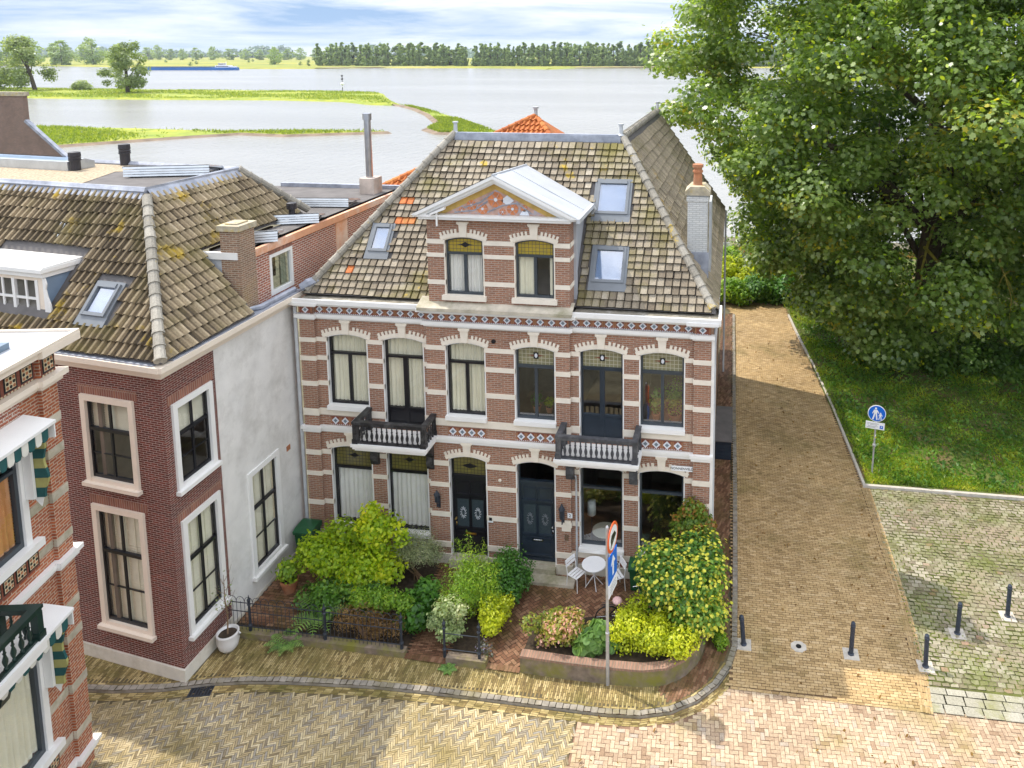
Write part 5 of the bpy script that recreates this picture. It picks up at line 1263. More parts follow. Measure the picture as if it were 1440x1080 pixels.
def fence_run(parent, xa, xb, y):
    mb = MB()
    for z in (.28, .72, .98): mb.tube([(xa, y, z), (xb, y, z)], .012, 5)
    mb.build('rail', 'iron', parent); n = int((xb - xa) / .115)
    mb = MB()
    for i in range(n + 1): x = xa + (xb - xa) * i / n; mb.tube([(x, y, .18), (x, y, 1.02)], .007, 5)
    for i in range(0, n - 1, 2):
        x = xa + (xb - xa) * (i + 1) / n; w = (xb - xa) / n; mb.tube([(x - w, y, 1.02)] + [(x + w * math.cos(t), y, 1.02 + .14 * math.sin(t)) for t in (2.6, 2.1, 1.57, 1.05, .5)] + [(x + w, y, 1.02)], .007, 5)
    mb.build('pickets', 'iron', parent)
f1 = thing('iron_fence', (2.2, -3.74, .15), 'old black iron fence with hooped top between the white wall and the brown hedge', 'fence')
fence_run(f1, -.25, 2.5, -3.74); fence_run(f1, 2.6, 4.7, -3.74)
for x in (.36, 2.56, 4.74): fence_post(f1, x, -3.74)
f2 = thing('iron_fence', (6.4, -3.76, .15), 'short iron fence with two posts grown into the cream and lime shrubs', 'fence')
for x in (5.95, 6.9): fence_post(f2, x, -3.78)
mb = MB()
for z in (.35, .8): mb.tube([(5.95, -3.78, z), (6.9, -3.78, z)], .012, 5)
mb.build('rail', 'iron', f2)
def bistro_chair(x, y, rz, label):
    t = thing('bistro_chair', (x, y, .032), label, 'chair', 'white bistro chairs'); t.rotation_euler = (0, 0, 0)
    F = Matrix.Translation((x, y, .032)) @ Matrix.Rotation(rz, 4, 'Z')
    for sx in (-1, 1):
        mb = MB(); mb.xf = F; mb.tube([(sx * .2, -.2, 0), (sx * .2, -.19, .44)], .013, 6); mb.tube([(sx * .2, .22, 0), (sx * .2, .18, .45), (sx * .2, .24, .86)], .013, 6); mb.tube([(sx * .2, -.19, .44), (sx * .2, .18, .44)], .012, 6); mb.build('side_frame', 'white_metal', t)
    mb = MB(); mb.xf = F
    for k in range(4): mb.box(-.205, .205, -.2 + k * .1, -.2 + k * .1 + .075, .452, .464)
    mb.build('seat', 'white_metal', t)
    mb = MB(); mb.xf = F
    for z0, z1 in ((.66, .72), (.76, .86)): mb.prism([(.215 + (z0 - .66) * .13, z0), (.23 + (z0 - .66) * .13, z0), (.24 + (z1 - .66) * .13, z1), (.225 + (z1 - .66) * .13, z1)], -.21, .21, 0, 'x')
    mb.build('backrest', 'white_metal', t)
bistro_chair(8.82, -.62, R(62), 'white slatted bistro chair left of the round table'); bistro_chair(10.0, -.52, R(-58), 'white slatted bistro chair right of the round table, behind the sign pole')
t = thing('bistro_table', (9.33, -.5, .03), 'round white metal bistro table between two white chairs', 'table')
mb = MB(); mb.lathe([(.34, 0), (.36, .005), (.36, .03), (.34, .035)], (9.33, -.5, .72), 28); mb.build('tabletop', 'white_metal', t)
for a in (.4, 2.0): 
    mb = MB(); c, s = math.cos(a) * .27, math.sin(a) * .27; mb.tube([(9.33 - c, -.5 - s, .03), (9.33 + c * .9, -.5 + s * .9, .72)], .012, 6); mb.tube([(9.33 + c, -.5 + s, .03), (9.33 - c * .9, -.5 - s * .9, .72)], .012, 6); mb.build('leg', 'white_metal', t)
def bin_(x, y, h, label, w=.56):
    t = thing('wheelie_bin', (x, y, .03), label, 'bin')
    mb = MB(); a, b = w * .40, w * .5; v = [(-a, -a), (a, -a), (a, a), (-a, a)]; u = [(-b, -b), (b, -b), (b, b), (-b, b)]
    A = [mb.pt((x + p, y + q, .08)) for p, q in v]; B = [mb.pt((x + p, y + q, h - .1)) for p, q in u]
    for i in range(4): j = (i + 1) % 4; mb.idx((A[i], A[j], B[j], B[i]))
    mb.idx(A[::-1]); mb.idx(B); mb.box(x - b - .03, x + b + .03, y - b - .03, y + b + .03, h - .15, h - .09); mb.build('body', 'bin_green', t)
    mb = MB(); mb.prism([(y - b - .05, h - .085), (y + b + .05, h - .085), (y + b + .05, h + .0), (y + b - .06, h + .035), (y - b + .1, h + .01), (y - b - .05, h - .05)], x - b - .03, x + b + .03, 0, 'x'); mb.tube([(x - b + .05, y + b + .09, h - .05), (x + b - .05, y + b + .09, h - .05)], .018, 6); l = mb.build('lid', 'bin_green', t)
    for s in (-1, 1):
        mb = MB(); mb.tube([(x + s * (b - .06), y + b - .02, .13), (x + s * (b + .0), y + b - .02, .13)], .1, 12); mb.build('wheel', 'rubber', t)
bin_(.12, -.48, 1.08, 'tall green wheelie bin in the corner by the white wall'); bin_(10.62, -.42, .86, 'small green bin half hidden by the flowering bush', .42)
# bicycle leaning by the planter
bk = thing('bicycle', (10.7, -1.85, .03), 'dark bicycle with pink saddle half hidden behind the yellow shrub', 'bicycle')
FB = Matrix.Translation((10.0, -2.0, .03)) @ Matrix.Rotation(R(14), 4, 'Z') @ Matrix.Rotation(R(8), 4, 'X')
for x in (0, 1.1):
    mb = MB(); mb.xf = FB; ring = [(x + .34 * math.cos(a), 0, .34 + .34 * math.sin(a)) for a in [i * PI / 14 for i in range(29)]]; mb.tube(ring, .02, 6, cap=False); w = mb.build('wheel', 'rubber', bk)
    mb = MB(); mb.xf = FB
    for i in range(12): a = i * PI / 6; mb.tube([(x, 0, .34), (x + .32 * math.cos(a), 0, .34 + .32 * math.sin(a))], .004, 4)
    mb.tube([(x, -.04, .34), (x, .04, .34)], .025, 8); mb.build('spokes', 'chrome', w)
mb = MB(); mb.xf = FB
for p in ([(0, 0, .34), (.42, 0, .30), (.30, 0, .80)], [(0, 0, .34), (.32, 0, .72)], [(.42, 0, .30), (.92, 0, .78)], [(.34, 0, .62), (.90, 0, .84)], [(1.1, 0, .34), (.90, 0, .95)]): mb.tube(p, .018, 7)
mb.tube([(-.18, 0, .74), (.28, 0, .74)], .015, 6); mb.tube([(-.15, .06, .75), (.2, .06, .75)], .01, 5); mb.tube([(-.15, -.06, .75), (.2, -.06, .75)], .01, 5); mb.tube([(0, .03, .34), (-.1, .03, .74)], .01, 5)
mb.build('frame', 'black_paint', bk)
mb = MB(); mb.xf = FB; mb.lathe([(.05, 0), (.13, .02), (.14, .06), (.09, .1), (.02, .11)], (.26, 0, .80), 10); mb.build('saddle', 'pink_cloth', bk, smooth=True)
mb = MB(); mb.xf = FB; mb.tube([(.72, .28, 1.0), (.86, .26, 1.03), (.90, 0, 1.02), (.86, -.26, 1.03), (.72, -.28, 1.0)], .012, 6); mb.build('handlebar', 'chrome', bk)
# traffic signs
def disc_sign(F, r, th, mat, parent, name, n=32):
    mb = MB(); mb.xf = F; mb.prism([(r * math.cos(2 * PI * i / n), r * math.sin(2 * PI * i / n)) for i in range(n)], -th, 0); return mb.build(name, mat, parent)
sp = thing('sign_post', (10.32, -3.9, 0), 'grey post with red ringed round sign, blue arrow sign and white plate before the planter', 'traffic sign')
mb = MB(); mb.lathe([(.045, 0), (.045, 1.4), (.052, 1.41), (.052, 1.46), (.04, 1.47), (.04, 4.30), (.042, 4.3), (.02, 4.34)], (10.32, -3.9, 0), 12); mb.build('pole', 'galvanised', sp)
SF = frame((10.42, -3.86, 3.92), (.17, .985, 0), (-.985, .17, 0))
SF.translation = Vector((10.42, -3.74, 3.94))
d = disc_sign(SF, .37, .02, 'sign_orange', sp, 'round_sign')
mb = MB(); mb.xf = SF; mb.prism([(.295 * math.cos(2 * PI * i / 32), .295 * math.sin(2 * PI * i / 32)) for i in range(32)], -.026, -.02); mb.build('sign_face', 'sign_white', d)
mb = MB(); mb.xf = SF; F2_ = Matrix.Rotation(0, 4, 'Y')
mb.prism([(-.18, -.05), (.14, -.05), (.18, .02), (.10, .12), (-.12, .12), (-.18, .03)], -.030, -.026); mb.prism([(-.2, -.19), (.2, -.02), (.2, .02), (-.2, -.15)], -.032, -.0262)
mb.prism([(-.16, -.14), (-.05, -.14), (-.05, -.05), (-.16, -.05)], -.030, -.026); mb.build('pictogram', 'sign_black', d)
S2 = SF.copy(); S2.translation = Vector((10.42, -3.74, 3.20))
mb = MB(); mb.xf = S2; mb.box(-.30, .30, -.02, 0, -.37, .35); d = mb.build('arrow_sign', 'sign_blue', sp)
mb = MB(); mb.xf = S2; mb.prism([(-.05, -.25), (.05, -.25), (.05, .05), (.16, .05), (0, .27), (-.16, .05), (-.05, .05)], -.026, -.02); mb.build('arrow', 'sign_white', d)
S3 = SF.copy(); S3.translation = Vector((10.42, -3.74, 2.64))
mb = MB(); mb.xf = S3; mb.box(-.30, .30, -.02, 0, -.17, .17); d = mb.build('under_plate', 'sign_white', sp)
mb = MB(); mb.xf = S3
for z in (.07, .0, -.07): mb.box(-.2, .2, -.024, -.02, z - .012, z + .012)
mb.build('small_print', 'sign_back', d)
ps = thing('pedestrian_sign', (18.65, 6.9, .05), 'round blue sign with white adult and child on a grey pole at the verge corner', 'traffic sign')
mb = MB(); mb.tube([(18.65, 6.9, .05), (18.69, 6.93, 1.15), (18.74, 6.94, 2.7)], .033, 10); mb.lathe([(.06, -.05), (.07, 0), (.06, .05)], (18.695, 6.93, 1.2), 10); mb.build('pole', 'galvanised', ps)
mb = MB(); mb.lathe([(.036, 0), (.036, .06)], (18.71, 6.935, 1.5), 10, 0); mb.lathe([(.036, .07), (.036, .13)], (18.71, 6.935, 1.5), 10, 1); mb.build('sticker', ['sticker_yellow', 'sign_white'], ps)
PF = frame((18.73, 6.88, 2.50), (.99, -.10, 0), (.10, .99, 0)); PF = PF @ Matrix.Rotation(R(3), 4, 'Y')
d = disc_sign(PF, .325, .02, 'sign_white', ps, 'round_sign')
mb = MB(); mb.xf = PF; mb.prism([(.30 * math.cos(2 * PI * i / 32), .30 * math.sin(2 * PI * i / 32)) for i in range(32)], -.026, -.02); mb.build('sign_face', 'sign_blue', d)
mb = MB(); mb.xf = PF
def fig(cx, cz, s):
    mb.prism([(cx + .038 * s * math.cos(i * PI / 5), cz + .19 * s + .04 * s * math.sin(i * PI / 5)) for i in range(10)], -.031, -.026)
    mb.prism([(cx - .055 * s, cz - .02 * s), (cx + .055 * s, cz - .02 * s), (cx + .06 * s, cz + .14 * s), (cx - .06 * s, cz + .14 * s)], -.0312, -.026)
    mb.prism([(cx - .055 * s, cz - .02 * s), (cx - .005 * s, cz - .02 * s), (cx - .05 * s, cz - .23 * s), (cx - .10 * s, cz - .23 * s)], -.0308, -.026)
    mb.prism([(cx + .005 * s, cz - .02 * s), (cx + .055 * s, cz - .02 * s), (cx + .09 * s, cz - .23 * s), (cx + .04 * s, cz - .23 * s)], -.0306, -.026)
    mb.prism([(cx - .06 * s, cz + .13 * s), (cx - .05 * s, cz + .09 * s), (cx - .09 * s, cz - .02 * s), (cx - .115 * s, cz - .0 * s)], -.0304, -.026)
    mb.prism([(cx + .06 * s, cz + .13 * s), (cx + .05 * s, cz + .09 * s), (cx + .11 * s, cz - .0 * s), (cx + .13 * s, cz + .02 * s)], -.0302, -.026)
fig(-.05, .0, 1.05); fig(.13, -.085, .62); mb.build('pictogram', 'sign_white', d)
mb = MB(); mb.xf = PF; mb.box(-.36, .32, -.02, 0, -.62, -.35); d = mb.build('under_plate', 'sign_white', ps)
mb = MB(); mb.xf = PF; mb.box(.15, .27, -.025, -.02, -.58, -.46); b = mb.build('parking_symbol', 'sign_blue', d)
mb = MB(); mb.xf = PF
for k, (z, a, e) in enumerate(((-.41, -.3, .1), (-.46, -.3, -.24), (-.46, -.2, .05), (-.52, -.27, .08), (-.565, -.3, .0))): mb.box(a, e, -.024, -.02, z - .011, z + .011)
mb.build('small_print', 'sign_back', d)
text_mesh('P', .1, PF @ Matrix.Translation((.21, -.027, -.52)), 'sign_white', d, 'parking_letter')
# bollards
def bollard(x, y, h, label, lean=0.0, base=True):
    t = thing('bollard', (x, y, ZL), label, 'bollard', 'dark blue bollards round the lane mouth')
    mb = MB(); mb.xf = Matrix.Translation((x, y, ZL)) @ Matrix.Rotation(lean, 4, 'Y'); mb.lathe([(.085, .0), (.085, .03), (.062, .05), (.060, h - .14), (.068, h - .13), (.068, h - .08), (.060, h - .07), (.058, h - .02), (.03, h + .01)], (0, 0, 0), 12); mb.build('post', 'bollard_blue', t)
    if base: mb = MB(); mb.box(x - .2, x + .2, y - .2, y + .2, ZL - .02, ZL + .012); mb.build('base_slab', 'concrete', t)
bollard(13.75, -2.04, .86, 'dark blue bollard leaning beside the flowering bush', R(-5)); bollard(16.58, -1.96, .94, 'dark blue bollard standing alone in the middle of the lane', R(2)); bollard(18.45, -2.1, .92, 'dark blue bollard at the right edge of the lane, by the pale slabs'); bollard(19.6, -.8, .94, 'middle bollard of the three on the cobbled forecourt', R(2)); bollard(21.2, .08, .98, 'farthest right bollard on the cobbled forecourt', R(1))
t = thing('bollard_socket', (15.22, -1.9, ZL), 'empty bollard socket, pale slab with dark hole in the lane', 'socket')
mb = MB(); P8 = [(.22 * math.cos(i * PI / 4 + .39), .2 * math.sin(i * PI / 4 + .39)) for i in range(8)]; mb.xf = Matrix.Translation((15.22, -1.9, ZL)); mb.prism(P8, -.01, .012, 0, 'z'); mb.build('slab', 'concrete', t)
mb = MB(); mb.xf = Matrix.Translation((15.22, -1.9, ZL)); mb.prism([(.075 * math.cos(i * PI / 8), .075 * math.sin(i * PI / 8)) for i in range(16)], .008, .017, 0, 'z'); mb.build('hole', 'sign_black', t)
t = thing('drain_grate', (.2, -5.48, ZS), 'slotted black drain grate in the gutter below the corner house', 'drain')
mb = MB(); mb.xf = Matrix.Translation((.2, -5.50, ZS)) @ Matrix.Rotation(R(14), 4, 'Z')
mb.box(-.28, .28, -.17, -.14, 0, .014); mb.box(-.28, .28, .14, .17, 0, .014)
for i in range(8): mb.box(-.28 + i * .075, -.25 + i * .075, -.14, .14, 0, .013)
mb.build('grate', 'iron', t)
mb = MB(); mb.xf = Matrix.Translation((.2, -5.50, ZS)) @ Matrix.Rotation(R(14), 4, 'Z'); mb.box(-.26, .26, -.139, .139, .0, .006); mb.build('drain_pit', 'sign_black', t)
t = thing('storage_box', (13.0, 8.2, 0), 'black boarded storage box with grey lid against the side wall of the townhouse', 'box')
mb = MB(); mb.box(12.75, 13.36, 7.2, 9.6, 0, .78)
for i in range(5): mb.box(12.745, 13.365, 7.185, 7.2, .04 + i * .15, .17 + i * .15)
mb.build('body', 'navy_paint', t)
mb = MB(); mb.prism([(7.12, .78), (9.7, .95), (9.7, 1.0), (7.12, .83)], 12.72, 13.4, 0, 'x'); mb.build('lid', 'roof_felt', t)
for n, x, y, h, nm in ((0, 15.0, 31.0, 2.1, 'l'),):
    t = thing('lamp_post', (x, y, 0), 'dark bollard lamp rising among the yellow bushes at the end of the lane', 'lamp post')
    mb = MB(); mb.tube([(x, y, 0), (x, y, 2.2)], .06, 8); mb.build('post', 'iron', t); mb = MB(); mb.box(x - .25, x + .2, y - .1, y + .1, 2.05, 2.6); mb.build('lamp_head', 'iron', t)
t = thing('notice_board', (13.0, 37.0, 0), 'small white notice board beyond the bushes by the river path', 'sign')
mb = MB(); mb.tube([(12.9, 36.2, 0), (12.9, 36.2, 1.6)], .03, 6); mb.build('post', 'iron', t); mb = MB(); mb.box(12.55, 13.1, 36.1, 36.14, .6, 1.4); mb.build('board', 'sign_white', t)
# things seen through the windows
t = thing('table_lamp', (8.98, 1.1, .15), 'white drum table lamp behind the ground floor window by the bistro set', 'lamp')
mb = MB(); mb.lathe([(.14, 0), (.13, .45)], (8.98, 1.0, 1.35), 18); mb.build('lamp_shade', 'lamp_shade', t, smooth=True); mb = MB(); mb.tube([(8.98, 1.0, .16), (8.98, 1.0, 1.4)], .02, 6); mb.lathe([(.12, 0), (.12, .02)], (8.98, 1.0, .15), 12); mb.build('stand', 'iron', t)
t = thing('dining_table', (9.5, .9, .15), 'round pale table inside the ground floor window, beside the lamp', 'table')
mb = MB(); mb.lathe([(.38, 0), (.40, .01), (.40, .04)], (9.45, .75, .98), 20); mb.build('tabletop', 'shutter_cream', t); mb = MB(); mb.lathe([(.2, 0), (.05, .05), (.05, .83)], (9.45, .75, .15), 10); mb.build('pedestal', 'iron', t)
def pot(x, y, z, r, h, label, leaf, n, sz, hh, seed, potmat='terracotta', name='potted_plant', shape=OVAL, spread=1.5):
    t = thing(name, (x, y, z), label, 'potted plant')
    mb = MB(); mb.lathe([(r * .65, 0), (r * .95, h * .8), (r, h * .82), (r, h), (r * .85, h), (r * .8, h * .85)], (x, y, z), 16); mb.build('pot', potmat, t, smooth=False)
    mb = MB(); mb.lathe([(.01, 0), (r * .84, .004)], (x, y, z + h * .86), 12); mb.build('soil', 'soil', t)
    foliage('leaves', [(x, y, z + h + hh * .5, r * spread, r * spread, hh * .6)], n, sz, leaf, t, shape, .3, seed, .1)
    return t
pot(.42, -2.0, .03, .26, .38, 'terracotta pot with bright green leaves beside the golden shrub', 'lime_leaf', 420, .12, .62, 11, spread=1.55)
pot(7.35, .62, 4.86, .14, .2, 'spiky green houseplant on the sill of the fourth upper window', 'green_leaf', 120, .14, .45, 12, shape=LONG)
pot(7.75, .62, 4.86, .12, .18, 'yellow flowering houseplant on the sill beside the spiky one', 'yellow_leaf', 160, .08, .32, 13)
pot(11.05, .62, 4.86, .13, .22, 'orange potted foliage plant inside the last upper window', 'mid_leaf', 160, .12, .75, 14)
pot(11.6, .9, 4.75, .2, .2, 'rounded lime green houseplant filling the last upper window', 'lime_leaf', 700, .07, 1.1, 15, spread=1.9)
pot(1.2, .42, 4.96, .1, .14, 'pale turquoise houseplant in the first upper window', 'mint_leaf', 60, .09, .22, 16, 'tile_blue')
t = thing('planter_pot', (.06, -4.25, 0), 'round white ceramic pot with a thin bare sapling at the corner of the brick house', 'potted plant')
mb = MB(); mb.lathe([(.15, 0), (.24, .12), (.285, .3), (.275, .46), (.285, .48), (.285, .52), (.24, .52), (.23, .44)], (.06, -4.25, 0), 22); mb.tube([(.36, -4.2, .44), (.40, -4.2, .48), (.36, -4.2, .51)], .02, 5); mb.build('pot', 'ceramic_white', t, smooth=True)
mb = MB(); mb.lathe([(.01, .01), (.245, 0)], (.06, -4.25, .45), 16); mb.build('soil', 'soil', t)
mb = MB(); mb.tube([(.06, -4.25, .44), (.09, -4.24, .95), (.05, -4.25, 1.5), (.04, -4.22, 2.15)], [.022, .018, .013, .005], 6)
for k in range(12):
    z = 1.0 + k * .09; a = k * 2.4; mb.tube([(.07, -4.25, z), (.07 + .16 * math.cos(a), -4.25 + .16 * math.sin(a), z + .16), (.07 + .24 * math.cos(a), -4.25 + .24 * math.sin(a), z + .34)], [.007, .005, .003], 4)
mb.build('sapling', 'twig', t); foliage('leaves', [(.06, -4.24, 1.55, .32, .32, .55)], 60, .06, 'silver_leaf', t, OVAL, .3, 21, .2)
# ------------------------------------------------------------------ garden plants
def shrub(name, blobs, n, size, mat, label, seed, cat='shrub', shape=OVAL, flat=.4, shell=.5, stems=6, extra=None, group=None):
    n = int(n * 2.0); size *= 1.18; blobs = [(a, b, c, p * 1.22, q * 1.22, r * 1.22) for a, b, c, p, q, r in blobs]
    c = np.array(blobs).mean(0); base = (float(c[0]), float(c[1]), .02)
    t = thing(name, base, label, cat, group)
    foliage('foliage', blobs, n, size, mat, t, shape, flat, seed, shell)
    if stems:
        rg = random.Random(seed); mb = MB()
        for k in range(stems):
            b = blobs[rg.randrange(len(blobs))]; mb.tube([(c[0] + rg.uniform(-.12, .12), c[1] + rg.uniform(-.12, .12), 0), ((c[0] + b[0]) / 2 + rg.uniform(-.1, .1), (c[1] + b[1]) / 2, b[2] * .5), (b[0], b[1], b[2])], [.022, .016, .007], 5)
        mb.build('stems', 'twig', t)
    for e in (extra or []): foliage(e[0], e[1], e[2], e[3], e[4], t, e[5] if len(e) > 5 else OVAL, .55, seed + 50, .95)
    return t
def rb(seed, c, ext, n, r, rz=None):
    rg = random.Random(seed); out = []
    while len(out) < n:
        d = Vector((rg.uniform(-1, 1), rg.uniform(-1, 1), rg.uniform(-1, 1)))
        if d.length > 1: continue
        q = r * rg.uniform(.65, 1.3); out.append((c[0] + d.x * ext[0], c[1] + d.y * ext[1], c[2] + d.z * ext[2], q, q, q * (rz or 1) * .8))
    return out
gold = rb(1, (2.15, -1.6, 1.25), (1.5, .75, .6), 30, .38) + rb(2, (2.85, -1.5, 2.05), (.7, .4, .4), 12, .28) + [(2.95, -1.6, 2.6, .15, .15, .22), (3.5, -1.5, 2.0, .32, .3, .2), (3.75, -1.5, 1.75, .25, .25, .22)] + rb(4, (2.9, -1.9, 1.0), (1.05, .4, .45), 14, .32)
shrub('golden_shrub', gold, 6500, .10, 'golden_leaf', 'large golden yellow shrub before the left ground floor windows', 31)
shrub('underplanting', rb(5, (2.3, -2.5, .5), (1.3, .45, .3), 18, .32), 3200, .085, 'mid_leaf', 'green bush growing low beneath the golden shrub', 32)
shrub('variegated_shrub', rb(6, (3.85, -.95, .95), (.78, .42, .45), 26, .28), 4200, .055, 'silver_leaf', 'pale silvery variegated shrub under the left ground floor tile panel', 33, shape=LONG)
shrub('brown_hedge', rb(7, (3.7, -3.3, .52), (.95, .12, .32), 22, .24), 2300, .06, 'dead_leaf', 'half dead brown hedge behind the iron fence', 34, 'hedge', LONG, stems=26)
shrub('hedge_top', rb(8, (3.9, -3.05, 1.0), (.85, .16, .12), 14, .2), 1900, .06, 'lime_leaf', 'fresh lime growth along the top of the brown hedge', 35, 'shrub', stems=0)
shrub('ivy_bush', rb(9, (4.8, -2.6, .62), (.45, .6, .45), 16, .26), 1100, .12, 'green_leaf', 'glossy green ivy bush left of the narrow brick path', 36)
shrub('lime_shrub', rb(10, (6.1, -2.2, 1.05), (.75, .75, .7), 32, .32) + [(5.85, -1.6, 1.9, .12, .12, .3), (6.35, -1.7, 1.75, .08, .08, .28), (5.55, -1.7, 1.75, .14, .14, .25)], 5200, .065, 'lime_leaf', 'tall lime green shrub in front of the black door', 37, shape=LONG)
shrub('cream_shrub', rb(11, (5.95, -3.2, .75), (.42, .25, .5), 12, .22), 1600, .062, 'cream_leaf', 'cream leaved shrub beside the short iron fence posts', 38)
shrub('green_shrub', rb(12, (6.95, -1.3, .7), (.6, .7, .42), 26, .3), 3600, .06, 'green_leaf', 'dense dark green shrub left of the blue front door', 39)
shrub('spurge', rb(13, (6.95, -2.65, .6), (.35, .5, .3), 12, .24), 2000, .06, 'yellow_leaf', 'yellow green shrub edging the brick patio', 40)
shrub('lavender', rb(14, (7.05, -3.5, .25), (.28, .18, .1), 7, .15), 120, .04, 'purple_flower', 'small purple flowering plants at the patio entrance', 41, 'flowers', stems=0)
shrub('pink_shrub', rb(15, (8.9, -3.1, .78), (.95, .4, .25), 30, .24), 3000, .07, 'pink_leaf', 'low shrub with pink and green leaves at the left end of the planter', 42)
shrub('round_leaf_plant', rb(16, (10.0, -3.25, .68), (.55, .32, .25), 14, .22), 420, .17, 'mint_leaf', 'pale green plant with big round leaves behind the sign post', 43, 'plant', [(.5 * math.cos(i * PI / 4), .5 * math.sin(i * PI / 4)) for i in range(8)])
shrub('yellow_shrub', rb(17, (11.35, -3.0, .85), (1.15, .45, .3), 32, .27) + [(10.9, -2.5, 1.2, .25, .25, .2), (10.6, -2.9, .95, .2, .2, .2)], 5200, .062, 'yellow_leaf', 'bright yellow leaved shrub along the curved planter wall', 44)
big = rb(18, (12.1, -1.8, 1.4), (.98, .75, .82), 40, .48) + rb(28, (12.05, -1.7, 2.0), (.85, .6, .3), 16, .42)
rng_ = np.random.default_rng(5)
shrub('flowering_bush', big, 8200, .095, 'mid_leaf', 'big rounded bush covered in pale yellow flowers at the house corner', 45, shell=.8)
ft = [o for o in bpy.data.objects if o.name == 'flowering_bush'][0]
foliage('flowers', [(a, b, c, q * 1.33, q * 1.33, r * 1.33) for a, b, c, q, _, r in big], 4200, .088, 'yellow_flower', ft, [(.5 * math.cos(i * PI / 3), .5 * math.sin(i * PI / 3)) for i in range(6)], .55, 46, .93, wob=.3)
shrub('red_tipped_shrub', rb(19, (12.35, -.45, 2.3), (.6, .3, .45), 18, .24), 2200, .085, 'red_leaf', 'green shrub with reddish young leaves at the corner pilaster', 47)
def fern(x, y, z, r, label, seed, n=9):
    t = thing('fern', (x, y, z), label, 'fern', 'ferns by the iron fence'); rg = random.Random(seed); mb = MB()
    for k in range(n):
        a = k * 2 * PI / n + rg.uniform(-.2, .2); L = r * rg.uniform(.8, 1.1); u = Vector((math.cos(a), math.sin(a), 0)); w = Vector((-u.y, u.x, 0)); m = 11; rr = rg.random()
        sp_ = [Vector((x, y, z)) + u * L * (i / m) + Vector((0, 0, L * (1.0 * (i / m) - .85 * (i / m) ** 2))) for i in range(m + 1)]
        for i in range(1, m):
            wd = .30 * L * math.sin(PI * (i / m) ** .7) + .01
            for s in (-1, 1):
                p = sp_[i]; q = p + w * s * wd + u * wd * .35 - Vector((0, 0, wd * .25)); mb.face([tuple(p), tuple(p + u * .03), tuple(q), tuple(p - u * .02 + (q - p) * .5)], 0, rr * .4 + .6 * rg.random())
        mb.tube(sp_, .005, 4)
    mb.build('fronds', 'mint_leaf', t)
fern(1.55, -3.95, .05, .55, 'spreading bright fern hanging over the kerb wall before the iron fence', 1); fern(2.05, -3.2, .3, .85, 'tall fern standing behind the iron fence pickets', 2, 11); fern(6.15, -4.05, .0, .26, 'tiny fern sprouting from the pavement edge', 3, 7)
shrub('weed_patch', rb(22, (13.1, -2.1, .2), (.12, .5, .12), 7, .13), 420, .06, 'lime_leaf', 'weeds growing along the kerb beside the flowering bush', 48, 'weeds', stems=0)
# ------------------------------------------------------------------ lane end: bushes, path, reeds
for i, (x, y, ex, ey, ez, mat, lab) in enumerate(((13.4, 26.5, 1.0, 1.0, .55, 'lime_leaf', 'leafy lime bush at the lane end beside the wing of the house'), (15.3, 27.5, 1.2, 1.4, .6, 'mid_leaf', 'mid green bush at the lane end near the big tree'), (13.6, 30.5, 1.2, 1.6, .8, 'yellow_leaf', 'yellow flowering bush left of the dark lamp post'), (17.0, 26.8, .9, 1.0, .8, 'green_leaf', 'dark green bush tucked under the big tree at the lane end'), (15.8, 33.0, 1.6, 1.4, .7, 'lime_leaf', 'light green bush right behind the dark lamp post'), (12.9, 34.0, 1.0, 1.2, .7, 'lime_leaf', 'farthest pale bush before the river path'))):
    shrub('bush', rb(60 + i, (x, y, .75 * ez + .3), (ex, ey, ez), 22, .5), 2600, .17, mat, lab, 60 + i, 'bush', group='bushes at the end of the lane')
sheet('river_path', [(8, 36.0), (40, 36.0), (40, 37.6), (8, 37.6)], -.10, 'park_path')
rng_ = np.random.default_rng(9)
def reed_(rng, n): return np.stack([9 + 26 * rng.random(n), 37.9 + 1.4 * rng.random(n), np.full(n, -.1)], 1)
o = grass('reeds', reed_, 6500, .62, 'reed_leaf', 6, 'strip of brown reeds along the river edge', up=2.2, origin=(20, 38, 0)); o['category'] = 'reeds'
# ------------------------------------------------------------------ the big tree
TX, TY = 23.9, 21.0
tree = thing('maple_tree', (TX, TY, .2), 'huge maple with dense crown and yellow seed clusters right of the lane', 'tree')
rg = random.Random(77); rngt = np.random.default_rng(77)
prof_z = [1.0, 4.0, 8.0, 13.0, 17.0, 22.0, 27.5]; prof_r = [7.0, 9.2, 10.8, 13.4, 14.2, 12.0, 4.0]
def crown_r(z): return float(np.interp(z, prof_z, prof_r))
clumps = []
cam_xy = Vector((13.22, -20.77))
gap_dir = (Vector((TX - .6, TY)) - cam_xy).normalized()
while len(clumps) < 1100:
    z = rg.uniform(1.8, 27.0); a = rg.uniform(0, 2 * PI); f = rg.choice((1, 1, 1, .82, .62)) * rg.uniform(.86, 1.06)
    lump = 1 + .09 * math.sin(a * 5 + z * .7) + .06 * math.sin(a * 11 - z * 1.3)
    r = crown_r(z) * f * lump; x = TX + 1.0 + r * math.cos(a); y = TY - .5 + r * math.sin(a) * .88
    if z < 3.2 + 1.4 * math.sin(a * 4 + 1) + (1.0 if y < 11.5 else 0): continue
    d = Vector((x, y)) - cam_xy; off = d.x * gap_dir.y - d.y * gap_dir.x
    if 4.5 < z < 9.5 and abs(off - .2) < 1.2 + .25 * math.sin(z * 2) and y < TY: continue      # opening through which the trunk shows
    if 5.0 < z < 10 and 2.2 < off < 5.0 and y < TY and rg.random() < .55: continue
    q = rg.uniform(.95, 1.6); clumps.append((x, y, z, q * 1.15, q * 1.15, q * .62))
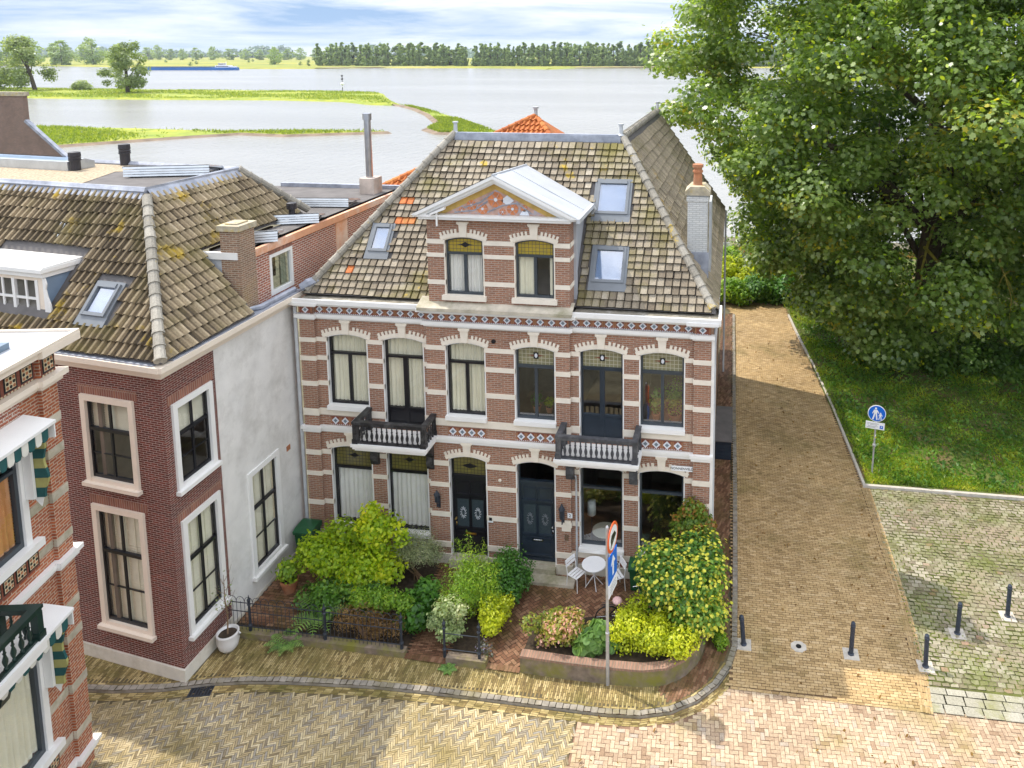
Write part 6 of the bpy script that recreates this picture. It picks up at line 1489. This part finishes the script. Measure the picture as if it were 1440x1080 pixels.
FRONT = [(26.5, 9.5, 13.5, 4.5, 3.2, 4.5), (30.0, 9.0, 9.0, 3.5, 3.0, 4.0), (31.5, 6.5, 15.0, 4, 3.5, 4.5), (22.5, 10.5, 17.0, 4, 3, 4)]
for fx, fy, fz, ex, ey, ez in FRONT:
    for k in range(46):
        u = Vector((rg.gauss(0, 1), rg.gauss(0, 1), rg.gauss(0, 1))).normalized() * rg.uniform(.65, 1); q = rg.uniform(.8, 1.3); clumps.append((fx + u.x * ex, fy + u.y * ey, fz + u.z * ez, q * 1.1, q * 1.1, q * .65))
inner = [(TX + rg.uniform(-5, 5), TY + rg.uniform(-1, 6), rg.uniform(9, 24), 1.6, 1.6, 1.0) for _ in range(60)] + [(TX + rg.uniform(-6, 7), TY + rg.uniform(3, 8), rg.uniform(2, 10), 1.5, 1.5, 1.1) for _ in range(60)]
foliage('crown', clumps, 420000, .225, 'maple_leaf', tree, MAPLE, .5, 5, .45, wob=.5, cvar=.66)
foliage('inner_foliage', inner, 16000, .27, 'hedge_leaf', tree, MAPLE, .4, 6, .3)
seedb = [c for c in clumps if rg.random() < .55]
foliage('seed_clusters', [(a, b, c - .05, q * 1.04, q * 1.04, r * 1.04) for a, b, c, q, _, r in seedb], 30000, .17, 'golden_leaf', tree, OVAL, .1, 8, .85)
mb = MB()
mb.tube([(TX - .2, TY, -.2), (TX, TY, 1.2), (TX - .1, TY + .1, 4), (TX + .15, TY, 7.5), (TX + .1, TY + .3, 12), (TX - .2, TY + .3, 17), (TX, TY, 22)], [.85, .62, .52, .48, .38, .26, .1], 14)
for k in range(26):
    z0 = rg.uniform(3.5, 16); a = k * 2.399; z1 = z0 + rg.uniform(1.5, 7); r = crown_r(min(26, z1)) * .82
    p0 = Vector((TX, TY, z0)); p3 = Vector((TX + r * math.cos(a), TY + r * math.sin(a) * .85, z1)); mid = p0.lerp(p3, .45) + Vector((rg.uniform(-.6, .6), rg.uniform(-.6, .6), rg.uniform(.3, 1.4)))
    q = p0.lerp(p3, .75) + Vector((rg.uniform(-.5, .5), rg.uniform(-.5, .5), .4)); mb.tube([p0, p0.lerp(mid, .5) + Vector((0, 0, .2)), mid, q, p3], [.22, .17, .12, .07, .02], 7)
    for j in range(3):
        s = mid.lerp(p3, .2 + j * .25); e = s + Vector((rg.uniform(-2, 2), rg.uniform(-2, 2), rg.uniform(-.6, 1.6))); mb.tube([s, s.lerp(e, .5) + Vector((0, 0, .2)), e], [.06, .04, .012], 5)
mb.build('trunk', 'bark', tree)
mb = MB()
for pts in ([(24.2, 20.6, 8.0), (25.6, 17.0, 8.6), (26.6, 14.6, 8.2), (27.4, 13.6, 7.0)], [(24.2, 20.4, 7.4), (22.6, 16.5, 6.6), (21.6, 13.6, 5.2), (20.9, 12.6, 4.4)], [(26.6, 14.6, 8.2), (28.6, 13.4, 9.4), (29.6, 12.4, 8.4)], [(25.6, 17.0, 8.6), (25.2, 14.5, 6.8), (25.4, 13.0, 5.2)], [(28.6, 13.4, 7.6), (30.2, 12.0, 7.4), (31.0, 11.0, 6.2)], [(30.2, 12.0, 7.4), (30.6, 11.4, 8.2), (31.6, 10.8, 8.0)], [(22.6, 16.5, 6.6), (23.2, 14.6, 5.4), (23.6, 13.4, 4.4)]):
    c = [Vector(p) for p in pts]; path = []
    for i in range(len(c) - 1):
        for t in range(4): path.append(c[i].lerp(c[i + 1], t / 4) + Vector((rg.uniform(-.08, .08), rg.uniform(-.08, .08), rg.uniform(-.08, .08))))
    path.append(c[-1]); mb.tube(path, [.085 - .07 * i / (len(path) - 1) for i in range(len(path))], 6)
    for j in range(4):
        s = path[rg.randrange(5, len(path))]; e = s + Vector((rg.uniform(-.9, .9), rg.uniform(-.9, .3), rg.uniform(-1.0, .4))); mb.tube([s, s.lerp(e, .5) + Vector((0, 0, .1)), e], [.03, .02, .006], 4)
mb.build('bare_branches', 'yellow_bark', tree)
# under-growth at the foot of the tree
shrub('undergrowth', rb(81, (22.0, 17.5, .8), (2.2, 1.6, .5), 24, .55), 3000, .16, 'hedge_leaf', 'dark undergrowth below the maple near its trunk', 81, 'bush'); shrub('undergrowth', rb(82, (27.0, 17.0, .9), (2.6, 1.4, .6), 24, .6), 3000, .17, 'hedge_leaf', 'dark undergrowth below the maple at the right edge', 82, 'bush')
# trees behind the maple closing the river side
def small_tree(name, x, y, zb, h, w, mat, label, group, seed, n=1500, leaf=None, lean=0.0, cat='tree', mesh=None, trunkr=.02, fr=.25, shape=QUAD):
    rg = random.Random(seed); t = thing(name, (x, y, zb), label, cat, group)
    bl = []
    for k in range(38):
        f = rg.uniform(fr, .96); a = rg.uniform(0, 2 * PI); env = w / 2 * min(1, (1.04 - f) / .62) ** .75 * min(1, (f - fr * .7 + .04) / .22) ** .5; rr = env * math.sqrt(rg.random()) * .82
        q = w * rg.uniform(.10, .19) * (1 - .45 * f); bl.append((x + lean * f * h + rr * math.cos(a), y + rr * math.sin(a), zb + f * h, q, q, max(q * .8, h * .055)))
    foliage('crown', bl, n, leaf or h * .035, mat, t, shape, .35, seed, .4)
    mb = MB(); mb.tube([(x, y, zb - .3), (x + lean * .2 * h, y, zb + .25 * h), (x + lean * .5 * h, y, zb + .55 * h), (x + lean * .8 * h, y, zb + .85 * h)], [h * trunkr, h * trunkr * .8, h * trunkr * .5, h * .004], 8)
    for k in range(6):
        b = bl[k * 3]; mb.tube([(x + lean * .3 * h, y, zb + h * rg.uniform(.2, .45)), (b[0], b[1], b[2])], [h * trunkr * .4, h * .003], 5)
    mb.build('trunk', 'bark', t); return t
# ------------------------------------------------------------------ river and far landscape
sheet('river', [(-4600, 38), (4600, 38), (4600, 1400), (-4600, 1400)], -3.5, 'river_water')
def mound(name, poly, h, skirt, mat, edge, kind='structure', z0=-3.5):
    # banked land: a mud skirt rising from the water, turf on top
    c = Vector((sum(p[0] for p in poly) / len(poly), sum(p[1] for p in poly) / len(poly))); mb = MB(); n = len(poly)
    def shr(p, d):
        return p
    area = sum(poly[i][0] * poly[(i + 1) % n][1] - poly[(i + 1) % n][0] * poly[i][1] for i in range(n)); sg = 1 if area > 0 else -1
    inn = []
    for i in range(n):
        a = Vector(poly[i - 1]); b = Vector(poly[(i + 1) % n]); t = (b - a).normalized(); inn.append((poly[i][0] - t.y * skirt * sg, poly[i][1] + t.x * skirt * sg))
    for i in range(n):
        j = (i + 1) % n; mb.face([(poly[i][0], poly[i][1], z0 - .3), (poly[j][0], poly[j][1], z0 - .3), (inn[j][0], inn[j][1], z0 + h), (inn[i][0], inn[i][1], z0 + h)], 1)
    mb.face([(x, y, z0 + h) for x, y in inn]); o = mb.build(name, [mat, edge]); o['kind'] = kind
    return inn
isl1 = [(-440, 258), (-340, 262), (-232, 259), (-172, 263), (-142, 257), (-124, 243), (-112, 240), (-111, 248), (-124, 268), (-140, 296), (-152, 318), (-170, 330), (-252, 333), (-345, 337), (-440, 345)]
isl2 = [(-113, 246), (-108, 236), (-97, 222), (-83, 200), (-69, 174), (-66, 158), (-58, 148), (-44, 149), (-40, 152), (-52, 170), (-69, 196), (-84, 216), (-100, 236)]
isl3 = [(-190, 95), (-140, 104), (-124, 113), (-118, 121), (-109, 133), (-103, 140), (-90, 138), (-78, 144), (-68, 149.5), (-74, 153), (-90, 152), (-109, 147), (-135, 150), (-165, 151), (-210, 155)]
I1 = mound('far_spit', isl1, .55, 3.0, 'bank_grass', 'bank_grass'); I2 = mound('breakwater', isl2, .5, 2.5, 'bank_grass', 'mud'); I3 = mound('near_spit', isl3, .5, 2.2, 'bank_grass', 'mud')
def bankgrass(name, poly, n, size, seed, z, label):
    xs = [p[0] for p in poly]; ys_ = [p[1] for p in poly]; rng = np.random.default_rng(seed); out = []
    P = np.array(poly)
    while sum(len(o) for o in out) < n:
        x = rng.uniform(min(xs), max(xs), 4 * n); y = rng.uniform(min(ys_), max(ys_), 4 * n); c = np.zeros(4 * n, bool); j = len(P) - 1
        for i in range(len(P)):
            with np.errstate(divide='ignore', invalid='ignore'):
                k = ((P[i, 1] > y) != (P[j, 1] > y)) & (x < (P[j, 0] - P[i, 0]) * (y - P[i, 1]) / (P[j, 1] - P[i, 1]) + P[i, 0])
            c ^= k; j = i
        nz = np.sin(x * .11 + 2 * np.sin(y * .13)) + np.sin(y * .17 + x * .05) + rng.normal(size=len(x)) * .5
        c &= nz > -.5
        out.append(np.stack([x[c], y[c], np.full(c.sum(), z)], 1))
    pts = np.concatenate(out)[:n]
    o = grass(name, lambda r, m: pts.copy(), n, size, 'bank_blade', seed, label, up=.8, shape=LONG, origin=(float(P[:, 0].mean()), float(P[:, 1].mean()), z)); return o
bankgrass('reed_grass', I3, 20000, .75, 91, -3.0, 'tufted grass on the near river spit behind the flat roof')
bankgrass('reed_grass', I2, 11000, .8, 92, -3.0, 'tufted grass on the breakwater running towards the orange roof')
bankgrass('reed_grass', I1, 26000, .85, 93, -2.95, 'grass on the long far spit with the willows')
small_tree('willow_tree', -273, 299, -3.0, 26.5, 25, 'willow_leaf', 'round willow standing alone on the far spit', 'willows on the far spit', 101, 5200, .8, 0, fr=.12, trunkr=.035)
small_tree('willow_tree', -339, 314, -3.0, 27.5, 34, 'willow_leaf', 'leaning willow with wide crown behind the big gable chimney', 'willows on the far spit', 102, 6200, .85, -.30, fr=.16, trunkr=.04)
small_tree('willow_tree', -372, 318, -3.0, 21, 30, 'willow_leaf', 'willow cut by the left edge of the picture', 'willows on the far spit', 103, 5000, .85, .0, fr=.12, trunkr=.035)
shrub('round_bush', [(-318, 320, -.6, 3.2, 3.2, 2.3), (-320, 320, -1.2, 2.6, 2.6, 1.8), (-315.5, 320, -1.4, 2.5, 2.5, 1.6)], 900, .6, 'willow_leaf', 'small round bush between two willows on the far spit', 104, 'bush', QUAD, stems=0)
bt = thing('river_beacon', (-180.5, 330, -3), 'black and white river beacon with topmark at the spit end', 'beacon')
mb = MB(); mb.tube([(-180.5, 330, -3), (-180.5, 330, 4.4)], .16, 8); mb.build('pole', 'sign_black', bt)
for z, m, r in ((4.6, 'sign_black', .55), (3.0, 'sign_black', .6), (.6, 'sign_white', .9), (-.8, 'sign_white', .35)):
    mb = MB(); mb.lathe([(.1, -r * .9), (r * .8, -r * .5), (r, 0), (r * .8, r * .5), (.1, r * .9)], (-180.5, 330, z), 10); mb.build('topmark' if m == 'sign_black' else 'white_band', m, bt)
fb = [(-3500, 1250), (-1800, 1010), (-1065, 955), (-982, 962), (-800, 880), (-700, 838), (-616, 819), (-540, 826), (-500, 838), (-470, 868), (-440, 890), (-330, 905), (-245, 880), (-208, 842), (-196, 850), (-185, 905), (-63, 963), (120, 985), (500, 1010), (3500, 1200), (4600, 3700), (-4600, 3700)]
mound('far_bank', fb, 1.2, 6, 'field_grass', 'field_grass')
for p in ([(-500, 841), (-468, 874), (-430, 897), (-380, 905), (-380, 925), (-440, 912), (-495, 872)], [(-186, 908), (-60, 966), (30, 978), (30, 1000), (-70, 990), (-190, 935)]): sheet('sand_beach', p, -2.25, 'sand')
# barge
bg = thing('river_barge', (-600, 755, -3.5), 'long blue river barge passing along the far bank', 'barge')
FBg = frame((-662, 742, -3.5), (1, .14, 0), (-.14, 1, 0))
mb = MB(); mb.xf = FBg; mb.prism([(0, 5), (6, 0), (112, 0), (118, 2.5), (118, 8), (112, 10.5), (6, 10.5)], -.3, 3.1, 0, 'z'); mb.build('hull', 'ship_blue', bg)
mb = MB(); mb.xf = FBg; mb.box(8, 90, 1.2, 9.3, 3.1, 3.9)
for i in range(9): mb.box(9 + i * 9, 17 + i * 9, 1.0, 9.5, 3.9, 4.2)
mb.build('hatch_covers', 'ship_grey', bg)
mb = MB(); mb.xf = FBg; mb.box(94, 110, 1.5, 9, 3.1, 5.4); mb.box(97, 103, 2.5, 8, 5.4, 8.0); mb.tube([(105, 5, 5), (105, 5, 10)], .25, 6); mb.box(111, 116, 3, 7.5, 3.1, 4.4); mb.tube([(3, 5, 3), (3, 5, 8)], .3, 6); mb.build('wheelhouse', 'sign_white', bg)
mb = MB(); mb.xf = FBg; mb.box(96.9, 103.1, 2.4, 8.1, 6.4, 7.4); mb.box(95, 109, 1.45, 1.5, 4.0, 4.8); mb.build('cabin_windows', 'sign_black', bg)
# far trees: a few shared crowns, copied one by one
protos = []
def proto(seed, h, w, mat, label, group, fr=.15):
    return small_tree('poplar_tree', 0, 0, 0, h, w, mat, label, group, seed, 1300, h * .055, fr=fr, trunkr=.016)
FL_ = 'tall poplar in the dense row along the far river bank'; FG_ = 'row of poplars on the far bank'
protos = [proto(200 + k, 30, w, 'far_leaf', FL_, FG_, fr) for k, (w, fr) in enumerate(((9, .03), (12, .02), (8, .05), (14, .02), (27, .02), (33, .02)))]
rg = random.Random(5); first = set()
def place(k, x, y, z, s, sx=1.0, label=None, group=None, name=None):
    p = protos[k]
    if k not in first and not label: first.add(k); o = p
    else: o = copy_tree(p)
    o.location = (x, y, z); o.scale = (s * sx, s * sx, s); o.rotation_euler = (0, 0, rg.uniform(0, 6.28))
    if label: o['label'] = label; o['group'] = group
    if name: o.name = name
    return o
for i in range(104):
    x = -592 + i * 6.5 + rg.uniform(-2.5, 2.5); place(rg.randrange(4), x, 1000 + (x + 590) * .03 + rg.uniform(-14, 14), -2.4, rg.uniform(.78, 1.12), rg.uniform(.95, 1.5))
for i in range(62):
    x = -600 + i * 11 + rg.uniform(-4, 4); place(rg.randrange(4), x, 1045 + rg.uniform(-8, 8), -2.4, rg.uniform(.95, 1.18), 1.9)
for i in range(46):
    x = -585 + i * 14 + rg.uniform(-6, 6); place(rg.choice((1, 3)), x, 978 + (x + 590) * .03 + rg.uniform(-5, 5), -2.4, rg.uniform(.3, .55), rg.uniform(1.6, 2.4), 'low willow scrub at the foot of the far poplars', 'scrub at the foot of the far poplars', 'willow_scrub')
far = [(-1058, 956, 36, 48), (-1110, 1040, 44, 60), (-1000, 990, 38, 50), (-993, 1040, 42, 60), (-1030, 1010, 34, 44), (-700, 765, 29, 30), (-1488, 1484, 32, 55), (-1748, 1800, 44, 66), (-1719, 1800, 38, 44), (-1518, 1800, 40, 46), (-1479, 1800, 30, 42), (-1444, 1800, 30, 38), (-1404, 1800, 33, 46), (-1354, 1800, 36, 50), (-1309, 1800, 30, 45), (-1261, 1800, 28, 45), (-1221, 1800, 27, 45), (-1180, 1810, 27, 45), (-1140, 1800, 29, 48), (-1106, 1800, 32, 48), (-1060, 1800, 32, 48), (-1650, 1850, 36, 60), (-1590, 1850, 34, 60), (-705, 1076, 28, 36)]
labs = {5: 'slender tree on the far bank right beside the round willow', 23: 'solitary round tree at the left end of the poplar row', 0: 'broad tree on the far bank above the leaning willow'}
for i, (x, y, h, w) in enumerate(far):
    k = 4 + i % 2; s = h / 30; bw = (27, 33)[i % 2]
    place(k, x, y, -2.4, s, w / bw / s * .9, labs.get(i, 'broad tree scattered over the far meadows left of the poplars'), 'trees on the far meadows', 'meadow_tree')
for x, y in ((-1072, 1289), (-913, 1312), (-626, 1019), (-860, 1100), (-760, 960), (-1180, 1500), (-1000, 1450)):
    place(4, x, y, -2.4, .2, 1.4, 'small dark bush dotted on the far meadow', 'bushes on the far meadow', 'meadow_bush')
for k in range(6):
    if k not in first:
        for ch in list(protos[k].children): bpy.data.objects.remove(ch)
        bpy.data.objects.remove(protos[k])
# distant woods, one soft mass on the horizon
rngd = np.random.default_rng(3); bl = []
for i in range(320):
    x = -4300 + i * 14.5; y = 2900 + 250 * math.sin(i * .21) + rg.uniform(-80, 80); h = 26 + 10 * math.sin(i * .13) + 9 * math.sin(i * .37 + 1) + rg.uniform(-4, 6)
    bl.append((x, y, -2 + h * .45, 26, 26, h * .62))
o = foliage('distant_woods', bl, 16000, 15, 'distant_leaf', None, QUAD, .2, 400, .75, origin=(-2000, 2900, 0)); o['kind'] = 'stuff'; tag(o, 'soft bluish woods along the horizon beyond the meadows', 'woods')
wb = thing('white_barn', (-1560, 1810, -2), 'long low white building among far trees on the horizon', 'building')
mb = MB(); mb.box(-1585, -1540, 1760, 1780, -2.4, 9); mb.build('wall', 'sign_white', wb); mb = MB(); mb.prism([(1759, 9), (1781, 9), (1770, 12)], -1586, -1539, 0, 'x'); mb.build('roof', 'sign_back', wb)
SUNSTR, SKYSTR, EXPOSURE, CLOUD, HBLUE, HCLOUD, HAZE = 2.3, .15, .98, (11.0, 11.0, 11.2), (1.0, 1.75, 2.9), (3.85, 4.0, 4.15), .00007
# ------------------------------------------------------------------ sky, sun, camera
W = bpy.data.worlds.new('World'); SC.world = W; W.use_nodes = True
nt = W.node_tree; nt.nodes.clear()
SUN = Vector((-.534, .207, .819)).normalized(); EL_ = math.asin(SUN.z); AZ_ = math.atan2(SUN.x, SUN.y)
N = lambda t: nt.nodes.new('ShaderNode' + t)
sky = N('TexSky'); sky.sky_type = 'NISHITA'; sky.sun_disc = False; sky.sun_elevation = EL_; sky.sun_rotation = AZ_; sky.air_density = 1.0; sky.dust_density = .6; sky.ozone_density = 1.2
co = N('TexCoord'); mp = N('Mapping'); mp.inputs['Scale'].default_value = (1, 1, 9.0); nt.links.new(co.outputs['Generated'], mp.inputs[0])
n1 = N('TexNoise'); n1.inputs['Scale'].default_value = 3.6; n1.inputs['Detail'].default_value = 9; n1.inputs['Roughness'].default_value = .6; n1.inputs['Distortion'].default_value = .4; nt.links.new(mp.outputs[0], n1.inputs['Vector'])
rp = N('ValToRGB'); rp.color_ramp.elements[0].position = .36; rp.color_ramp.elements[1].position = .64; rp.color_ramp.elements[0].color = (.15, .15, .15, 1); rp.color_ramp.elements[1].color = (.95, .95, .95, 1); nt.links.new(n1.outputs[0], rp.inputs[0])
mx = N('Mix'); mx.data_type = 'RGBA'; nt.links.new(rp.outputs[0], mx.inputs[0]); nt.links.new(sky.outputs[0], mx.inputs[6]); mx.inputs[7].default_value = CLOUD + (1,)
# toward the horizon the sky is broken blue with grey-white streaks of cloud
sx = N('SeparateXYZ'); nt.links.new(co.outputs['Generated'], sx.inputs[0])
hz = N('MapRange'); hz.inputs['From Min'].default_value = .16; hz.inputs['From Max'].default_value = .6; nt.links.new(sx.outputs[2], hz.inputs[0])
lo = N('Mix'); lo.data_type = 'RGBA'; lo.inputs[6].default_value = HBLUE + (1,); lo.inputs[7].default_value = HCLOUD + (1,); nt.links.new(rp.outputs[0], lo.inputs[0])
m2 = N('Mix'); m2.data_type = 'RGBA'; nt.links.new(hz.outputs[0], m2.inputs[0]); nt.links.new(lo.outputs[2], m2.inputs[6]); nt.links.new(mx.outputs[2], m2.inputs[7]); mx = m2
bg_ = N('Background'); bg_.inputs['Strength'].default_value = SKYSTR; nt.links.new(mx.outputs[2], bg_.inputs[0])
ow_ = N('OutputWorld'); nt.links.new(bg_.outputs[0], ow_.inputs[0])
sl = bpy.data.lights.new('sun', 'SUN'); sl.energy = SUNSTR; sl.angle = R(.6); sl.color = (1.0, .93, .82)
so = bpy.data.objects.new('sun', sl); COL.objects.link(so); so.rotation_euler = SUN.to_track_quat('Z', 'Y').to_euler(); so.location = (30, 30, 60)
if HAZE:
    hm = bpy.data.materials.new('haze_air'); hm.use_nodes = True; ht = hm.node_tree; ht.nodes.clear()
    pv = ht.nodes.new('ShaderNodeVolumePrincipled'); pv.inputs['Color'].default_value = (.80, .88, 1.0, 1); pv.inputs['Density'].default_value = HAZE; pv.inputs['Anisotropy'].default_value = .2
    ho = ht.nodes.new('ShaderNodeOutputMaterial'); ht.links.new(pv.outputs[0], ho.inputs['Volume']); M['haze_air'] = hm
    mb = MB(); mb.box(-4700, 4700, -120, 3800, -6.5, 62); hz_ = mb.build('haze', 'haze_air'); hz_['kind'] = 'stuff'; tag(hz_, 'thin bluish summer haze over the river and far trees', 'haze')
cam = bpy.data.cameras.new('camera'); cam.sensor_width = 36; cam.lens = 1053.09 / 1440 * 36; cam.shift_x = (720 - 878.66) / 1440; cam.shift_y = -(540 - 209.58) / 1440
cam.clip_start = .3; cam.clip_end = 20000
cobj = bpy.data.objects.new('camera', cam); COL.objects.link(cobj); cobj.location = (13.22, -20.77, 15.89); cobj.rotation_euler = (PI / 2 - .1276, 0, .1448)
SC.camera = cobj
SC.view_settings.view_transform = 'Standard'; SC.view_settings.look = 'None'; SC.view_settings.exposure = EXPOSURE; SC.view_settings.gamma = 1
SC.cycles.max_bounces = 8; SC.cycles.transparent_max_bounces = 12; SC.cycles.use_denoising = True
